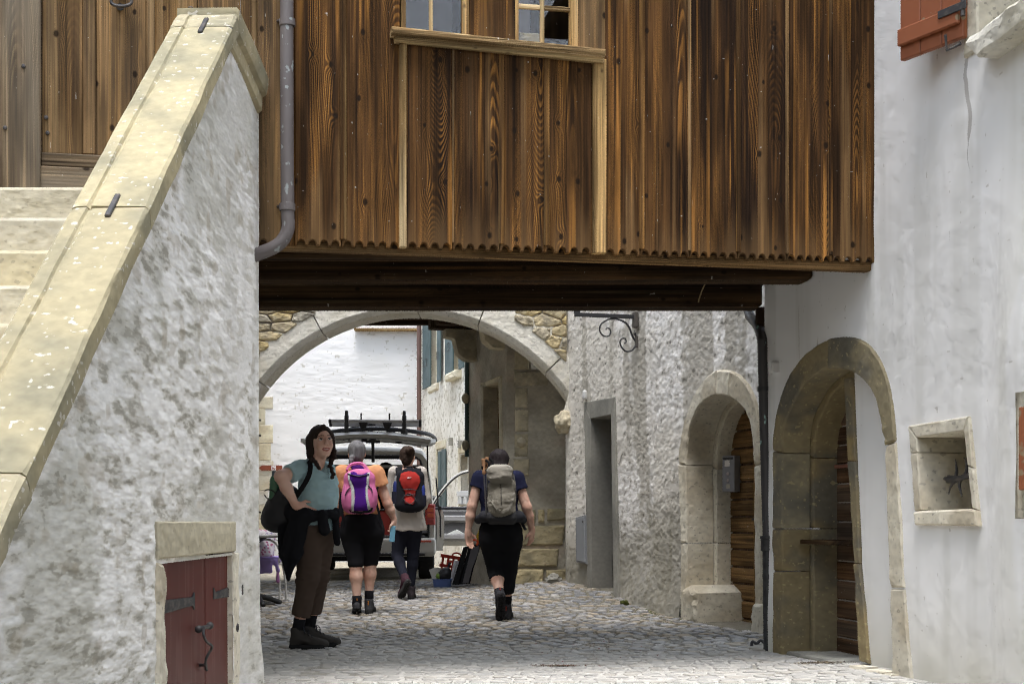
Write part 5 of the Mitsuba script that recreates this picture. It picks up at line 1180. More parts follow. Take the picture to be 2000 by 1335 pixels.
def make_boot():
    up = sdf([cone([0, -0.024, 0.070], [0, -0.030, 0.128], 0.043, 0.046), (ell([0, -0.038, 0.045], [0.038, 0.048, 0.050]), 0.02), (cone([0, 0.0, 0.080], [0, 0.105, 0.046], 0.041, 0.035), 0.025), (ell([0, 0.140, 0.040], [0.043, 0.062, 0.033]), 0.02),
              (ell([0, 0.178, 0.034], [0.036, 0.028, 0.026]), 0.015), (bx([0, 0.05, -0.065], [0.2, 0.3, 0.082], r=0.001), 0.0, 'sub'), (cone([0, -0.030, 0.128], [0, -0.034, 0.20], 0.036, 0.040), 0.004, 'sub'), (ell([0, 0.030, 0.112], [0.012, 0.05, 0.006], basis((0, 1, -0.5))), 0.008),
              (ell([0.040, 0.03, 0.062], [0.006, 0.05, 0.010], basis((0, 1, -0.25))), 0.006), (ell([-0.040, 0.03, 0.062], [0.006, 0.05, 0.010], basis((0, 1, -0.25))), 0.006)], 0.005, 0.02, post=lambda f: f.noise(0.003, 30, 2))
    ol = np.array([(0, -0.086), (0.024, -0.078), (0.036, -0.045), (0.032, 0.02), (0.040, 0.09), (0.044, 0.14), (0.036, 0.180), (0.014, 0.203)]); ol = np.vstack([ol, ol[::-1] * [-1, 1]])
    pg = shapely.Polygon(ol).buffer(0.012).buffer(-0.010).simplify(0.0015); w_ = [np.array(pg.buffer(b, join_style=1).simplify(0.0015).exterior.coords)[:-1] for b in (0.0,)][0]
    c0 = w_.mean(0); n = len(w_); v = np.vstack([np.c_[c0 + (w_ - c0) * f, np.full(n, z)] for f, z in ((0.93, 0.0), (1.0, 0.006), (1.0, 0.018), (0.96, 0.030))]); k = np.arange(n); k2 = (k + 1) % n
    f = np.vstack([tri(np.stack([a * n + k, a * n + k2, (a + 1) * n + k2, (a + 1) * n + k], 1)) for a in range(3)] + [ear(w_)[:, ::-1], ear(w_) + 3 * n]); v[:, 2] += np.where(v[:, 1] > 0.11, (v[:, 1] - 0.11) ** 2 * 2.4, 0) + np.where(v[:, 1] < -0.05, (v[:, 1] + 0.05) ** 2 * 4, 0)
    sole = fixed((v, f))
    lugs = cat(*[rbox([sx * 0.019, y, -0.003 + max(0, y - 0.11) ** 2 * 2.4], [0.014, 0.009, 0.006], bevel=0.002) for y in np.arange(-0.06, 0.18, 0.027) for sx in (-1, 1)])
    lace = [tube(spline([[-0.022, 0.016 + 0.026 * k, 0.118 - 0.016 * k], [0, 0.026 + 0.026 * k, 0.130 - 0.016 * k], [0.022, 0.040 + 0.026 * k, 0.110 - 0.016 * k]], 7), 0.0032, 5) for k in range(4)] + [tube(spline([[0, 0.03, 0.13], [s * 0.035, 0.03, 0.148], [s * 0.05, 0.045, 0.12], [s * 0.018, 0.035, 0.128]], 14), 0.0028, 5) for s in (-1, 1)]
    return up, sole, lugs, cat(*lace)
BOOT = make_boot()
def boot(owner, R_, t, c_up, c_sole, c_lace, accent=None):
    k = f'{owner}__boot'; c = COUNT.get('b' + k, 0); COUNT['b' + k] = c + 1; k = k if c == 0 else f'{k}_{c:03d}'
    cpart(k, 'upper', moved(BOOT[0], R_, t), c_up, 'm_matte'); cpart(k, 'sole', cat(moved(BOOT[1], R_, t), moved(BOOT[2], R_, t)), c_sole, 'm_matte', 40); cpart(k, 'lace', moved(BOOT[3], R_, t), c_lace, 'm_matte')
    if accent is not None:
        cpart(k, 'heel_loop', moved(rbox([0, -0.079, 0.108], [0.004, 0.004, 0.020], bevel=0.002), R_, t), accent, 'm_matte', False)
# ---- the walkers -------------------------------------------------------------------------
def Jf(Y0): return lambda u, v, dy=0.0: at(u, v, Y0 + dy)
DARK = (0.012, 0.012, 0.014)
def leg_cut(a, b, ra, rb, t): 
    a, b = np.asarray(a), np.asarray(b); return cut(cone(a, b, ra, rb), a + (b - a) * t, b - a)

# 1: the woman who has turned round
P = thing('person', 'smiling woman with dark braids, teal t-shirt and brown capri trousers, hand on hip', 'person')
Y1 = 10.15; j = Jf(Y1)
fw1 = np.array([0.93, -0.36, 0]); rt1 = np.array([-0.36, -0.93, 0])
pel = j(615, 1030); J = dict(pelvis=pel, neck=j(613, 902), head=j(629, 862, -0.03), shR=j(588, 917, -0.13), shL=j(637, 920, 0.15), elR=j(548, 930, -0.27), wrR=j(577, 986, -0.20), elL=j(650, 968, 0.23), wrL=j(646, 1014, 0.16),
      hipR=pel + rt1 * 0.085 - [0, 0, 0.03], hipL=pel - rt1 * 0.085 - [0, 0, 0.03], knR=j(602, 1128, -0.07), anR=j(583, 1222, -0.06), knL=j(622, 1124, 0.07), anL=j(606, 1214, 0.10))
J['Rh'] = basis((0.40, -0.91, 0.03), (-0.10, 0.05, 1))
hnR = hand_prims(J['wrR'], [0.88, 0.18, -0.42], [-0.25, -0.93, 0.25], curl=0.18, thumb=-1, r=0.0085, spread=0.25)
hnL = hand_prims(J['wrL'], [0.2, 0.1, -1], [0.8, 0.5, 0], curl=0.4, thumb=1)
part(P, 'body', body(J, 1.06, 0.006, [hnR, hnL], ts=0.78), 'm_skin', smooth=True)
Rh = J['Rh']; hd = lambda x, y, z: J['head'] + Rh @ np.array([x, y, z])
for sx in (1, -1):
    e = f'{P}__eye' + ('' if sx == 1 else '_001')
    m = moved(vf(trimesh.creation.icosphere(subdivisions=2, radius=0.0115)), Rh * [1.25, 1, 0.75], hd(sx * 0.032, 0.078, 0.011)); cpart(e, 'white', m, (0.62, 0.60, 0.58), 'm_shiny')
    cpart(e, 'iris', moved(vf(trimesh.creation.icosphere(subdivisions=2, radius=0.0062)), Rh * [1, 0.6, 1], hd(sx * 0.031, 0.0875, 0.0105)), (0.03, 0.018, 0.012), 'm_shiny')
    cpart(e, 'lash', tube(spline([hd(sx * 0.016, 0.0885, 0.011), hd(sx * 0.030, 0.0915, 0.019), hd(sx * 0.047, 0.081, 0.013)], 10), 0.0024, 6), (0.04, 0.025, 0.02), 'm_matte')
    cpart(P, 'eyebrow', tube(spline([hd(sx * 0.015, 0.0955, 0.0345), hd(sx * 0.032, 0.0955, 0.0375), hd(sx * 0.051, 0.081, 0.031)], 10), np.linspace(0.0030, 0.0018, 10), 6), (0.06, 0.038, 0.028), 'm_matte')
cpart(P, 'lips', cat(tube(spline([hd(-0.027, 0.080, -0.053), hd(-0.012, 0.0925, -0.055), hd(0.012, 0.0925, -0.055), hd(0.027, 0.080, -0.053)], 12), [0.002] + [0.0042] * 10 + [0.002], 7), tube(spline([hd(-0.027, 0.080, -0.053), hd(-0.012, 0.090, -0.069), hd(0.012, 0.090, -0.069), hd(0.027, 0.080, -0.053)], 12), [0.002] + [0.005] * 10 + [0.002], 7)), (0.42, 0.13, 0.11), 'm_plastic')
cpart(P, 'teeth', moved(vf(trimesh.creation.icosphere(subdivisions=2, radius=1)), Rh * [0.021, 0.009, 0.007], hd(0, 0.083, -0.061)), (0.70, 0.68, 0.62), 'm_shiny')
# hair: parted in the middle, two braids brought forward
hp = [ell(hd(0, -0.026, 0.040), [0.083, 0.104, 0.083], Rh), (ell(hd(0, -0.075, -0.030), [0.084, 0.062, 0.098], Rh), 0.03), (cone(hd(0.074, -0.035, 0.02), hd(0.078, -0.045, -0.10), 0.036, 0.030), 0.03), (cone(hd(-0.072, -0.035, 0.02), hd(-0.076, -0.045, -0.10), 0.030, 0.026), 0.03),
      (cone(hd(0.074, 0.000, 0.035), hd(0.080, -0.022, -0.080), 0.017, 0.021), 0.025), (cone(hd(-0.074, 0.000, 0.035), hd(-0.080, -0.022, -0.080), 0.017, 0.021), 0.025),
      (ell(hd(0, 0.090, -0.030), [0.068, 0.085, 0.098], Rh), 0.008, 'sub'), (ell(hd(0, 0.118, 0.040), [0.056, 0.056, 0.048], Rh), 0.010, 'sub'),
      (cone(hd(0.004, 0.055, 0.105), hd(0.062, 0.052, 0.030), 0.013, 0.012), 0.012), (cone(hd(-0.004, 0.055, 0.105), hd(-0.062, 0.052, 0.030), 0.013, 0.012), 0.012), (cone(hd(0, 0.09, 0.112), hd(0, -0.08, 0.132), 0.004, 0.004), 0.008, 'sub')]
br = spline([hd(0.080, -0.015, -0.070), hd(0.082, -0.010, -0.105), j(614, 901, -0.19), j(620, 908, -0.215), j(622, 914, -0.22)], 9)
br2 = spline([hd(-0.080, -0.005, -0.070), hd(-0.082, 0.0, -0.11), j(645, 905, -0.02), j(648, 918, -0.06), j(650, 932, -0.09)], 10)
for b_ in (br, br2):
    for k, p in enumerate(b_): hp.append((ell(p + np.array([0.005 * (-1) ** k, 0, 0]), [0.0195 - 0.0007 * k, 0.019, 0.014]), 0.005))
    for p, q in zip(b_, b_[1:]): hp.append((cone(p, q, 0.013, 0.012), 0.003))
m = sdf(hp, 0.005, 0.02, post=lambda f: f.noise(0.005, 42, 3, (1, 1, 0.25)))
part(P, 'hair', m, 'm_hair', smooth=True, color=colr(m, (0.024, 0.014, 0.010)))
# shirt, trousers, socks, boots
upv = np.array([0, 0, 1.0]); Rb = np.stack([-rt1 * -1, fw1, upv], 1)
Rb = np.stack([rt1, fw1, upv], 1)
TEAL = (0.33, 0.47, 0.49)
abd = j(620, 990); che = j(618, 945)
def sleeve(S_, E, t, r0, r1): return leg_cut(S_, np.asarray(E), r0, r1, t)
shirt = [ell(che, [0.160, 0.120, 0.17], Rb), (ell(che + fw1 * 0.058 + rt1 * 0.075 - upv * 0.055, [0.072, 0.070, 0.065], Rb), 0.05), (ell(che + fw1 * 0.058 - rt1 * 0.075 - upv * 0.055, [0.072, 0.070, 0.065], Rb), 0.05),
         (ell(abd, [0.155, 0.136, 0.14], Rb), 0.07), (ell(pel + upv * 0.0, [0.172, 0.142, 0.12], Rb), 0.07), (cone(J['neck'] - upv * 0.035, J['shR'], 0.060, 0.062), 0.04), (cone(J['neck'] - upv * 0.035, J['shL'], 0.060, 0.062), 0.04),
         (sleeve(J['shR'], J['elR'] + [0, 0, -0.01], 0.62, 0.066, 0.068), 0.03), (sleeve(J['shL'], J['elL'], 0.62, 0.066, 0.066), 0.03),
         (cone(j(624, 906, -0.06), j(633, 917, -0.12), 0.046, 0.022), 0.012, 'sub'), (cone(J['neck'], J['neck'] + [0.02, 0, 0.2], 0.066, 0.07), 0.01, 'sub')]
m = sdf(shirt, 0.007, 0.03, post=lambda f: (f.noise(0.009, 9, 4, (1, 1, 2.2)), f.noise(0.005, 22, 14, (1, 1, 1.6)), f.clip(lambda Q: (j(600, 1041)[2] + 0.05 * 0 + 0.10 * (Q[..., 0] - pel[0]) * -1) - Q[..., 2])))
cpart(P, 'shirt', m, TEAL)
BROWN = (0.066, 0.046, 0.035)
tr = [ell(pel - upv * 0.03, [0.168, 0.136, 0.13], Rb)]
for H_, K, A_, t in (('hipR', 'knR', 'anR', 0.80), ('hipL', 'knL', 'anL', 0.80)):
    tr += [(cone(J[H_], J[K], 0.112, 0.077), 0.04), (leg_cut(J[K], J[A_], 0.075, 0.066, t), 0.04)]
m = sdf(tr, 0.007, 0.03, post=lambda f: (f.noise(0.010, 8, 8, (1, 1, 1.3)), f.noise(0.009, 13, 9, (1, 1, 3.0), lambda q: np.exp(-((q[:, 2] - J['knR'][2]) / 0.14) ** 2)), f.clip(lambda Q: Q[..., 2] - (pel[2] + 0.02))))
cpart(P, 'trousers', m, BROWN)
for A_, K in (('anR', 'knR'), ('anL', 'knL')):
    d = J[K] - J[A_]; d /= np.linalg.norm(d); cpart(P, 'sock', tube([J[A_] - d * 0.06, J[A_] + d * 0.02, J[A_] + d * 0.055], [0.043, 0.042, 0.043], 14), DARK)
g1 = lambda p: float(ground_z(p[0], p[1]))
Rf = basis((0.97, -0.20, 0)); t = J['anR'].copy(); t[2] = g1(t) + 0.004; boot(P, Rf * [1, 1.0, 1], t + Rf @ [0, 0.018, 0], (0.040, 0.036, 0.032), (0.014, 0.014, 0.015), (0.02, 0.022, 0.028))
Rf = basis((0.95, -0.10, 0)); t = J['anL'].copy(); t[2] = g1(t) + 0.004; boot(P, Rf, t + Rf @ [0, 0.018, 0], (0.040, 0.036, 0.032), (0.014, 0.014, 0.015), (0.02, 0.022, 0.028))
# dark jacket tied round the waist
w = lambda u, v, dy: j(u, v, dy)
jk = [cone(w(655, 1000, -0.02), w(628, 1006, -0.16), 0.030, 0.034), (cone(w(628, 1006, -0.16), w(596, 1006, -0.20), 0.032, 0.045), 0.02), (cone(w(596, 1006, -0.20), w(572, 1000, -0.10), 0.045, 0.06), 0.03), (cone(w(572, 1000, -0.10), w(590, 998, 0.16), 0.05, 0.04), 0.03), (cone(w(655, 1000, -0.02), w(650, 1002, 0.15), 0.03, 0.03), 0.02),
      (cone(w(583, 1012, -0.16), w(558, 1082, -0.16), 0.065, 0.045), 0.03), (cone(w(590, 1015, -0.20), w(577, 1085, -0.20), 0.055, 0.038), 0.03), (cone(w(558, 1082, -0.16), w(563, 1132, -0.17), 0.045, 0.006), 0.02), (cone(w(577, 1085, -0.20), w(586, 1078, -0.20), 0.030, 0.028), 0.02), (cone(w(553, 1030, -0.05), w(549, 1085, -0.08), 0.04, 0.022), 0.03), (cone(w(577, 1085, -0.20), w(563, 1130, -0.18), 0.035, 0.006), 0.02),
      (cone(w(630, 1004, -0.19), w(634, 1036, -0.19), 0.034, 0.036), 0.012), (cone(w(643, 1003, -0.16), w(655, 1007, -0.12), 0.028, 0.030), 0.012), (cone(w(655, 1004, -0.10), w(659, 1060, -0.06), 0.028, 0.022), 0.012)]
m = sdf(jk, 0.007, 0.02, post=lambda f: f.noise(0.012, 11, 6, (1.6, 1.6, 0.7)))
cpart(P, 'tied_jacket', m, (0.010, 0.010, 0.012))
# 2: her black backpack, worn low, with a bottle
BP = thing('backpack', 'small black backpack hanging low on the back of the woman in teal', 'backpack')
bk_ = [ell(j(549, 998, 0.02), [0.10, 0.13, 0.13], Rb), (ell(j(540, 1015, 0.02), [0.085, 0.12, 0.09], Rb), 0.05), (ell(j(560, 970, 0.0), [0.075, 0.11, 0.09], Rb), 0.05)]
m = sdf(bk_, 0.007, 0.03, post=lambda f: f.noise(0.010, 9, 12, (1, 1, 0.8))); cpart(BP, 'bag', m, (0.013, 0.013, 0.015), 'm_plastic')
st = spline([j(598, 903, -0.10), j(606, 908, -0.185), j(605, 922, -0.215), j(597, 941, -0.205), j(585, 960, -0.19), j(572, 980, -0.155), j(564, 995, -0.10)], 26)
m = ribbon(st, [1, 0.2, 0.5], 0.017, 0.004); cpart(BP, 'strap', m, (0.010, 0.010, 0.011), smooth=False)
st = spline([j(628, 905, 0.08), j(637, 915, -0.02), j(639, 930, -0.06), j(640, 950, 0.0)], 20); cpart(BP, 'strap', ribbon(st, [1, 0.2, 0.4], 0.011, 0.004), (0.010, 0.010, 0.011), smooth=False)
lp = [j(528 - 12 * math.cos(t) + 0, 966 + 10 * math.sin(t) + 0.3 * (12 * math.cos(t)) * -1, -0.04) for t in np.linspace(0.25, 5.9, 22)]; cpart(BP, 'loop', tube(lp, 0.0045, 7), (0.012, 0.012, 0.012), 'm_plastic')
BT = thing('water_bottle', 'green drink bottle with a grey cap in the top of the black backpack', 'bottle')
m = lathe([(0.0, -0.10), (0.034, -0.10), (0.036, 0.05), (0.030, 0.075), (0.020, 0.085), (0.0, 0.085)], j(536, 952, 0.0), (0.05, 0, 1), 18); cpart(BT, 'flask', m, (0.03, 0.13, 0.055), 'm_shiny', 40)
m = lathe([(0.0, 0.083), (0.022, 0.083), (0.024, 0.115), (0.020, 0.12), (0.0, 0.12)], j(536, 952, 0.0), (0.05, 0, 1), 14); cpart(BT, 'cap', m, (0.12, 0.14, 0.16), 'm_plastic', 40)

# 3: the woman with the pink and purple pack
P2 = thing('person', 'walking woman with grey ponytail, orange t-shirt and black knee breeches', 'person')
Y2 = 13.75; j = Jf(Y2)
pel = j(707, 1026); J = dict(pelvis=pel, neck=j(698, 912), head=j(697, 885, 0.03), shR=j(735, 924), shL=j(667, 924), elR=j(757, 983, 0.03), wrR=j(769, 1014, 0.08), elL=j(655, 980, 0.03), wrL=j(652, 1020, 0.08),
      hipR=j(726, 1040), hipL=j(688, 1040), knR=j(723, 1098, 0.03), anR=j(721, 1160, 0.02), knL=j(695, 1100, -0.08), anL=j(697, 1170, -0.10))
J['Rh'] = basis((-0.10, 1, -0.02))
hnR = hand_prims(J['wrR'], [0.02, 0.10, -1], [0.95, -0.3, 0], curl=0.75, thumb=1, r=0.010)
hnL = hand_prims(J['wrL'], [-0.02, 0.10, -1], [-0.95, -0.3, 0], curl=0.5, thumb=-1, r=0.010)
part(P2, 'body', body(J, 1.12, 0.008, [hnR, hnL]), 'm_skin', smooth=True)
hd = lambda x, y, z: J['head'] + J['Rh'] @ np.array([x, y, z])
hp = [ell(hd(0, -0.020, 0.035), [0.087, 0.104, 0.092], J['Rh']), (ell(hd(0, -0.055, -0.03), [0.072, 0.065, 0.075], J['Rh']), 0.03), (ell(hd(0, 0.09, -0.04), [0.07, 0.07, 0.10], J['Rh']), 0.01, 'sub'), (ell(j(687, 893, -0.10), [0.028, 0.028, 0.026]), 0.012), (cone(j(686, 899, -0.11), j(684, 910, -0.12), 0.026, 0.014), 0.010)]
m = sdf(hp, 0.006, 0.02, post=lambda f: f.noise(0.004, 45, 3, (1, 1, 0.3)))
def grey_hair(v):
    g = meshkit.fbm(v * [70, 70, 14], 3, 2)[:, None]; return np.array([[0.05, 0.047, 0.048]]) * (1 - g) + np.array([[0.25, 0.245, 0.25]]) * g
part(P2, 'hair', m, 'm_hair', smooth=True, color=grey_hair(m[0]))
ORG = (0.62, 0.30, 0.15); R0_ = np.eye(3)
sh = [ell(j(702, 955), [0.185, 0.125, 0.19], R0_), (ell(j(705, 990), [0.185, 0.13, 0.13], R0_), 0.07), (cone(J['neck'] - upv * 0.05, J['shR'], 0.065, 0.07), 0.04), (cone(J['neck'] - upv * 0.05, J['shL'], 0.065, 0.07), 0.04), (sleeve(J['shR'], J['elR'], 0.42, 0.078, 0.076), 0.03), (sleeve(J['shL'], J['elL'], 0.48, 0.078, 0.076), 0.03), (cone(J['neck'], J['neck'] + upv * 0.2, 0.064, 0.07), 0.01, 'sub')]
m = sdf(sh, 0.009, 0.03, post=lambda f: (f.noise(0.008, 8, 4), f.clip(lambda Q: j(700, 1010)[2] - Q[..., 2]))); cpart(P2, 'shirt', m, ORG)
tr = [ell(pel + upv * 0.01, [0.205, 0.155, 0.15], R0_), (ell(j(690, 1038, -0.06), [0.115, 0.10, 0.11], R0_), 0.04), (ell(j(725, 1038, -0.06), [0.115, 0.10, 0.11], R0_), 0.04)]
for H_, K, A_, t in (('hipR', 'knR', 'anR', 0.06), ('hipL', 'knL', 'anL', 0.04)): tr += [(cone(J[H_], J[K], 0.125, 0.072), 0.03), (leg_cut(J[K], J[A_], 0.070, 0.066, t), 0.02)]
m = sdf(tr, 0.009, 0.03, post=lambda f: (f.noise(0.006, 9, 8), f.clip(lambda Q: Q[..., 2] - j(700, 1001)[2]))); cpart(P2, 'breeches', m, DARK)
for A_, K in (('anR', 'knR'), ('anL', 'knL')):
    d = J[K] - J[A_]; d /= np.linalg.norm(d); cpart(P2, 'sock', tube([J[A_] - d * 0.07, J[A_] + d * 0.01, J[A_] + d * 0.035], [0.046, 0.044, 0.045], 14), DARK)
Rf = basis((0.05, 1, 0)); t = J['anR'].copy(); t[2] = g1(t) + 0.004; boot(P2, Rf, t + Rf @ [0, 0.018, 0], (0.045, 0.045, 0.048), (0.02, 0.02, 0.021), (0.03, 0.03, 0.03), (0.5, 0.16, 0.02))
Rf = basis((-0.12, 1, -0.22), (0, 0.1, 1)); t = J['anL'].copy(); t[2] = g1(t) + 0.055; boot(P2, Rf, t + Rf @ [0, 0.018, -0.01], (0.045, 0.045, 0.048), (0.02, 0.02, 0.021), (0.03, 0.03, 0.03), (0.5, 0.16, 0.02))
PK = thing('backpack', 'pink and purple hiking backpack with two silver strips', 'backpack')
Rp = basis((0.03, 1, -0.10)); pk = lambda u, v, dy=0.0: j(u, v, -0.20 + dy)
b_ = [bx(pk(702, 961), [0.152, 0.085, 0.205], Rp, 0.08), (ell(pk(702, 935, -0.02), [0.122, 0.085, 0.095], Rp), 0.03), (ell(pk(680, 972, -0.03), [0.065, 0.075, 0.13], Rp), 0.03), (ell(pk(724, 972, -0.03), [0.065, 0.075, 0.13], Rp), 0.03)]
m = sdf(b_, 0.007, 0.03, post=lambda f: f.noise(0.006, 9, 5)); cpart(PK, 'bag', m, (0.56, 0.155, 0.32))
# front panel and strips follow the bag's front
def surf_strip(pts, halfw, th, c, name, owner, mesh_tree, off=0.006):
    pts = np.array(pts); ray_o = pts.copy(); v = mesh_tree[0]
    out = []
    for p in pts:
        dxy = np.abs(v[:, 0] - p[0]) + np.abs(v[:, 2] - p[2]); near = np.argsort(dxy)[:12]; y = v[near, 1].min(); out.append([p[0], y - off, p[2]])
    return cpart(owner, name, ribbon(spline(out, 24), [1, 0, 0], halfw, th), c, smooth=False)
pan = []
for u, v in ((702, 918), (702, 930), (702, 945), (702, 960), (702, 975), (702, 990), (702, 996)): pan.append(pk(u, v))
bagm = m
def panel(owner, name, outline, mesh, th, c, n=14, bsdf='m_cloth', sub=0.012, bulge=0.0, yoff=0.0):
    """A cloth panel that lies on a bag's front: pixels of its outline, laid on the mesh."""
    v = mesh[0]; pg = shapely.Polygon([(q[0], q[2]) for q in outline]); x0, z0, x1, z1 = pg.bounds
    X_, Z_ = np.meshgrid(np.arange(x0, x1 + sub, sub), np.arange(z0, z1 + sub, sub), indexing='ij'); ins = shapely.contains_xy(pg.buffer(sub * 0.6), X_, Z_)
    from scipy.spatial import cKDTree
    fr = v[v[:, 1] < np.median(v[:, 1])]; tr_ = cKDTree(fr[:, [0, 2]]); _, ii = tr_.query(np.stack([X_, Z_], -1).reshape(-1, 2), k=6); Yg = fr[ii, 1].mean(1).reshape(X_.shape)
    from scipy.ndimage import gaussian_filter
    Yg = gaussian_filter(Yg, 1.0) - th + yoff
    # snap the border vertices onto the outline
    bp = shapely.points(X_, Z_); near = shapely.boundary(pg); dist = shapely.distance(bp, near)
    Yg -= bulge * np.minimum(dist / 0.06, 1) ** 0.7
    P_ = np.stack([X_, Yg, Z_], -1); snap = (dist < sub * 0.9)
    for a, b in np.argwhere(snap & ins):
        s_ = near.interpolate(near.project(bp[a, b])); P_[a, b, 0], P_[a, b, 2] = s_.x, s_.y
    na, nz = X_.shape; i_, j_ = np.meshgrid(np.arange(na - 1), np.arange(nz - 1), indexing='ij'); ok = ins[:-1, :-1] & ins[1:, :-1] & ins[1:, 1:] & ins[:-1, 1:]
    f = tri(np.stack([i_ * nz + j_, (i_ + 1) * nz + j_, (i_ + 1) * nz + j_ + 1, i_ * nz + j_ + 1], -1)[ok]); u_ = np.unique(f); re = np.full(na * nz, -1); re[u_] = np.arange(len(u_))
    v0 = P_.reshape(-1, 3)[u_]; f0 = re[f]; n0 = len(v0); vb = v0 + [0, th * 1.6, 0]
    ed = np.vstack([f0[:, [0, 1]], f0[:, [1, 2]], f0[:, [2, 0]]]); es = {tuple(e) for e in ed}; bd = np.array([e for e in es if (e[1], e[0]) not in es])
    side = tri(np.stack([bd[:, 1], bd[:, 0], bd[:, 0] + n0, bd[:, 1] + n0], 1))
    return cpart(owner, name, (np.vstack([v0, vb]), np.vstack([f0, f0[:, ::-1] + n0, side])), c, bsdf)
panel(PK, 'centre_panel', [pk(*q) for q in ((687, 922), (694, 921), (702, 927), (712, 926), (720, 922), (723, 926), (719, 945), (717, 965), (721, 997), (692, 997), (696, 970), (693, 950), (685, 935))], bagm, 0.006, (0.072, 0.014, 0.205))
panel(PK, 'reflective_strip', [pk(*q) for q in ((681, 924), (686, 922), (688, 940), (694, 955), (695, 975), (693, 998), (688, 998), (689, 975), (688, 955), (682, 938))], bagm, 0.009, (0.50, 0.50, 0.49))
panel(PK, 'reflective_strip', [pk(*q) for q in ((719, 923), (724, 922), (722, 945), (720, 960), (722, 975), (726, 994), (721, 996), (717, 975), (716, 955), (718, 940))], bagm, 0.009, (0.50, 0.50, 0.49))
panel(PK, 'base', [pk(*q) for q in ((684, 996), (705, 998), (728, 991), (731, 992), (726, 1000), (705, 1003), (686, 1001))], bagm, 0.008, (0.02, 0.02, 0.025))
cpart(PK, 'handle', ribbon(spline([pk(678, 919, 0.0), pk(683, 909, 0.03), pk(695, 904.5, 0.04), pk(708, 906, 0.04), pk(716, 915, 0.02), pk(720, 920, 0.0)], 24), [0, 1, 0.3], 0.022, 0.010), (0.56, 0.155, 0.32), smooth=False)
cpart(PK, 'top_panel', ribbon(spline([pk(686, 914, 0.09), pk(700, 911, 0.09), pk(712, 915, 0.09)], 10), [0, 0.2, 1], 0.03, 0.006), (0.08, 0.02, 0.19), smooth=False)
for q in (((680, 925), (690, 928), (703, 930), (716, 928), (722, 926)), ((677, 968), (681, 958), (686, 953)), ((729, 962), (725, 952), (721, 949))):
    z_ = [pk(u, v) for u, v in q]
    for p in z_:
        d_ = np.abs(bagm[0][:, 0] - p[0]) + np.abs(bagm[0][:, 2] - p[2]); p[1] = bagm[0][np.argsort(d_)[:10], 1].min() - 0.012
    cpart(PK, 'zip', tube(spline(z_, 14), 0.0055, 6), (0.02, 0.015, 0.03), 'm_plastic')
for q in (((672, 955), (668, 985), (670, 1012), (672, 1034)), ((738, 950), (736, 985), (741, 1005), (744, 1025)), ((668, 960), (664, 985), (666, 1008))):
    cpart(PK, 'strap', ribbon(spline([pk(u, v, 0.08) for u, v in q], 14), [1, 0, 0], 0.011, 0.003), (0.012, 0.012, 0.015), smooth=False)
PHN = single('phone', rbox(j(766.5, 1042, 0.055), [0.026, 0.005, 0.078], euler(0.05, 0.06, 0.35), 0.004), 'm_shiny', 'pale blue phone held by the woman with the pink and purple pack', 'phone', color=np.tile([0.17, 0.42, 0.58], (24, 1)))

# 4: the woman with the red pack
P3 = thing('person', 'walking woman with brown hair bun, beige blouse and black leggings', 'person')
Y3 = 16.0; j = Jf(Y3)
pel = j(797, 1022); J = dict(pelvis=pel, neck=j(796, 915), head=j(796, 892, 0.03), shR=j(822, 922), shL=j(770, 922), elR=j(831, 972, 0.05), wrR=j(826, 990, 0.24), elL=j(762, 970, 0.05), wrL=j(766, 990, 0.24),
      hipR=j(808, 1036), hipL=j(782, 1036), knR=j(807, 1082, 0.03), anR=j(803, 1140, 0.05), knL=j(776, 1084, 0.02), anL=j(790, 1128, -0.22))
J['Rh'] = basis((0.12, 1, -0.05))
hnR = hand_prims(J['wrR'], [-0.3, 1, 0.2], [0.2, 0, 1], curl=0.5, thumb=-1, r=0.010); hnL = hand_prims(J['wrL'], [0.3, 1, 0.2], [-0.2, 0, 1], curl=0.5, thumb=1, r=0.010)
part(P3, 'body', body(J, 0.96, 0.009, [hnR, hnL]), 'm_skin', smooth=True)
hd = lambda x, y, z: J['head'] + J['Rh'] @ np.array([x, y, z])
hp = [ell(hd(0, -0.020, 0.035), [0.084, 0.102, 0.090], J['Rh']), (ell(hd(0, -0.055, -0.03), [0.066, 0.06, 0.075], J['Rh']), 0.03), (ell(hd(0, 0.09, -0.04), [0.07, 0.07, 0.10], J['Rh']), 0.01, 'sub'), (ell(j(801, 880, -0.10), [0.050, 0.045, 0.045]), 0.012), (ell(j(804, 876, -0.13), [0.025, 0.025, 0.022]), 0.01)]
m = sdf(hp, 0.007, 0.02, post=lambda f: f.noise(0.010, 34, 3)); part(P3, 'hair', m, 'm_hair', smooth=True, color=colr(m, (0.040, 0.024, 0.017)))
BEI = (0.50, 0.455, 0.41)
sh = [ell(j(797, 955), [0.165, 0.115, 0.19], R0_), (ell(j(797, 990), [0.165, 0.12, 0.13], R0_), 0.06), (cone(j(797, 995), j(801, 1030), 0.15, 0.185), 0.05), (cone(J['neck'] - upv * 0.05, J['shR'], 0.05, 0.06), 0.04), (cone(J['neck'] - upv * 0.05, J['shL'], 0.05, 0.06), 0.04),
      (cone(J['shR'], J['elR'], 0.066, 0.058), 0.03), (leg_cut(J['elR'], J['wrR'], 0.056, 0.05, 0.85), 0.03), (cone(J['shL'], J['elL'], 0.066, 0.058), 0.03), (leg_cut(J['elL'], J['wrL'], 0.056, 0.05, 0.85), 0.03)]
m = sdf(sh, 0.009, 0.03, post=lambda f: (f.noise(0.016, 9, 4, (2.2, 2.2, 0.35), lambda q: np.clip((j(0, 985)[2] - q[:, 2]) / 0.15, 0.15, 1)), f.clip(lambda Q: j(700, 1036)[2] - Q[..., 2] - 0.006 * np.sin(Q[..., 0] * 40)))); cpart(P3, 'blouse', m, BEI)
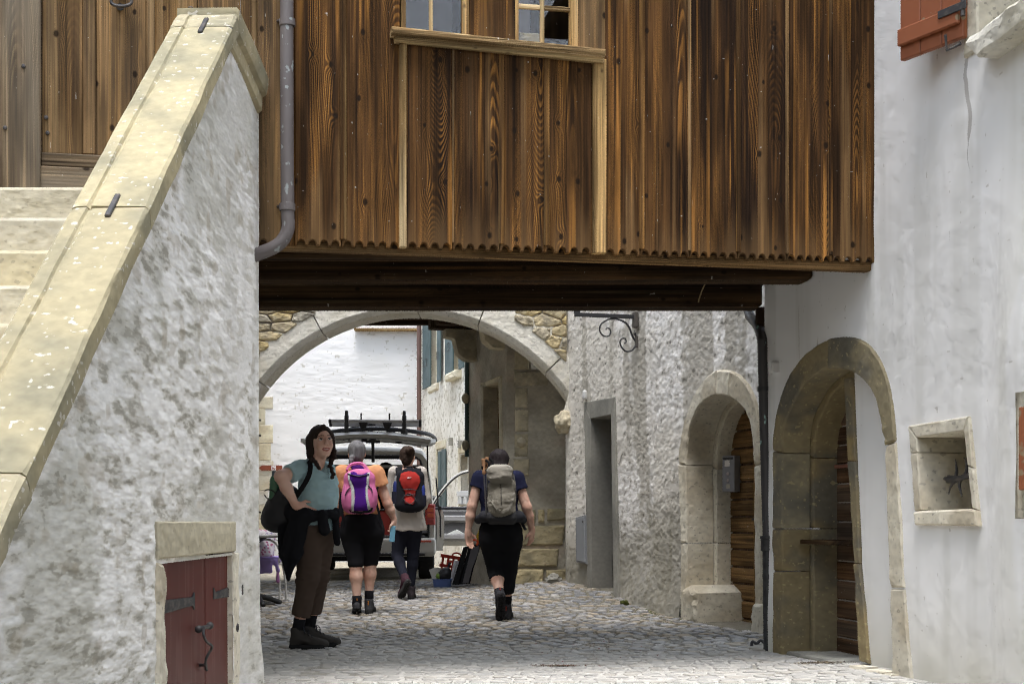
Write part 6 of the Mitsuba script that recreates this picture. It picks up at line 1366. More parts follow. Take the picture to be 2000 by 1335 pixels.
LEG = (0.016, 0.017, 0.026)
tr = [ell(pel - upv * 0.02, [0.15, 0.125, 0.12], R0_)]
for H_, K, A_, t in (('hipR', 'knR', 'anR', 0.98), ('hipL', 'knL', 'anL', 0.98)): tr += [(cone(J[H_], J[K], 0.098, 0.064), 0.03), (cone(J[K], J[K] * .65 + J[A_] * .35, 0.062, 0.060), 0.03), (cone(J[K] * .65 + J[A_] * .35, J[A_], 0.060, 0.043), 0.03)]
m = sdf(tr, 0.009, 0.03); cpart(P3, 'leggings', m, LEG)
Rf = basis((0.0, 1, 0)); t = J['anR'].copy(); t[2] = g1(t) + 0.004; boot(P3, Rf, t + Rf @ [0, 0.018, 0], (0.035, 0.028, 0.032), (0.02, 0.02, 0.02), (0.04, 0.03, 0.04))
dk = J['knL'] - J['anL']; Rf = basis((-0.30, 0.42, -0.62), dk); boot(P3, Rf, J['anL'] - Rf @ [0, -0.02, 0.12], (0.045, 0.018, 0.026), (0.035, 0.034, 0.034), (0.05, 0.03, 0.04))
PR = thing('backpack', 'red and black day pack with blue bottles in its side pockets', 'backpack')
Rp = basis((0.0, 1, -0.08)); pk = lambda u, v, dy=0.0: j(u, v, -0.19 + dy)
b_ = [bx(pk(800, 958), [0.165, 0.075, 0.225], Rp, 0.07), (ell(pk(800, 935, -0.03), [0.115, 0.07, 0.13], Rp), 0.03), (ell(pk(801, 985, -0.02), [0.165, 0.08, 0.09], Rp), 0.03)]
m = sdf(b_, 0.008, 0.03, post=lambda f: f.noise(0.006, 8, 5)); cpart(PR, 'bag', m, (0.016, 0.016, 0.020)); bagm = m
panel(PR, 'front_panel', [pk(*q) for q in ((784, 925), (790, 922), (800, 920), (812, 922), (820, 930), (822, 940), (817, 952), (812, 962), (811, 980), (808, 985), (793, 983), (790, 975), (793, 962), (786, 950), (781, 938))], bagm, 0.010, (0.40, 0.036, 0.030), bulge=0.012)
panel(PR, 'label', [pk(*q) for q in ((796.5, 932.5), (804.5, 932), (804.5, 934.2), (796.5, 934.7))], bagm, 0.030, (0.6, 0.5, 0.48), sub=0.004)
for q in (((787, 956), (800, 955), (816, 958)), ((789, 966), (800, 967), (812, 964)), ((790, 975), (803, 984), (814, 972)), ((786, 976), (800, 964), (816, 980))):
    z_ = [pk(u, v) for u, v in q]
    for p in z_: d_ = np.abs(bagm[0][:, 0] - p[0]) + np.abs(bagm[0][:, 2] - p[2]); p[1] = bagm[0][np.argsort(d_)[:10], 1].min() - 0.026
    cpart(PR, 'cord', tube(spline(z_, 12), 0.005, 6), (0.02, 0.02, 0.025), 'm_plastic')
cpart(PR, 'handle', tube(spline([pk(790, 913, 0.06), pk(792, 911, 0.02), pk(800, 911.5, 0.0), pk(807, 911, 0.02), pk(809, 913, 0.06)], 14), 0.009, 7), (0.014, 0.014, 0.016))
for s_ in (((783, 925, 0.02), (779, 917, 0.10), (780, 913, 0.18)), ((814, 926, 0.02), (816, 918, 0.10), (814, 914, 0.18))): cpart(PR, 'strap', ribbon(spline([pk(*q) for q in s_], 12), [1, 0, 0], 0.036, 0.010), (0.014, 0.014, 0.016), smooth=False)
for (u, v), hgt, cb, cc, lab in (((774, 958), 0.14, (0.012, 0.022, 0.13), (0.30, 0.30, 0.30), 'dark blue steel bottle with a silver cap at the left of the red pack'), ((824, 965), 0.13, (0.012, 0.03, 0.22), (0.02, 0.02, 0.03), 'blue plastic bottle with a black cap at the right of the red pack')):
    W_ = thing('water_bottle', lab, 'bottle'); c_ = pk(u, v, -0.02)
    cpart(W_, 'flask', lathe([(0, -hgt), (0.036, -hgt), (0.038, 0.05), (0.032, 0.085), (0.020, 0.11), (0.0, 0.11)], c_, n=18), cb, 'm_shiny', 40); cpart(W_, 'cap', lathe([(0.0, 0.108), (0.021, 0.108), (0.022, 0.155), (0.017, 0.165), (0, 0.165)], c_, n=16), cc, 'm_plastic', 40)
    cpart(PR, 'side_pocket', lathe([(0.0, -hgt - 0.01), (0.046, -hgt), (0.050, -0.01), (0.046, -0.01)], c_, n=18), (0.022, 0.022, 0.035), 'm_cloth', 40)

# 5: the walker with the big grey pack
P4 = thing('person', 'walker with short dark hair, navy t-shirt and black capri trousers under a grey pack', 'person')
Y4 = 13.0; j = Jf(Y4)
pel = j(978, 1040); J = dict(pelvis=pel, neck=j(976, 922, 0.05), head=j(975, 904, 0.10), shR=j(1008, 935), shL=j(937, 935), elR=j(1029, 990, -0.02), wrR=j(1039, 1034, 0.06), elL=j(922, 988, -0.02), wrL=j(914, 1037, 0.0),
      hipR=j(996, 1052), hipL=j(960, 1052), knR=j(993, 1112, 0.05), anR=j(990, 1172, 0.10), knL=j(968, 1112, 0.06), anL=j(976, 1160, -0.16))
J['Rh'] = basis((0.05, 1, -0.25))
hnR = hand_prims(J['wrR'], [-0.05, 0.18, -1], [0.75, -0.65, 0], curl=0.30, thumb=1, r=0.010, spread=0.3); hnL = hand_prims(J['wrL'], [0.12, 0.10, -1], [-0.35, 0.93, 0], curl=0.22, thumb=1, r=0.010, spread=0.3)
part(P4, 'body', body(J, 1.10, 0.008, [hnR, hnL]), 'm_skin', smooth=True)
hd = lambda x, y, z: J['head'] + J['Rh'] @ np.array([x, y, z])
hp = [ell(hd(0, -0.020, 0.030), [0.092, 0.108, 0.098], J['Rh']), (ell(hd(0, -0.055, -0.05), [0.082, 0.07, 0.07], J['Rh']), 0.03), (ell(hd(0, 0.10, -0.04), [0.07, 0.07, 0.10], J['Rh']), 0.01, 'sub')]
m = sdf(hp, 0.006, 0.02, post=lambda f: f.noise(0.006, 40, 3, (1, 1, 0.4))); part(P4, 'hair', m, 'm_hair', smooth=True, color=colr(m, (0.018, 0.013, 0.014)))
NAVY = (0.014, 0.016, 0.040)
sh = [ell(j(974, 965), [0.185, 0.125, 0.19], R0_), (ell(j(976, 1005), [0.18, 0.125, 0.13], R0_), 0.07), (cone(J['neck'] - upv * 0.05, J['shR'], 0.06, 0.066), 0.04), (cone(J['neck'] - upv * 0.05, J['shL'], 0.06, 0.066), 0.04), (sleeve(J['shR'], J['elR'], 0.40, 0.074, 0.076), 0.03), (sleeve(J['shL'], J['elL'], 0.34, 0.074, 0.076), 0.03)]
m = sdf(sh, 0.009, 0.03, post=lambda f: f.noise(0.008, 8, 4)); cpart(P4, 'shirt', m, NAVY)
tr = [ell(pel + upv * 0.01, [0.20, 0.15, 0.15], R0_), (ell(j(962, 1050, -0.06), [0.11, 0.10, 0.115], R0_), 0.04), (ell(j(995, 1050, -0.06), [0.11, 0.10, 0.115], R0_), 0.04)]
for H_, K, A_, t in (('hipR', 'knR', 'anR', 0.78), ('hipL', 'knL', 'anL', 0.42)): tr += [(cone(J[H_], J[K], 0.118, 0.078), 0.03), (leg_cut(J[K], J[A_], 0.078, 0.062, t), 0.02)]
m = sdf(tr, 0.009, 0.03, post=lambda f: (f.noise(0.010, 9, 8), f.clip(lambda Q: Q[..., 2] - j(970, 1010)[2]))); cpart(P4, 'trousers', m, DARK)
for A_, K, c_ in (('anR', 'knR', DARK), ('anL', 'knL', (0.16, 0.02, 0.02))):
    d = J[K] - J[A_]; d /= np.linalg.norm(d); cpart(P4, 'sock', tube([J[A_] - d * 0.07, J[A_] + d * 0.02, J[A_] + d * 0.045], [0.046, 0.045, 0.046], 14), DARK); cpart(P4, 'sock_band', tube([J[A_] + d * 0.008, J[A_] + d * 0.020], [0.0475, 0.0475], 14), c_)
Rf = basis((0.10, 1, 0)); t = J['anR'].copy(); t[2] = g1(t) + 0.004; boot(P4, Rf, t + Rf @ [0, 0.018, 0], (0.032, 0.032, 0.036), (0.018, 0.018, 0.019), (0.05, 0.05, 0.05), (0.3, 0.03, 0.02))
dk = J['knL'] - J['anL']; Rf = basis((-0.06, 0.40, -0.88), dk); boot(P4, Rf, J['anL'] - Rf @ [0, -0.02, 0.115], (0.032, 0.032, 0.036), (0.022, 0.021, 0.022), (0.05, 0.05, 0.05), (0.3, 0.03, 0.02))
PG = thing('backpack', 'large grey beige trekking pack with a drawn lid and padded hip belt', 'backpack')
Rp = basis((0.02, 1, -0.18)); pk = lambda u, v, dy=0.0: j(u, v, -0.24 + dy)
GR = (0.245, 0.225, 0.185)
b_ = [bx(pk(980, 972), [0.125, 0.10, 0.19], Rp, 0.08), (ell(pk(980, 975, -0.06), [0.105, 0.08, 0.15], Rp), 0.04)]
m = sdf(b_, 0.007, 0.03, post=lambda f: (f.noise(0.012, 8, 5, (0.7, 0.7, 2.4)), f.noise(0.006, 22, 15, (0.7, 0.7, 2.0)))); cpart(PG, 'bag', m, GR); bagm = m
b_ = [bx(pk(976, 924, -0.02), [0.112, 0.115, 0.075], basis((0.02, 1, 0.12)), 0.055), (ell(pk(977, 935, -0.07), [0.10, 0.07, 0.05], Rp), 0.03)]
m = sdf(b_, 0.007, 0.02, post=lambda f: (f.noise(0.014, 10, 25, (0.8, 0.8, 2.0)), f.noise(0.006, 26, 5))); cpart(PG, 'lid', m, (0.275, 0.255, 0.215))
b_ = [bx(pk(980, 1010, 0.0), [0.135, 0.10, 0.055], Rp, 0.045)]; m = sdf(b_, 0.008, 0.02, post=lambda f: f.noise(0.006, 10, 5)); cpart(PG, 'base', m, (0.045, 0.045, 0.048))
panel(PG, 'front_pocket', [pk(*q) for q in ((955, 962), (961, 985), (972, 1000), (985, 1003), (997, 997), (1003, 980), (1006, 962), (1002, 962), (998, 980), (990, 992), (980, 996), (968, 990), (960, 975), (958, 962))], bagm, 0.012, (0.30, 0.28, 0.235))
panel(PG, 'seam', [pk(*q) for q in ((977.3, 945), (979, 945), (980.5, 985), (978.8, 985))], bagm, 0.007, (0.09, 0.085, 0.07), sub=0.006)
for sx in (-1, 1):
    q = [pk(980 + sx * 20, 1010, 0.03), pk(980 + sx * 33, 1008, 0.10), pk(978 + sx * 43, 1014, 0.24)]
    m = sdf([cone(q[0], q[1], 0.05, 0.05), (cone(q[1], q[2], 0.05, 0.042), 0.02)], 0.008, 0.02); cpart(PG, 'hip_belt', m, (0.035, 0.036, 0.042))
    cpart(PG, 'side_strap', ribbon(spline([pk(977 + sx * 25, 925, 0.0), pk(979 + sx * 27, 950, -0.02), pk(980 + sx * 26, 985, 0.0), pk(980 + sx * 24, 1006, 0.0)], 16), [0.4, 1, 0], 0.012, 0.004), (0.13, 0.125, 0.115), smooth=False)
cpart(PG, 'strap', ribbon(spline([pk(1019, 1017, 0.2), pk(1022, 1026, 0.18), pk(1027, 1034, 0.16)], 8), [1, 0, 0.5], 0.013, 0.004), (0.013, 0.013, 0.015), smooth=False)
for u in (953, 957): cpart(PG, 'strap', ribbon(spline([pk(u, 990, -0.05), pk(u + 0.5, 1005, -0.05), pk(u, 1020, -0.04)], 8), [1, 0, 0], 0.007, 0.003), (0.02, 0.02, 0.024), smooth=False)
for k_, (u, v, lab) in enumerate(((944, 897, 'left trekking pole with a cork grip strapped to the grey pack'), (951, 894, 'right trekking pole with a cork grip strapped beside the first on the grey pack'))):
    TP = thing('trekking_pole', lab, 'trekking pole'); top = pk(u, v, 0.02 + 0.03 * k_); bot = pk(950 + 3 * k_, 1004, -0.01 + 0.03 * k_); ax = top - bot; L_ = np.linalg.norm(ax); ax /= L_
    cpart(TP, 'grip', lathe([(0, 0.010), (0.017, 0.006), (0.021, -0.006), (0.015, -0.03), (0.0165, -0.05), (0.0145, -0.075), (0.0175, -0.10), (0.019, -0.12), (0.013, -0.135), (0, -0.135)], top, ax, 14), (0.36, 0.20, 0.11), 'm_matte', 50)
    cpart(TP, 'shaft', tube([top - ax * 0.13, bot], 0.0085, 8), (0.20, 0.20, 0.21), 'm_metal'); cpart(TP, 'wrist_strap', tube(spline([top + [0, 0, -0.01], top + [0.04, -0.01, -0.02], top + [0.05, -0.02, -0.07], top + [0.02, -0.01, -0.10], top + [-0.01, -0.015, -0.06]], 20), 0.011, 7), (0.012, 0.012, 0.013))
# ---- the van with its tailgate up ---------------------------------------------------------
VN = thing('parked_van', 'silver grey van parked beyond the archway, tailgate raised and side doors open', 'van')
vf_ = np.array([-0.075, 1.0, 0]); vf_ /= np.linalg.norm(vf_); vr = np.array([vf_[1], -vf_[0], 0]); VC0 = np.array([-2.06, 20.65, 0.0]); VC0[2] = float(ground_z(-2.0, 20.9))
VR = np.stack([vr, vf_, [0, 0, 1.0]], 1)
def V(*p): return VC0 + VR @ np.array(p, float)
def Vm(m): return moved(m, VR, VC0)
PAINT = (0.50, 0.49, 0.455); GREY = (0.20, 0.20, 0.20); BLK = (0.016, 0.016, 0.018)
def section(y, ins=0.0):
    """Half outline (x, z) of the body at length y."""
    roof = np.interp(y, [0, 0.06, 0.4, 3.1, 3.7, 4.15, 4.9], [1.86, 1.93, 1.97, 1.96, 1.62, 1.14, 0.86]); wid = np.interp(y, [0, 0.08, 4.2, 4.9], [0.93, 0.95, 0.95, 0.78]); top = np.interp(y, [0, 3.1, 3.7, 4.15, 4.9], [0.80, 0.80, 0.74, 0.80, 0.70])
    belt = min(1.02, roof - 0.06)
    pts = [(0.0, 0.36 + ins), (wid - 0.10, 0.36 + ins), (wid - 0.02 - ins, 0.42 + ins), (wid - ins, 0.62), (wid - ins, belt - 0.1), (wid - 0.025 - ins, belt), ((wid + top) / 2 + 0.01 - ins, (belt + roof) / 2), (top + 0.015 - ins, roof - 0.11 - ins * .5), (top - 0.05 - ins, roof - 0.03 - ins), (top - 0.17 - ins, roof - 0.005 - ins), (0.0, roof + 0.018 - ins)]
    return np.array(pts)
def loft(ys, ins=0.0, flip=False):
    S_ = [section(y, ins) for y in ys]; full = [np.vstack([s, s[::-1][1:-1] * [-1, 1]]) for s in S_]; M = len(full[0])
    v = np.vstack([np.c_[f[:, 0], np.full(M, y), f[:, 1]] for f, y in zip(full, ys)]); i_, j_ = np.meshgrid(np.arange(len(ys) - 1), np.arange(M), indexing='ij')
    f = tri(np.stack([i_ * M + j_, i_ * M + (j_ + 1) % M, (i_ + 1) * M + (j_ + 1) % M, (i_ + 1) * M + j_], -1).reshape(-1, 4)); return v, f, M
ys = np.array([0, 0.04, 0.1, 0.4, 1.0, 1.8, 2.5, 3.1, 3.4, 3.7, 3.95, 4.15, 4.5, 4.8, 4.9])
v, f, M = loft(ys); fr_cap = ear(v[-M:][:, [0, 2]]) + (len(ys) - 1) * M
# side openings: sliding door and front door on the right are open
cen = v[f].mean(1); side = (cen[:, 0] > 0.6) & (cen[:, 2] > 0.5) & (cen[:, 2] < 1.88) & (((cen[:, 1] > 1.75) & (cen[:, 1] < 2.6)) | ((cen[:, 1] > 2.6) & (cen[:, 1] < 3.6)))
winl = (np.abs(cen[:, 0]) > 0.7) & (cen[:, 2] > 1.0) & (cen[:, 2] < 1.86) & (cen[:, 1] > 0.3) & (cen[:, 1] < 3.3)
ws = (cen[:, 1] > 3.1) & (cen[:, 1] < 4.0) & (cen[:, 2] > 1.15)
body_f = f[~side & ~winl & ~ws]
cpart(VN, 'body', Vm((v, np.vstack([body_f, fr_cap]))), PAINT, 'm_paint', 35)
part(VN, 'side_glass', Vm((v, f[winl & ~side])), 'm_shiny', smooth=False, color=colr((v,), (0.035, 0.04, 0.04)))
part(VN, 'windscreen', Vm((v, f[ws & ~side])), 'm_glass')
iy = np.array([0.02, 0.3, 1.0, 2.0, 3.0]); v2, f2, M2 = loft(iy, 0.075)
cen2 = v2[f2].mean(1); side2 = (cen2[:, 0] > 0.55) & (cen2[:, 2] > 0.6) & (cen2[:, 1] > 1.2); lw = (cen2[:, 0] < -0.6) & (cen2[:, 2] > 1.0) & (cen2[:, 2] < 1.8) & (cen2[:, 1] > 1.0)
cpart(VN, 'interior', Vm((v2, f2[~side2][:, ::-1])), (0.34, 0.34, 0.325), 'm_matte', 35)
# rear frame between outer and inner skins, with a black seal
o_, i_ = section(0.0), section(0.02, 0.075); full = lambda s: np.vstack([s, s[::-1][1:-1] * [-1, 1]])
fo, fi = full(o_), full(i_); M = len(fo); k = np.arange(M)
rv = np.vstack([np.c_[fo[:, 0], np.zeros(M), fo[:, 1]], np.c_[fi[:, 0], np.full(M, 0.015), fi[:, 1]]]); cpart(VN, 'rear_frame', Vm((rv, tri(np.stack([k, (k + 1) % M, M + (k + 1) % M, M + k], 1)))), PAINT, 'm_paint', False)
seal = [(x * 0.985, z) for x, z in fi if z > 0.5]; s_ = np.array(sorted([(x, z) for x, z in seal if x > 0], key=lambda q: q[1])); lft = s_[::-1] * [-1, 1]
cpart(VN, 'door_seal', Vm(tube(np.array([[x, -0.002, z] for x, z in np.vstack([s_, lft])]), 0.016, 7)), BLK, 'm_plastic')
cpart(VN, 'floor', Vm(rbox([0, 1.5, 0.60], [0.85, 1.48, 0.03])), (0.05, 0.05, 0.052), 'm_matte', False)
cpart(VN, 'load_sill', Vm(rbox([0, 0.02, 0.625], [0.80, 0.07, 0.025], bevel=0.015)), (0.03, 0.03, 0.032), 'm_plastic', False)
cpart(VN, 'underbody', Vm(rbox([0, 2.4, 0.34], [0.78, 2.2, 0.07])), BLK, 'm_matte', False)
cpart(VN, 'bumper', Vm(sdf([bx([0, -0.015, 0.49], [0.955, 0.085, 0.125], r=0.05), (bx([0, 0.06, 0.40], [0.93, 0.10, 0.06], r=0.04), 0.02)], 0.02, 0.02)), (0.47, 0.46, 0.43), 'm_paint')
cpart(VN, 'bumper_trim', Vm(rbox([0, -0.05, 0.375], [0.80, 0.06, 0.022], bevel=0.015)), BLK, 'm_plastic', False)
for sx in (1, -1):
    cpart(VN, 'reflector', Vm(rbox([sx * 0.80, -0.101, 0.565], [0.085, 0.006, 0.013], bevel=0.004)), (0.55, 0.05, 0.015), 'm_shiny', False)
    tk = f'{VN}__tail_light' + ('' if sx == 1 else '_001')
    pg = np.array([(sx * 0.80, 0.80), (sx * 0.945, 0.80), (sx * 0.945, 1.10), (sx * 0.86, 1.11), (sx * 0.80, 1.02)]); w_ = Wall((0, 0), (1, 0), (0, -1))
    cpart(tk, 'lens', Vm(block(w_, pg, -0.10, 0.018, 0.014, back=True)), (0.42, 0.022, 0.012), 'm_shiny', False)
    for zz in (0.86, 0.94, 1.02): cpart(tk, 'cell', Vm(rbox([sx * 0.875, -0.020, zz], [0.045, 0.005, 0.027], bevel=0.006)), (0.62, 0.10, 0.03) if zz > 0.9 else (0.30, 0.012, 0.010), 'm_shiny', False)
    for yy in (0.95, 3.95):
        wk = f'{VN}__wheel' + (f"_{COUNT.get('wh', 0):03d}" if COUNT.get('wh', 0) else ''); COUNT['wh'] = COUNT.get('wh', 0) + 1
        cpart(wk, 'tyre', Vm(lathe([(0.20, -0.10), (0.30, -0.115), (0.332, -0.095), (0.338, -0.05), (0.338, 0.05), (0.332, 0.095), (0.30, 0.115), (0.20, 0.10)], (sx * 0.82, yy if yy > 1 else 0.55, 0.338), (sx, 0, 0), 28)), (0.013, 0.013, 0.014), 'm_matte', 40)
        cpart(wk, 'rim', Vm(lathe([(0.0, 0.05), (0.06, 0.05), (0.08, 0.03), (0.19, 0.05), (0.205, 0.10)], (sx * 0.82, yy if yy > 1 else 0.55, 0.338), (sx, 0, 0), 20)), (0.35, 0.35, 0.36), 'm_metal', 40)
# tailgate: hinged at the roof, seen from below
TGk = f'{VN}__tailgate'
hz, hy = 1.90, 0.02; ang = math.radians(2.0); td = np.array([0, -math.cos(ang), math.sin(ang)]); tn = np.array([0, math.sin(ang), math.cos(ang)])
def tgp(x, l, h): return np.array([x, hy, hz]) + td * l + tn * h
Lg = 1.14
ol = np.array([(-0.78, 0.0), (0.78, 0.0), (0.86, 0.25), (0.93, 0.6), (0.935, 0.95), (0.86, 1.10), (0.5, 1.15), (-0.5, 1.15), (-0.86, 1.10), (-0.935, 0.95), (-0.93, 0.6), (-0.86, 0.25)])
wn = np.array([(-0.68, 0.10), (0.68, 0.10), (0.72, 0.46), (-0.72, 0.46)])
def tgplate(pg, h0, h1, holes=(), camber=0.10, res=0.06):
    x0, z0, x1, z1 = pg.bounds; n1, n2 = int((x1 - x0) / res) + 2, int((z1 - z0) / res) + 2
    m = trimesh.creation.extrude_polygon(pg, 1.0, engine='earcut'); m = m.subdivide_to_size(0.12); v_, f_ = vf(m)
    out = np.array([tgp(x, l, h0 + (h1 - h0) * h + camber * (1 - (x / 0.9) ** 2) - 0.06 * max(0, (l - 0.9) / 0.25) ** 2) for x, l, h in v_]); return out, f_
pg = shapely.Polygon(ol).buffer(0.03).buffer(-0.03).difference(shapely.Polygon(wn).buffer(0.02))
cpart(TGk, 'outer_panel', Vm(tgplate(pg, 0.03, 0.075)), PAINT, 'm_paint', 35)
cpart(TGk, 'inner_panel', Vm(tgplate(shapely.Polygon(ol).buffer(-0.035).difference(shapely.Polygon(wn).buffer(0.05)), 0.0, 0.028)), (0.36, 0.36, 0.34), 'm_plastic', 35)
cpart(TGk, 'painted_recess_shade', Vm(tgplate(shapely.box(-0.55, 0.56, 0.55, 0.95), -0.008, 0.0)), (0.25, 0.25, 0.24), 'm_plastic', False)  # raised darker plate; its colour stands in for the shade of a hollow
part(TGk, 'window', Vm(tgplate(shapely.Polygon(wn), 0.05, 0.052)), 'm_glass')
cpart(TGk, 'latch', Vm(cat(rbox(tgp(0.06, 0.93, 0.03), [0.10, 0.03, 0.02], VR.T @ VR, 0.008), rbox(tgp(0.06, 1.05, 0.03), [0.045, 0.06, 0.03], bevel=0.008))), BLK, 'm_plastic', False)
cpart(TGk, 'wiper', Vm(tube([tgp(0.06, 0.98, -0.0), tgp(0.06, 0.85, -0.06), tgp(0.06, 0.78, -0.20), tgp(0.06, 0.76, -0.24)], 0.022, 8)), BLK, 'm_plastic')
cpart(TGk, 'lamp_cap', Vm(lathe([(0.05, 0.0), (0.045, -0.015), (0, -0.02)], tgp(0.42, 0.93, 0.03), (0, 0, 1), 14)), BLK, 'm_plastic')
for sx in (1, -1): cpart(VN, 'gas_strut', Vm(cat(tube([tgp(sx * 0.82, 0.62, 0.0), [sx * 0.84, 0.01, 1.30]], 0.012, 8), tube([[sx * 0.84, 0.01, 1.30], [sx * 0.845, 0.02, 1.02]], 0.020, 8))), BLK, 'm_plastic')
# bike carrier folded on the tailgate
RK = thing('bike_carrier', 'black and silver bike carrier folded on the raised tailgate of the van', 'bike carrier')
tgk = lambda x, l, h: tgp(x + 0.14, l, h)
K = lambda x, l, h: V(*tgk(x, l, h))
for l, h in ((1.02, 0.30), (0.86, 0.27)):
    bm = rbox([(-0.66 + 0.57) / 2, 0, 0], [0.615, 0.016, 0.026], bevel=0.007)
    cpart(RK, 'rail', moved(bm, VR, V(*(tgk(0, l, h)))), (0.58, 0.58, 0.60), 'm_paint', False)
    for x in (-0.665, 0.575): cpart(RK, 'end_cap', moved(rbox([x, 0, 0], [0.022, 0.018, 0.029], bevel=0.008), VR, V(*tgk(0, l, h))), BLK, 'm_plastic', False)
fr_ = spline([tgk(-0.86, 0.40, 0.13), tgk(-0.70, 0.75, 0.17), tgk(-0.30, 0.93, 0.20), tgk(0.20, 0.93, 0.20), tgk(0.62, 0.75, 0.17), tgk(0.78, 0.45, 0.13), tgk(0.80, 0.36, 0.10)], 40); cpart(RK, 'frame', Vm(tube(fr_, 0.030, 10)), (0.035, 0.035, 0.042), 'm_plastic')
cpart(RK, 'brace', Vm(tube(spline([tgk(-0.45, 0.60, 0.14), tgk(-0.36, 0.80, 0.24), tgk(0.12, 0.80, 0.24), tgk(0.22, 0.60, 0.14)], 24), 0.018, 8)), BLK, 'm_plastic')
for x in (-0.44, 0.355):
    cpart(RK, 'clamp_arm', Vm(cat(rbox(tgk(x, 1.0, 0.22), [0.030, 0.035, 0.17], bevel=0.010), rbox(tgk(x, 1.0, 0.41), [0.022, 0.03, 0.045], bevel=0.014), tube([tgk(x - 0.035, 0.99, 0.17), tgk(x - 0.035, 0.99, 0.04)], 0.014, 8), tube([tgk(x + 0.035, 0.99, 0.17), tgk(x + 0.035, 0.99, 0.04)], 0.014, 8))), (0.055, 0.055, 0.06), 'm_plastic', False)
wt = Wall((0, 0), (1, 0), (0, -1))
for x, dx in ((-0.24, 0.03), (0.15, -0.03)):
    for l, h in ((1.02, 0.24), (0.86, 0.19)):
        c_ = tgk(x + dx * (1 if l > 0.9 else 0) , l, h); q = np.array([(-0.065, 0.05), (0.065, 0.05), (0.045, -0.01), (0.02, -0.06), (-0.02, -0.06), (-0.045, -0.01)]) + [c_[0], c_[2]]
        m_ = block(Wall((0, c_[1]), (1, 0), (0, -1)), q, -0.03, 0.03, 0.006, back=True); cpart(RK, 'wheel_holder', Vm(m_), BLK, 'm_plastic', False)
    cpart(RK, 'pin', Vm(tube([tgk(x, 1.0, 0.25), tgk(x, 1.0, 0.42)], 0.011, 7)), BLK, 'm_plastic')
cpart(RK, 'foot', Vm(cat(rbox(tgk(-0.2, 0.9, 0.08), [0.04, 0.04, 0.05], bevel=0.01), tube(spline([tgk(-0.2, 0.9, 0.1), tgk(-0.12, 0.9, 0.17), tgk(-0.08, 0.9, 0.2)], 8), 0.02, 7), tube([tgk(0.16, 0.86, 0.2), tgk(0.10, 0.86, 0.10)], 0.012, 7))), BLK, 'm_plastic', False)
# sliding door pushed back along the flank
SD = f'{VN}__sliding_door'
def doorshell(y0, y1, x_off, name_w):
    S_ = section(1.0); S_ = S_[(S_[:, 1] >= 0.40) & (S_[:, 1] <= 1.93)][:-2]
    o = np.array([(x + x_off, z) for x, z in S_]); i_ = np.array([(x + x_off - 0.11, z) for x, z in S_])
    n_ = len(o); v_ = np.vstack([np.c_[q[:, 0], np.full(n_, y), q[:, 1]] for q in (o, i_) for y in (y0, y1)]); k_ = np.arange(n_ - 1); F_ = []
    def st(a, b): return tri(np.stack([a * n_ + k_, a * n_ + k_ + 1, b * n_ + k_ + 1, b * n_ + k_], 1))
    F_ += [st(0, 1), st(3, 2), st(2, 0), st(1, 3), [[0, n_, 3 * n_], [0, 3 * n_, 2 * n_], [n_ - 1, 3 * n_ - 1, 4 * n_ - 1], [n_ - 1, 4 * n_ - 1, 2 * n_ - 1]]]
    return v_, np.vstack(F_)
m = doorshell(0.22, 1.45, 0.13, ''); cpart(SD, 'shell', Vm(m), PAINT, 'm_paint', 30)
cpart(SD, 'seal', Vm(tube([[x + 0.075, 0.215, z] for x, z in section(1.0) if 0.42 < z < 1.92][:-1], 0.012, 6)), BLK, 'm_plastic')
cpart(SD, 'hinge_arm', Vm(cat(rbox([0.96, 0.45, 0.46], [0.06, 0.10, 0.035], bevel=0.01), rbox([1.0, 0.3, 0.55], [0.03, 0.03, 0.06], bevel=0.01))), BLK, 'm_plastic', False)
cpart(SD, 'catch', Vm(cat(rbox([1.02, 0.212, 1.05], [0.018, 0.01, 0.03], bevel=0.003), rbox([1.02, 0.212, 1.22], [0.010, 0.01, 0.012], bevel=0.003))), BLK, 'm_plastic', False)
# front door swung wide, its lining towards us
FDk = f'{VN}__front_door'
hp_ = np.array([0.93, 3.62, 0.0]); a_ = math.radians(78); dx_ = np.array([math.sin(a_), -math.cos(a_), 0]); dn_ = np.array([-math.cos(a_) * -1 * -1, -math.sin(a_), 0])
DWl = Wall((hp_ @ np.array([1, 0, 0]), hp_[1]), dx_[:2], (-math.cos(a_), -math.sin(a_)))
out_ = [(0.0, 0.42), (0.95, 0.42), (1.0, 0.6), (1.0, 1.06), (0.0, 1.06)]
cpart(FDk, 'panel', Vm(block(DWl, np.array(out_), -0.06, 0.0, 0.012, back=True)), PAINT, 'm_paint', False)
cpart(FDk, 'lining', Vm(block(DWl, np.array([(0.03, 0.50), (0.93, 0.50), (0.95, 0.62), (0.95, 1.05), (0.03, 1.05)]), 0.0, 0.045, 0.02, back=True)), (0.27, 0.27, 0.275), 'm_plastic', False)
cpart(FDk, 'armrest', Vm(wbox(DWl, 0.06, 0.90, 0.84, 0.93, 0.045, 0.10, 0.025)), (0.30, 0.30, 0.305), 'm_plastic', False)
cpart(FDk, 'pocket', Vm(cat(wbox(DWl, 0.08, 0.88, 0.53, 0.62, 0.045, 0.10, 0.02))), (0.25, 0.25, 0.255), 'm_plastic', False)
cpart(FDk, 'painted_pocket_shade', Vm(block(DWl, np.array([(0.10, 0.64), (0.82, 0.64), (0.86, 0.70), (0.84, 0.80), (0.40, 0.82), (0.20, 0.78)]), 0.044, 0.050, 0.003, back=True)), (0.10, 0.10, 0.105), 'm_plastic', False)  # dark plate on the lining, painting the shade of a pocket hollow
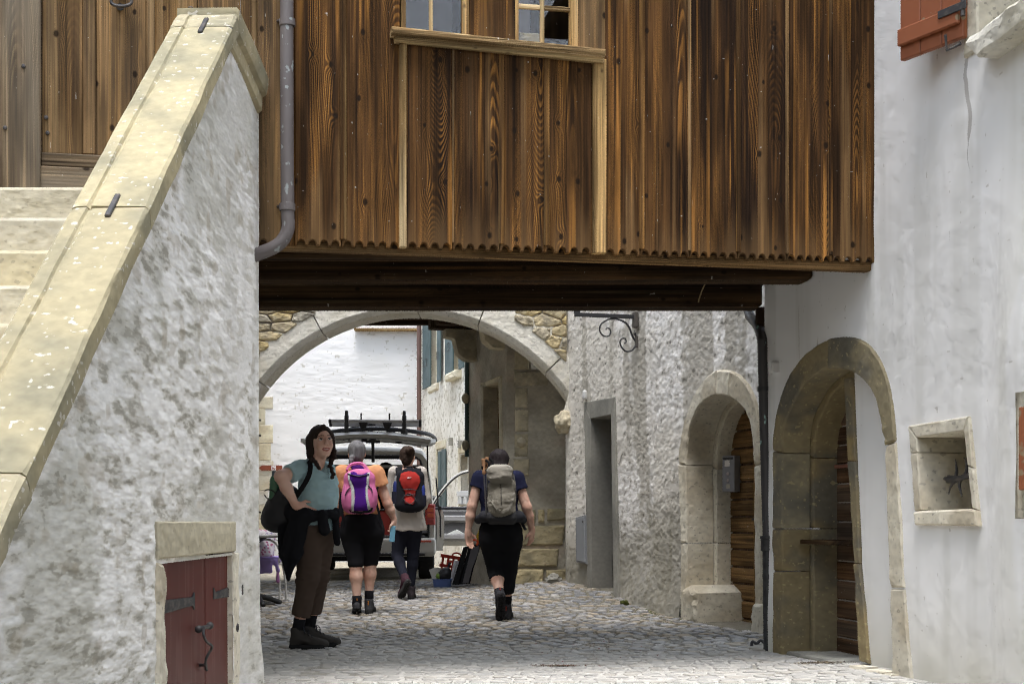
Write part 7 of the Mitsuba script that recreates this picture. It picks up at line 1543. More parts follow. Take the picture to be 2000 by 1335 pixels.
cpart(FDk, 'painted_grip_shade', Vm(block(DWl, np.array([(0.12, 0.95), (0.80, 0.95), (0.80, 1.01), (0.12, 1.01)]), 0.044, 0.050, 0.003, back=True)), (0.10, 0.10, 0.105), 'm_plastic', False)  # dark plate again, grip hollow's shade put in as colour
cpart(FDk, 'belt_trim', Vm(wbox(DWl, 0.0, 0.98, 1.05, 1.085, -0.05, 0.055, 0.01)), (0.03, 0.03, 0.04), 'm_plastic', False)
fpts = [DWl.P(0.03, 1.08), DWl.P(0.10, 1.20), DWl.P(0.28, 1.44), DWl.P(0.42, 1.58), DWl.P(0.56, 1.66), DWl.P(0.85, 1.70), DWl.P(0.98, 1.71)]
cpart(FDk, 'window_frame', Vm(cat(tube(spline(fpts, 30), 0.030, 8), tube([DWl.P(0.97, 1.71), DWl.P(1.0, 1.06)], 0.05, 8))), PAINT, 'm_paint')
cpart(FDk, 'frame_seal', Vm(tube(spline([p - [0, 0.03, 0.012] for p in fpts], 30), 0.012, 6)), BLK, 'm_plastic')
cpart(FDk, 'mirror', Vm(sdf([bx(DWl.P(0.05, 1.15, -0.10), [0.08, 0.06, 0.12], r=0.05)], 0.015, 0.01)), BLK, 'm_plastic')
cpart(FDk, 'paper', Vm(block(DWl, np.array([(0.30, 0.62), (0.60, 0.63), (0.48, 0.70)]), 0.06, 0.075, 0.004, back=True)), (0.6, 0.62, 0.6), 'm_matte', False)
# inside: bench back, dark headrest, shelf
cpart(VN, 'rear_shelf', Vm(rbox([0.05, 0.55, 1.66], [0.70, 0.35, 0.022], bevel=0.01)), (0.40, 0.40, 0.385), 'm_plastic', False)
cpart(VN, 'bench_back', Vm(sdf([bx([-0.05, 1.25, 1.05], [0.70, 0.10, 0.34], euler(-0.15), 0.06)], 0.03, 0.02)), (0.05, 0.05, 0.055), 'm_cloth')
for x in (-0.45, 0.35): cpart(VN, 'headrest', Vm(sdf([bx([x, 1.33, 1.50], [0.13, 0.05, 0.09], r=0.045)], 0.02, 0.02)), (0.045, 0.045, 0.05), 'm_cloth')
cpart(VN, 'rear_blind', Vm(rbox([0.0, 0.30, 1.80], [0.68, 0.10, 0.03], bevel=0.01)), (0.05, 0.05, 0.052), 'm_matte', False)
# load
LB = thing('storage_box', 'large red storage box behind the load sill of the van', 'box')
cpart(LB, 'box', Vm(rbox([-0.02, 0.36, 0.82], [0.74, 0.26, 0.19], bevel=0.015)), (0.33, 0.035, 0.025), 'm_plastic', False)
cpart(LB, 'lid', Vm(rbox([-0.02, 0.36, 1.02], [0.75, 0.27, 0.012], bevel=0.006)), (0.02, 0.02, 0.022), 'm_plastic', False)
for x in (-0.4, 0.36): cpart(LB, 'handle', Vm(tube(spline([[x - 0.06, 0.095, 0.86], [x - 0.05, 0.07, 0.83], [x + 0.05, 0.07, 0.83], [x + 0.06, 0.095, 0.86]], 12), 0.009, 6)), BLK, 'm_plastic')
BGk = thing('duffel_bag', 'black soft bag stowed on the red box inside the van', 'bag')
m = sdf([ell([0.16, 0.42, 1.14], [0.30, 0.20, 0.12]), (ell([-0.22, 0.40, 1.12], [0.22, 0.18, 0.10]), 0.05)], 0.02, 0.04, post=lambda f: f.noise(0.02, 7, 3)); cpart(BGk, 'bag', Vm(m), (0.012, 0.012, 0.014))
cpart(BGk, 'strap', Vm(ribbon(spline([[0.0, 0.25, 1.15], [0.1, 0.22, 1.27], [0.28, 0.22, 1.25], [0.36, 0.27, 1.13]], 14), [0, 1, 0], 0.02, 0.004)), (0.02, 0.02, 0.022), smooth=False)
# someone sitting inside, only the dark curly head and shoulders to be seen
PI_ = thing('person', 'person with black curly hair inside the van, seen between two packs', 'person')
hc = V(0.28, 0.60, 1.60) 
hc = at(754, 917, 21.35)
cpart(PI_, 'hair', sdf([ell(hc, [0.115, 0.12, 0.115]), (ell(hc + [0.02, 0.0, -0.06], [0.10, 0.10, 0.08]), 0.03)], 0.012, 0.03, post=lambda f: f.noise(0.018, 26, 4)), (0.010, 0.008, 0.008), 'm_hair')
Jv = dict(pelvis=hc + [0.05, 0.35, -0.62], neck=hc + [0.02, 0.06, -0.13], head=hc + [0, 0.02, -0.01], shR=hc + [0.19, 0.08, -0.24], shL=hc + [-0.15, 0.10, -0.24], elR=hc + [0.24, 0.22, -0.47], wrR=hc + [0.20, 0.45, -0.50], elL=hc + [-0.22, 0.24, -0.47], wrL=hc + [-0.18, 0.47, -0.50],
          hipR=hc + [0.14, 0.37, -0.66], hipL=hc + [-0.05, 0.37, -0.66], knR=hc + [0.15, 0.80, -0.62], knL=hc + [-0.06, 0.80, -0.62], anR=hc + [0.15, 0.84, -0.98], anL=hc + [-0.06, 0.84, -0.98])
Jv['Rh'] = basis((-0.2, 1, -0.3))
part(PI_, 'body', body(Jv, 0.95, 0.014, [hand_prims(Jv['wrR'], [-0.2, 1, -0.1], [0, 0, 1], r=0.013), hand_prims(Jv['wrL'], [0.2, 1, -0.1], [0, 0, 1], thumb=-1, r=0.013)]), 'm_skin', smooth=True)
ax_ = np.eye(3); tp = [ell(hc + [0.03, 0.14, -0.36], [0.17, 0.13, 0.20]), (cone(Jv['shR'], Jv['elR'], 0.062, 0.055), 0.03), (cone(Jv['shL'], Jv['elL'], 0.062, 0.055), 0.03), (cone(Jv['neck'] - [0, 0, .04], Jv['shR'], 0.06, 0.06), 0.03), (cone(Jv['neck'] - [0, 0, .04], Jv['shL'], 0.06, 0.06), 0.03), (ell(Jv['pelvis'], [0.17, 0.14, 0.14]), 0.06)]
cpart(PI_, 'top', sdf(tp, 0.014, 0.03), (0.012, 0.012, 0.016))
lg = [(cone(Jv['hip' + q], Jv['kn' + q], 0.10, 0.07), 0.02) for q in 'RL'] + [(cone(Jv['kn' + q], Jv['an' + q], 0.07, 0.05), 0.02) for q in 'RL']
cpart(PI_, 'trousers', sdf(lg, 0.014, 0.02), (0.015, 0.015, 0.02))
def dzinc_c(p, n, uv):
    c = mix(C(0.028, 0.026, 0.027), C(0.05, 0.047, 0.048), fbm(p.x * 20, p.y * 20, p.z * 5, 3))
    return mix(c, C(0.30, 0.50, 0.46), sstep(0.70, 0.76, fbm(p.x * 30, p.y * 30, p.z * 13, 3)) * 0.8)
diff('m_dark_zinc', proc(dzinc_c), 0.5, spec=0.5)
# ---- things on the street and on the walls -------------------------------------------------
# luggage by the van
gz = lambda x, y: float(ground_z(x, y))
BS = thing('plastic_basin', 'blue plastic basin of odds and ends on the cobbles beside the van', 'basin'); c = at(864, 1140, 18.6); c[2] = gz(c[0], c[1])
def basin(L, W, Hh, c, th=0.006, n=28, flare=1.14):
    t_ = np.arange(n) * 2 * np.pi / n; k_ = (np.abs(np.cos(t_)) ** 5 + np.abs(np.sin(t_)) ** 5) ** -0.2; r_ = np.stack([L * k_ * np.cos(t_), W * k_ * np.sin(t_)], 1)
    lv = [(0.86, 0.0), (0.93, 0.01), (1.0 * flare * 0.93, Hh - 0.012), (1.06 * flare * 0.93, Hh - 0.01), (1.06 * flare * 0.93, Hh), (0.99 * flare * 0.93, Hh), (0.90, 0.02), (0.0, 0.016)]
    v_ = np.vstack([np.c_[r_ * s_, np.full(n, z_)] for s_, z_ in lv]) + c; i_, j_ = np.meshgrid(np.arange(len(lv) - 1), np.arange(n), indexing='ij')
    return v_, tri(np.stack([i_ * n + j_, i_ * n + (j_ + 1) % n, (i_ + 1) * n + (j_ + 1) % n, (i_ + 1) * n + j_], -1).reshape(-1, 4))
cpart(BS, 'tub', basin(0.118, 0.10, 0.115, c), (0.10, 0.15, 0.34), 'm_plastic', 35)
BB = single('bin_bag', sdf([ell(c + [0.035, 0.0, 0.165], [0.085, 0.07, 0.085]), (ell(c + [0.06, 0.0, 0.22], [0.05, 0.05, 0.05]), 0.04)], 0.008, 0.03, post=lambda f: f.noise(0.02, 14, 3)), 'm_shiny', 'crumpled black plastic bag heaped in the blue basin', 'bag', smooth=True, color=None) if False else None
m = sdf([ell(c + [0.035, 0.0, 0.165], [0.085, 0.07, 0.085]), (ell(c + [0.06, 0.0, 0.22], [0.05, 0.05, 0.05]), 0.04)], 0.008, 0.03, post=lambda f: f.noise(0.02, 14, 3)); single('plastic_bag', m, 'm_plastic', 'crumpled black plastic bag heaped in the blue basin', 'bag', smooth=True, color=colr(m, (0.02, 0.02, 0.023)))
m = cat(*[moved(rbox([0, 0, 0], [0.05, 0.004, 0.085], bevel=0.002), euler(0.1 * k - 0.1, 0.1 * k - 0.35, 0.2 * k), c + [-0.10 + 0.012 * k, 0.01 * k, 0.17]) for k in range(4)]); single('brochure', m, 'm_matte', 'pale folded papers standing at the left of the blue basin', 'paper', color=colr(m, (0.55, 0.53, 0.49)))
m = sdf([ell(c + [-0.045, -0.02, 0.15], [0.04, 0.03, 0.035])], 0.007, 0.01, post=lambda f: f.noise(0.012, 30, 2)); single('cloth_bundle', m, 'm_cloth', 'small lime green bundle in the blue basin', 'cloth', smooth=True, color=colr(m, (0.25, 0.38, 0.08)))
m = tube([c + [0.05, 0.03, 0.2], c + [0.10, 0.05, 0.33]], [0.012, 0.018], 8); single('umbrella', m, 'm_cloth', 'short dark rod with a red tip standing in the basin', 'umbrella', color=colr(m, (0.03, 0.03, 0.035)))
m = lathe([(0, 0.0), (0.02, 0.0), (0.022, 0.03), (0, 0.035)], c + [0.10, 0.05, 0.325], (0.4, 0.1, 0.9), 10); scene['umbrella__tip'] = mikit.ply(m, 'm_plastic', color=colr(m, (0.45, 0.05, 0.03)))
# red folding crate
CR = thing('folding_crate', 'red folding crate standing on edge behind the black case', 'crate'); cc = at(884, 1118, 19.3); cc[2] = gz(cc[0], cc[1]); Rc = euler(0, 0.16, 0.5)
fr = []
for k_ in range(6): fr.append(rbox([-0.20 + 0.08 * k_, 0, 0.19], [0.012, 0.016, 0.17], bevel=0.003))
for z_ in (0.02, 0.12, 0.24, 0.37): fr.append(rbox([0, 0.0, z_], [0.235, 0.019, 0.022], bevel=0.004))
cpart(CR, 'side', moved(cat(*fr), Rc, cc), (0.42, 0.035, 0.02), 'm_plastic', False); cpart(CR, 'handle', moved(tube(spline([[-0.07, 0, 0.38], [-0.06, 0, 0.415], [0.06, 0, 0.415], [0.07, 0, 0.38]], 12), 0.011, 7), Rc, cc), (0.42, 0.035, 0.02), 'm_plastic')
# white box and black case, big grey folded case
WB = single('white_box', moved(rbox([0, 0, 0.16], [0.10, 0.05, 0.17], bevel=0.006), euler(0, 0.22, 0.3), at(892, 1132, 18.9) * [1, 1, 0] + [0, 0, gz(-0.7, 18.9)]), 'm_plastic', 'white box leaning between the red crate and the black case', 'box', color=np.tile([0.55, 0.54, 0.56], (24, 1)))
scene[WB + '__label'] = mikit.ply(moved(rbox([0, -0.054, 0.20], [0.05, 0.002, 0.05], bevel=0.001), euler(0, 0.22, 0.3), at(892, 1132, 18.9) * [1, 1, 0] + [0, 0, gz(-0.7, 18.9)]), 'm_plastic', color=np.tile([0.05, 0.05, 0.06], (24, 1)))
WPx = Wall((0, 18.35), (1, 0.03), (0.03, -1))
CS = thing('folded_case', 'flat grey case with a black border leaning beside the walker with the grey pack', 'case')
q = WPx.pxs([(896, 1141), (916, 1063), (938, 1062), (936, 1075), (925, 1110), (918, 1139)]); cpart(CS, 'shell', block(WPx, q, -0.05, 0.0, 0.01, back=True), (0.014, 0.014, 0.016), 'm_cloth', False)
q = WPx.pxs([(903, 1139), (921, 1068), (936, 1066), (934, 1080), (922, 1110), (915, 1138)]); cpart(CS, 'side_panel', block(WPx, q, -0.002, 0.010, 0.004, back=True), (0.105, 0.10, 0.105), 'm_cloth', False)
q = WPx.pxs([(883, 1141), (905, 1068), (915, 1066), (896, 1141)]); cpart(CS, 'front_edge', block(WPx, q, -0.03, 0.03, 0.008, back=True), (0.012, 0.012, 0.013), 'm_cloth', False)
def wp(u, v, d): a, z = WPx.px(u, v, d); return WPx.P(a, z, d)
cpart(CS, 'handle', tube(spline([wp(922, 1064, 0.0), wp(924, 1054, 0.01), wp(930, 1054, 0.01), wp(931, 1064, 0.0)], 12), 0.015, 7), (0.60, 0.07, 0.02), 'm_plastic')
m = sdf([cone(wp(946, 1013, -0.10), wp(938, 1048, -0.06), 0.03, 0.045), (cone(wp(938, 1048, -0.06), wp(938, 1066, -0.04), 0.045, 0.03), 0.02)], 0.01, 0.02, post=lambda f: f.noise(0.012, 12, 3)); YB = thing('dry_bag', 'yellow roll bag standing on the grey case', 'bag'); cpart(YB, 'bag', m, (0.42, 0.27, 0.025)); cpart(YB, 'band', ribbon(spline([wp(944, 1025, 0.0), wp(941, 1035, 0.01), wp(937, 1044, 0.015)], 8), [1, 0, 0.3], 0.02, 0.006), (0.03, 0.03, 0.03), smooth=False)

# table, chair, cushion, blanket on the left
TBk = thing('bistro_table', 'round grey cafe table on a black cast iron pedestal beside the stair', 'table'); tc = np.array([-2.85, 14.9, gz(-2.9, 14.9)])
cpart(TBk, 'top', lathe([(0, 0.715), (0.40, 0.715), (0.415, 0.722), (0.418, 0.735), (0.41, 0.742), (0, 0.742)], tc, n=40), (0.24, 0.235, 0.225), 'm_matte', 35)
cpart(TBk, 'pedestal', lathe([(0.06, 0.05), (0.055, 0.10), (0.035, 0.16), (0.032, 0.30), (0.045, 0.32), (0.045, 0.36), (0.028, 0.39), (0.028, 0.60), (0.05, 0.66), (0.12, 0.70), (0.12, 0.715), (0, 0.715)], tc + [0.155, 0, 0], n=18), (0.016, 0.016, 0.017), 'm_plastic', 40)
for k_ in range(4):
    a_ = 0.5 + k_ * math.pi / 2; d_ = np.array([math.cos(a_), math.sin(a_), 0]); p0 = tc + [0.155, 0, 0]
    cpart(TBk, 'foot', sdf([cone(p0 + [0, 0, 0.11], p0 + d_ * 0.16 + [0, 0, 0.075], 0.035, 0.026), (cone(p0 + d_ * 0.16 + [0, 0, 0.075], p0 + d_ * 0.27 + [0, 0, 0.03], 0.026, 0.028), 0.02)], 0.012, 0.02), (0.022, 0.022, 0.023), 'm_plastic')
CHk = thing('garden_chair', 'white metal garden chair with cushion and purple blanket at the cafe table', 'chair')
cx_, cy_ = -2.69, 15.3; cg = gz(cx_, cy_); W_ = (0.52, 0.51, 0.48)
Cp = lambda x, y, z: np.array([cx_ + x, cy_ + y, cg + z])
for x, y in ((0.20, -0.20), (0.20, 0.20), (-0.24, -0.20), (-0.24, 0.20)): cpart(CHk, 'leg', tube(spline([Cp(x * 0.92, y, 0.43), Cp(x, y, 0.36), Cp(x * 1.12, y * 1.05, 0.0)], 12), 0.012, 8), W_, 'm_plastic')
cpart(CHk, 'stretcher', cat(tube([Cp(0.22, -0.2, 0.10), Cp(-0.26, -0.2, 0.10)], 0.008, 7), tube([Cp(0.22, 0.2, 0.20), Cp(-0.26, 0.2, 0.20)], 0.008, 7)), W_, 'm_plastic')
for k_ in range(7): cpart(CHk, 'slat', rbox(Cp(-0.22 + 0.07 * k_, 0, 0.43), [0.028, 0.21, 0.008], bevel=0.003), W_, 'm_plastic', False)
for y in (-0.2, 0.2): cpart(CHk, 'arm', tube(spline([Cp(-0.30, y, 0.66), Cp(-0.05, y, 0.67), Cp(0.16, y, 0.665), Cp(0.20, y, 0.62), Cp(0.19, y, 0.43)], 20), 0.011, 8), W_, 'm_plastic')
cpart(CHk, 'backrest', cat(*[tube([Cp(-0.31, -0.19 + 0.095 * k_, 0.43), Cp(-0.42, -0.19 + 0.095 * k_, 0.88)], 0.008, 7) for k_ in range(5)], tube([Cp(-0.42, -0.21, 0.88), Cp(-0.42, 0.21, 0.88)], 0.012, 8)), W_, 'm_plastic')
m = sdf([bx(Cp(-0.0, 0.05, 0.63), [0.13, 0.06, 0.16], euler(-0.25, 0.12, 0.25), 0.045)], 0.012, 0.02)
def floral(p, n, uv):
    d1, d2, r = voronoi(p.y * 26 + p.x * 20, p.z * 30); c = mix(C(0.62, 0.59, 0.60), C(0.40, 0.10, 0.20), sstep(0.36, 0.26, d1) * dr.select(r < 0.62, 1.0, 0.0))
    return mix(c, C(0.30, 0.25, 0.42), sstep(0.34, 0.26, d1) * dr.select(r > 0.80, 1.0, 0.0))
diff('m_floral', proc(floral), 0.95)
single('cushion', m, 'm_floral', 'pale flower print cushion leaning on the garden chair', 'cushion', smooth=True)
bl = sdf([bx(Cp(0.0, 0, 0.475), [0.22, 0.20, 0.028], r=0.02), (cone(Cp(0.17, -0.21, 0.47), Cp(0.21, -0.215, 0.36), 0.03, 0.02), 0.02), (bx(Cp(-0.02, -0.225, 0.41), [0.17, 0.02, 0.08], r=0.018), 0.02), (ell(Cp(-0.10, -0.24, 0.36), [0.13, 0.03, 0.035]), 0.02)], 0.010, 0.02, post=lambda f: f.noise(0.014, 10, 3, (1, 1, 2)))
BLk = thing('blanket', 'lilac blanket with a tassel draped over the garden chair', 'blanket'); cpart(BLk, 'cloth', bl, (0.32, 0.24, 0.52)); cpart(BLk, 'tassel', sdf([ell(Cp(0.205, -0.225, 0.33), [0.015, 0.015, 0.018]), (cone(Cp(0.205, -0.225, 0.31), Cp(0.21, -0.225, 0.25), 0.014, 0.024), 0.01)], 0.006, 0.01, post=lambda f: f.noise(0.008, 50, 3, (1, 1, 0.2))), (0.36, 0.16, 0.34))
# drainpipe seen along the stair wall's edge
DP3 = thing('drainpipe', 'thin dark drainpipe behind the stair wall near the cafe table', 'drainpipe'); p0 = at(497, 1005, 19.5)
cpart(DP3, 'pipe', tube([[p0[0], p0[1], 0.0], [p0[0], p0[1], 5.5]], 0.035, 12), (0.045, 0.028, 0.024), 'm_plastic', 50)
for v_ in (820, 850, 1000): pz = at(497, v_, 19.5); cpart(DP3, 'bracket', cat(lathe([(0.043, -0.025), (0.043, 0.025)], pz, n=14), rbox(pz + [0.04, 0.02, 0], [0.045, 0.012, 0.014])), (0.04, 0.035, 0.035), 'm_plastic', False)
# arrow sign on the white gable
SG = thing('arrow_sign', 'brown arrow sign pointing left with a white castle pictogram', 'sign')
cpart(SG, 'board', block(TW, TW.pxs([(505, 913.5), (511, 908.5), (551, 908.5), (551, 918.5), (511, 918.5)], 0.06), 0.04, 0.06, 0.004, back=True), (0.22, 0.055, 0.028), 'm_plastic', False)
cpart(SG, 'field', block(TW, TW.pxs([(530, 909.5), (539, 909.5), (539, 917.5), (530, 917.5)], 0.066), 0.06, 0.066, 0.001), (0.75, 0.74, 0.74), 'm_plastic', False)
cpart(SG, 'castle', block(TW, TW.pxs([(531.5, 916), (531.5, 911.5), (533.5, 911.5), (533.5, 913.5), (537.5, 913.5), (537.5, 916)], 0.07), 0.066, 0.070, 0.001), (0.2, 0.03, 0.025), 'm_plastic', False)
# white louvred panel on the roughcast house
part(CH, 'louvre_panel', cat(*[block(H, H.pxs([(893 + 5 * k_, 984), (893 + 5 * k_, 960), (897.2 + 5 * k_, 959), (897.2 + 5 * k_, 984)], 0.05), 0.0, 0.05 + 0.02 * (k_ % 2), 0.004) for k_ in range(7)]), 'm_plastic', color=None) if False else None
m = cat(*[block(H, H.pxs([(893 + 5 * k_, 984), (893 + 5 * k_, 970), (897.2 + 5 * k_, 970), (897.2 + 5 * k_, 984)], 0.05), 0.0, 0.04 + 0.03 * (k_ % 2), 0.004) for k_ in range(7)], block(H, H.pxs([(893, 969), (893, 959), (928, 957), (928, 969)], 0.06), 0.0, 0.07, 0.004)); cpart(CH, 'louvre_panel', m, (0.55, 0.56, 0.58), 'm_plastic', False)

# wrought iron sign bracket on the rough house
SB = thing('sign_bracket', 'empty wrought iron sign bracket with scrolls on the rough wall', 'sign bracket')
ba, bz = R2.px(1243, 619, 0.02); bp = R2.P(ba, bz, 0.02)
def bk2(u, v):
    """A point in the bracket's own plane, square to the wall."""
    r = rays(u, v); nn_ = R2.e; t_ = (bp @ nn_) / (r @ nn_) if abs(r @ nn_) > 1e-6 else 1; p = r * ((bp - [0, 0, EYE]) @ nn_) / (r @ nn_); return p + [0, 0, EYE]
outw = R2.n; L_ = 0.66
B = lambda s_, h_: bp + outw * s_ * L_ + np.array([0, 0, h_])
bb = rbox(B(0.5, 0), [L_ / 2, 0.014, 0.020], np.stack([outw, R2.e, [0, 0, 1]], 1), 0.004)
cpart(SB, 'arm', cat(bb, rbox(B(0.96, 0.028), [0.03, 0.014, 0.02], np.stack([outw, R2.e, [0, 0, 1]], 1), 0.004)), (0.03, 0.03, 0.033), 'm_plastic', False)
def scroll(pts, r0, r1): q = spline(pts, 40); return tube(q, np.linspace(r0, r1, len(q)), 7)
s1 = [B(0.0, -0.25), B(0.06, -0.20), B(0.15, -0.08), B(0.32, -0.03), B(0.50, -0.05), B(0.60, -0.13), B(0.54, -0.20), B(0.45, -0.20), B(0.42, -0.15), B(0.47, -0.12), B(0.50, -0.14)]
s2 = [B(0.03, -0.16), B(0.0, -0.25), B(0.06, -0.33), B(0.17, -0.35), B(0.25, -0.30), B(0.26, -0.24), B(0.19, -0.22), B(0.17, -0.26), B(0.20, -0.27)]
cpart(SB, 'scroll', scroll(s1, 0.011, 0.007), (0.03, 0.03, 0.033), 'm_plastic'); cpart(SB, 'scroll', scroll(s2, 0.011, 0.007), (0.03, 0.03, 0.033), 'm_plastic')
cpart(SB, 'mount', cat(rbox(B(0.02, -0.03), [0.02, 0.04, 0.08], np.stack([outw, R2.e, [0, 0, 1]], 1), 0.006), rbox(B(-0.01, -0.25), [0.02, 0.015, 0.06], np.stack([outw, R2.e, [0, 0, 1]], 1), 0.006)), (0.10, 0.09, 0.08), 'm_matte', False)
# small things on the walls
def R2q(u, v, d): a, z = R2.px(u, v, d); return R2.P(a, z, d)
SNk = thing('wall_sensor', 'small white capsule sensor high beside the plain dark doorway', 'sensor'); c0 = R2q(1142, 772, 0.06)
cpart(SNk, 'housing', sdf([cone(c0 + [0, 0, 0.035], c0 + [0, 0, -0.02], 0.026, 0.026)], 0.006, 0.005), (0.62, 0.62, 0.60), 'm_plastic'); cpart(SNk, 'arm', tube([c0 + [0, 0, -0.03], R2q(1144, 780, 0.0)], 0.010, 7), (0.3, 0.3, 0.29), 'm_plastic')
UC = thing('utility_cabinet', 'flat grey metal utility cabinet at the foot of the wall by the arch', 'cabinet'); q = R2.pxs([(1126, 1012), (1141, 1008), (1143, 1098), (1127, 1094)], 0.05)
cpart(UC, 'door', block(R2, q, 0.0, 0.055, 0.004), (0.22, 0.23, 0.24), 'm_plastic', False); cpart(UC, 'lock', lathe([(0.012, 0), (0.010, 0.012), (0, 0.014)], R2q(1139, 1018, 0.055), R2.n, 10), (0.05, 0.05, 0.05), 'm_plastic')
cpart(UC, 'frame', block(R2, R2.pxs([(1124, 1010), (1143, 1005), (1145, 1101), (1125, 1097)], 0.045), 0.0, 0.045, 0.003), (0.17, 0.175, 0.18), 'm_plastic', False)
MB_ = thing('mailbox', 'grey metal mailbox with a paper label beside the oak door', 'mailbox')
MBW = Wall(R2q(1433, 925, -0.34)[:2], R2.n[:2] * -1 + R2.e[:2] * 0.25, -R2.e[:2] * -1 * -1 + R2.n[:2] * 0.25)
mc = R2q(1433, 925, -0.36); Rm = np.stack([R2.e, R2.n, [0, 0, 1]], 1)
# box: long side along the wall's depth, its face to the street
ex = R2.e * 0.92 + R2.n * -0.39; ey = R2.n * 0.92 + R2.e * 0.39; Rm = np.stack([ex, ey, [0, 0, 1.0]], 1)
cpart(MB_, 'box', rbox(mc, [0.075, 0.075, 0.165], Rm, 0.006), (0.20, 0.20, 0.21), 'm_plastic', False)
fm = lambda x, z, y=0.0: mc + Rm @ np.array([x, 0.0765 + y, z])
Rf_ = Rm
for nm, x, z, hx, hz, cl in (('label', -0.010, 0.095, 0.030, 0.028, (0.62, 0.58, 0.54)), ('window', 0.0, -0.115, 0.024, 0.020, (0.35, 0.32, 0.26))): cpart(MB_, nm, rbox(fm(x, z), [hx, 0.002, hz], Rm, 0.001), cl, 'm_plastic', False)
cpart(MB_, 'slot', rbox(fm(0, 0.140), [0.060, 0.002, 0.010], Rm, 0.001), (0.02, 0.02, 0.02), 'm_plastic', False)
for z in (0.0, -0.06): cpart(MB_, 'lock', lathe([(0.016, 0), (0.016, 0.004), (0.009, 0.005), (0, 0.005)], fm(0.0, z), ey, 14), (0.45, 0.42, 0.42), 'm_metal', 30)
NP = thing('door_plate', 'small black plate on the pale jamb left of the oak door', 'plate'); cpart(NP, 'plate', rbox(R2q(1413, 996, -0.40), [0.05, 0.012, 0.018], Rm, 0.003), (0.012, 0.012, 0.013), 'm_plastic', False)
DB = thing('wall_box', 'small white round topped box on the white wall left of the brown doorway', 'wall box'); c0 = R.P(*R.px(1520, 717, 0.0), 0.0)
pgb = [(-0.035, -0.035), (0.035, -0.035), (0.035, 0.012)] + [(0.035 * math.cos(t), 0.012 + 0.03 * math.sin(t)) for t in np.linspace(0.3, 2.84, 8)] + [(-0.035, 0.012)]; ba_ = R.px(1520, 717)
cpart(DB, 'cover', block(R, np.array(pgb) + ba_, -0.01, 0.06, 0.008), (0.60, 0.60, 0.59), 'm_plastic', False)
# cast iron drainpipe at the corner of the two houses
DP2 = thing('drainpipe', 'black drainpipe at the corner between the brown and the pale arched doorways', 'drainpipe')
pz = lambda u, v, Y=9.98: at(u, v, Y)
top_ = spline([pz(1462, 606, 10.6), pz(1468, 622, 10.4), pz(1482, 640, 10.1), pz(1489, 665, 9.98)], 14); base_ = pz(1502, 1262, 9.98); base_[2] = gz(base_[0], base_[1]) - 0.01
mid = pz(1500, 1062, 9.98)
part(DP2, 'pipe', tube(np.vstack([top_, spline([pz(1489, 666), pz(1494, 860), mid], 8)]), 0.036, 14), 'm_dark_zinc', smooth=50)
part(DP2, 'lower_pipe', tube([mid + [0, 0, 0.02], base_], 0.039, 14), 'm_cast_iron', smooth=50)
part(DP2, 'socket', lathe([(0.040, -0.05), (0.050, -0.045), (0.050, 0.035), (0.056, 0.04), (0.056, 0.055), (0.044, 0.058)], mid, n=18), 'm_cast_iron', smooth=40)
for v_ in (1125, 760): b_ = pz(1501 if v_ > 1000 else 1491, v_); part(DP2, 'bracket', cat(lathe([(0.043, -0.016), (0.043, 0.016)], b_, n=16), tube([b_, b_ + [0.06, 0.06, 0]], 0.012, 6)), 'm_cast_iron', smooth=40)
FS = thing('boot_scraper', 'bent rusty iron scraper on the ground beside the black drainpipe', 'scraper'); sc = [at(u, v, 10.25) for u, v in ((1468, 1262), (1472, 1254), (1478, 1257), (1485, 1251), (1492, 1256), (1496, 1262))]; dz_ = gz(sc[0][0], 10.25) - sc[0][2]
m = tube(spline([p + [0, 0, dz_ + 0.008] for p in sc], 18), 0.011, 7); part(FS, 'bar', m, 'm_iron', smooth=True)
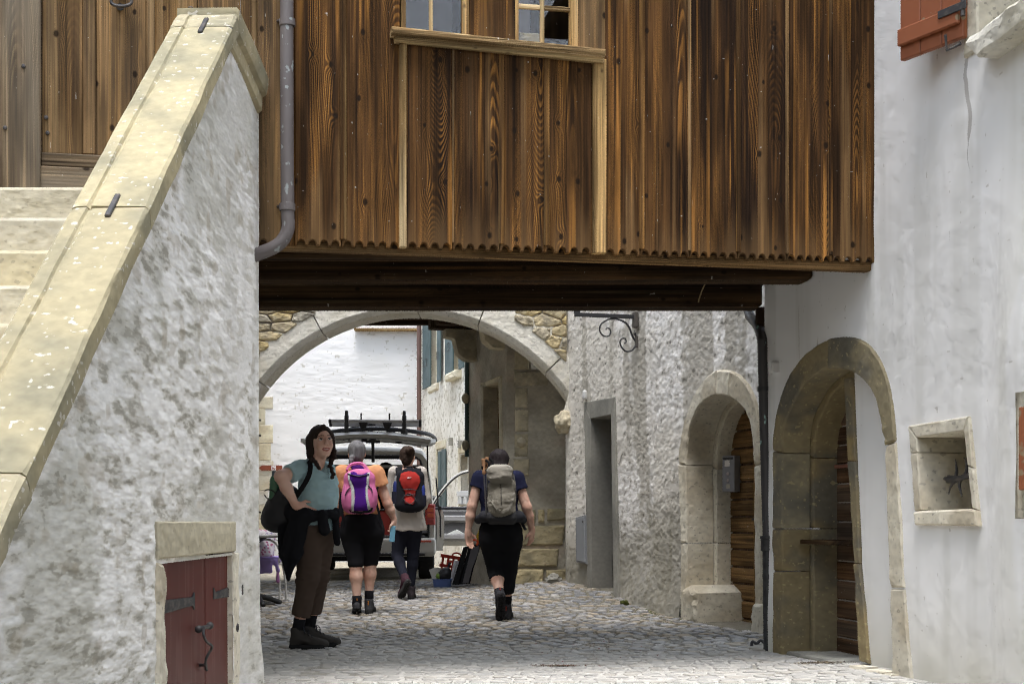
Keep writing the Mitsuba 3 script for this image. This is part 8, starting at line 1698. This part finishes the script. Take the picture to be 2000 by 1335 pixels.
# loose stone, moss, leaves, dirt on the lane
m = lump(at(1081, 1131, 16.9) * [1, 1, 0] + [0, 0, gz(0.49, 16.9) + 0.05], [0.085, 0.07, 0.06], amp=0.5, seed=8, sub=2); SID[0] += 1; single('loose_stone', m, 'm_cement', 'dark loose stone lying at the foot of the arch pier', 'stone', uv=suv(m, A, SID[0]))
mg = at(1220, 1183, 14.35); mg[2] = gz(mg[0], mg[1]) + 0.02; m = sdf([ell(mg, [0.045, 0.04, 0.035])], 0.008, 0.01, post=lambda f: f.noise(0.02, 40, 2)); single('moss_clump', m, 'm_cloth', 'small dark green moss clump at the foot of the rough wall', 'moss', smooth=True, color=colr(m, (0.045, 0.05, 0.012)))
def litter(cx_, cy_, rx_, ry_, n, seed, size, cols):
    r = np.random.default_rng(seed); ms, cs = [], []
    for _ in range(n):
        a_, q_ = r.random() * 6.283, min(1.6, abs(r.normal(0, 0.6))); x, y = cx_ + rx_ * q_ * math.cos(a_), cy_ + ry_ * q_ * math.sin(a_); s_ = size * (0.5 + r.random())
        v_ = np.array([[-1, -.4, 0], [0, -.6, .25], [1, 0, .1], [0, .6, .3], [-.6, .4, .05], [0, 0, .5]]) * s_; v_ = v_ @ euler(0, 0, r.random() * 6.28).T + [x, y, gz(x, y) + 0.005]
        ms.append((v_, np.array([[0, 1, 5], [1, 2, 5], [2, 3, 5], [3, 4, 5], [4, 0, 5], [0, 4, 3], [0, 3, 2], [0, 2, 1]]))); cs.append(np.tile(np.array(cols[r.integers(len(cols))]) * (0.7 + 0.6 * r.random()), (6, 1)))
    return cat(*ms), np.vstack(cs)
m1, c1 = litter(*at(1095, 1299, 8.97)[:2], 0.16, 0.05, 260, 1, 0.007, [(0.09, 0.07, 0.05), (0.16, 0.12, 0.08), (0.12, 0.05, 0.035)])
m2, c2 = litter(*at(1605, 1300, 8.95)[:2], 0.14, 0.07, 320, 2, 0.008, [(0.10, 0.08, 0.06), (0.20, 0.16, 0.10), (0.07, 0.055, 0.045)])
m3, c3 = litter(1.38, 14.0, 0.22, 1.4, 1600, 3, 0.011, [(0.12, 0.10, 0.07), (0.22, 0.19, 0.13), (0.08, 0.09, 0.04)])
m4, c4 = litter(0.6, 10.5, 1.6, 2.2, 260, 4, 0.007, [(0.10, 0.08, 0.06), (0.20, 0.03, 0.03), (0.18, 0.13, 0.08)])
single('leaf_litter', cat(m1, m2, m3, m4), 'm_matte', 'dry leaf crumbs and grit strewn over the lane', 'litter', kind='stuff', color=np.vstack([c1, c2, c3, c4]))
# straw sticking out of the joist
m = tube(spline([at(1382, 545, 9.9), at(1372, 565, 9.9), at(1364, 590, 9.9)], 10), 0.005, 5); single('straw', m, 'm_matte', 'pale straw stalk dangling from the dark joist', 'straw', color=colr(m, (0.32, 0.24, 0.13)))
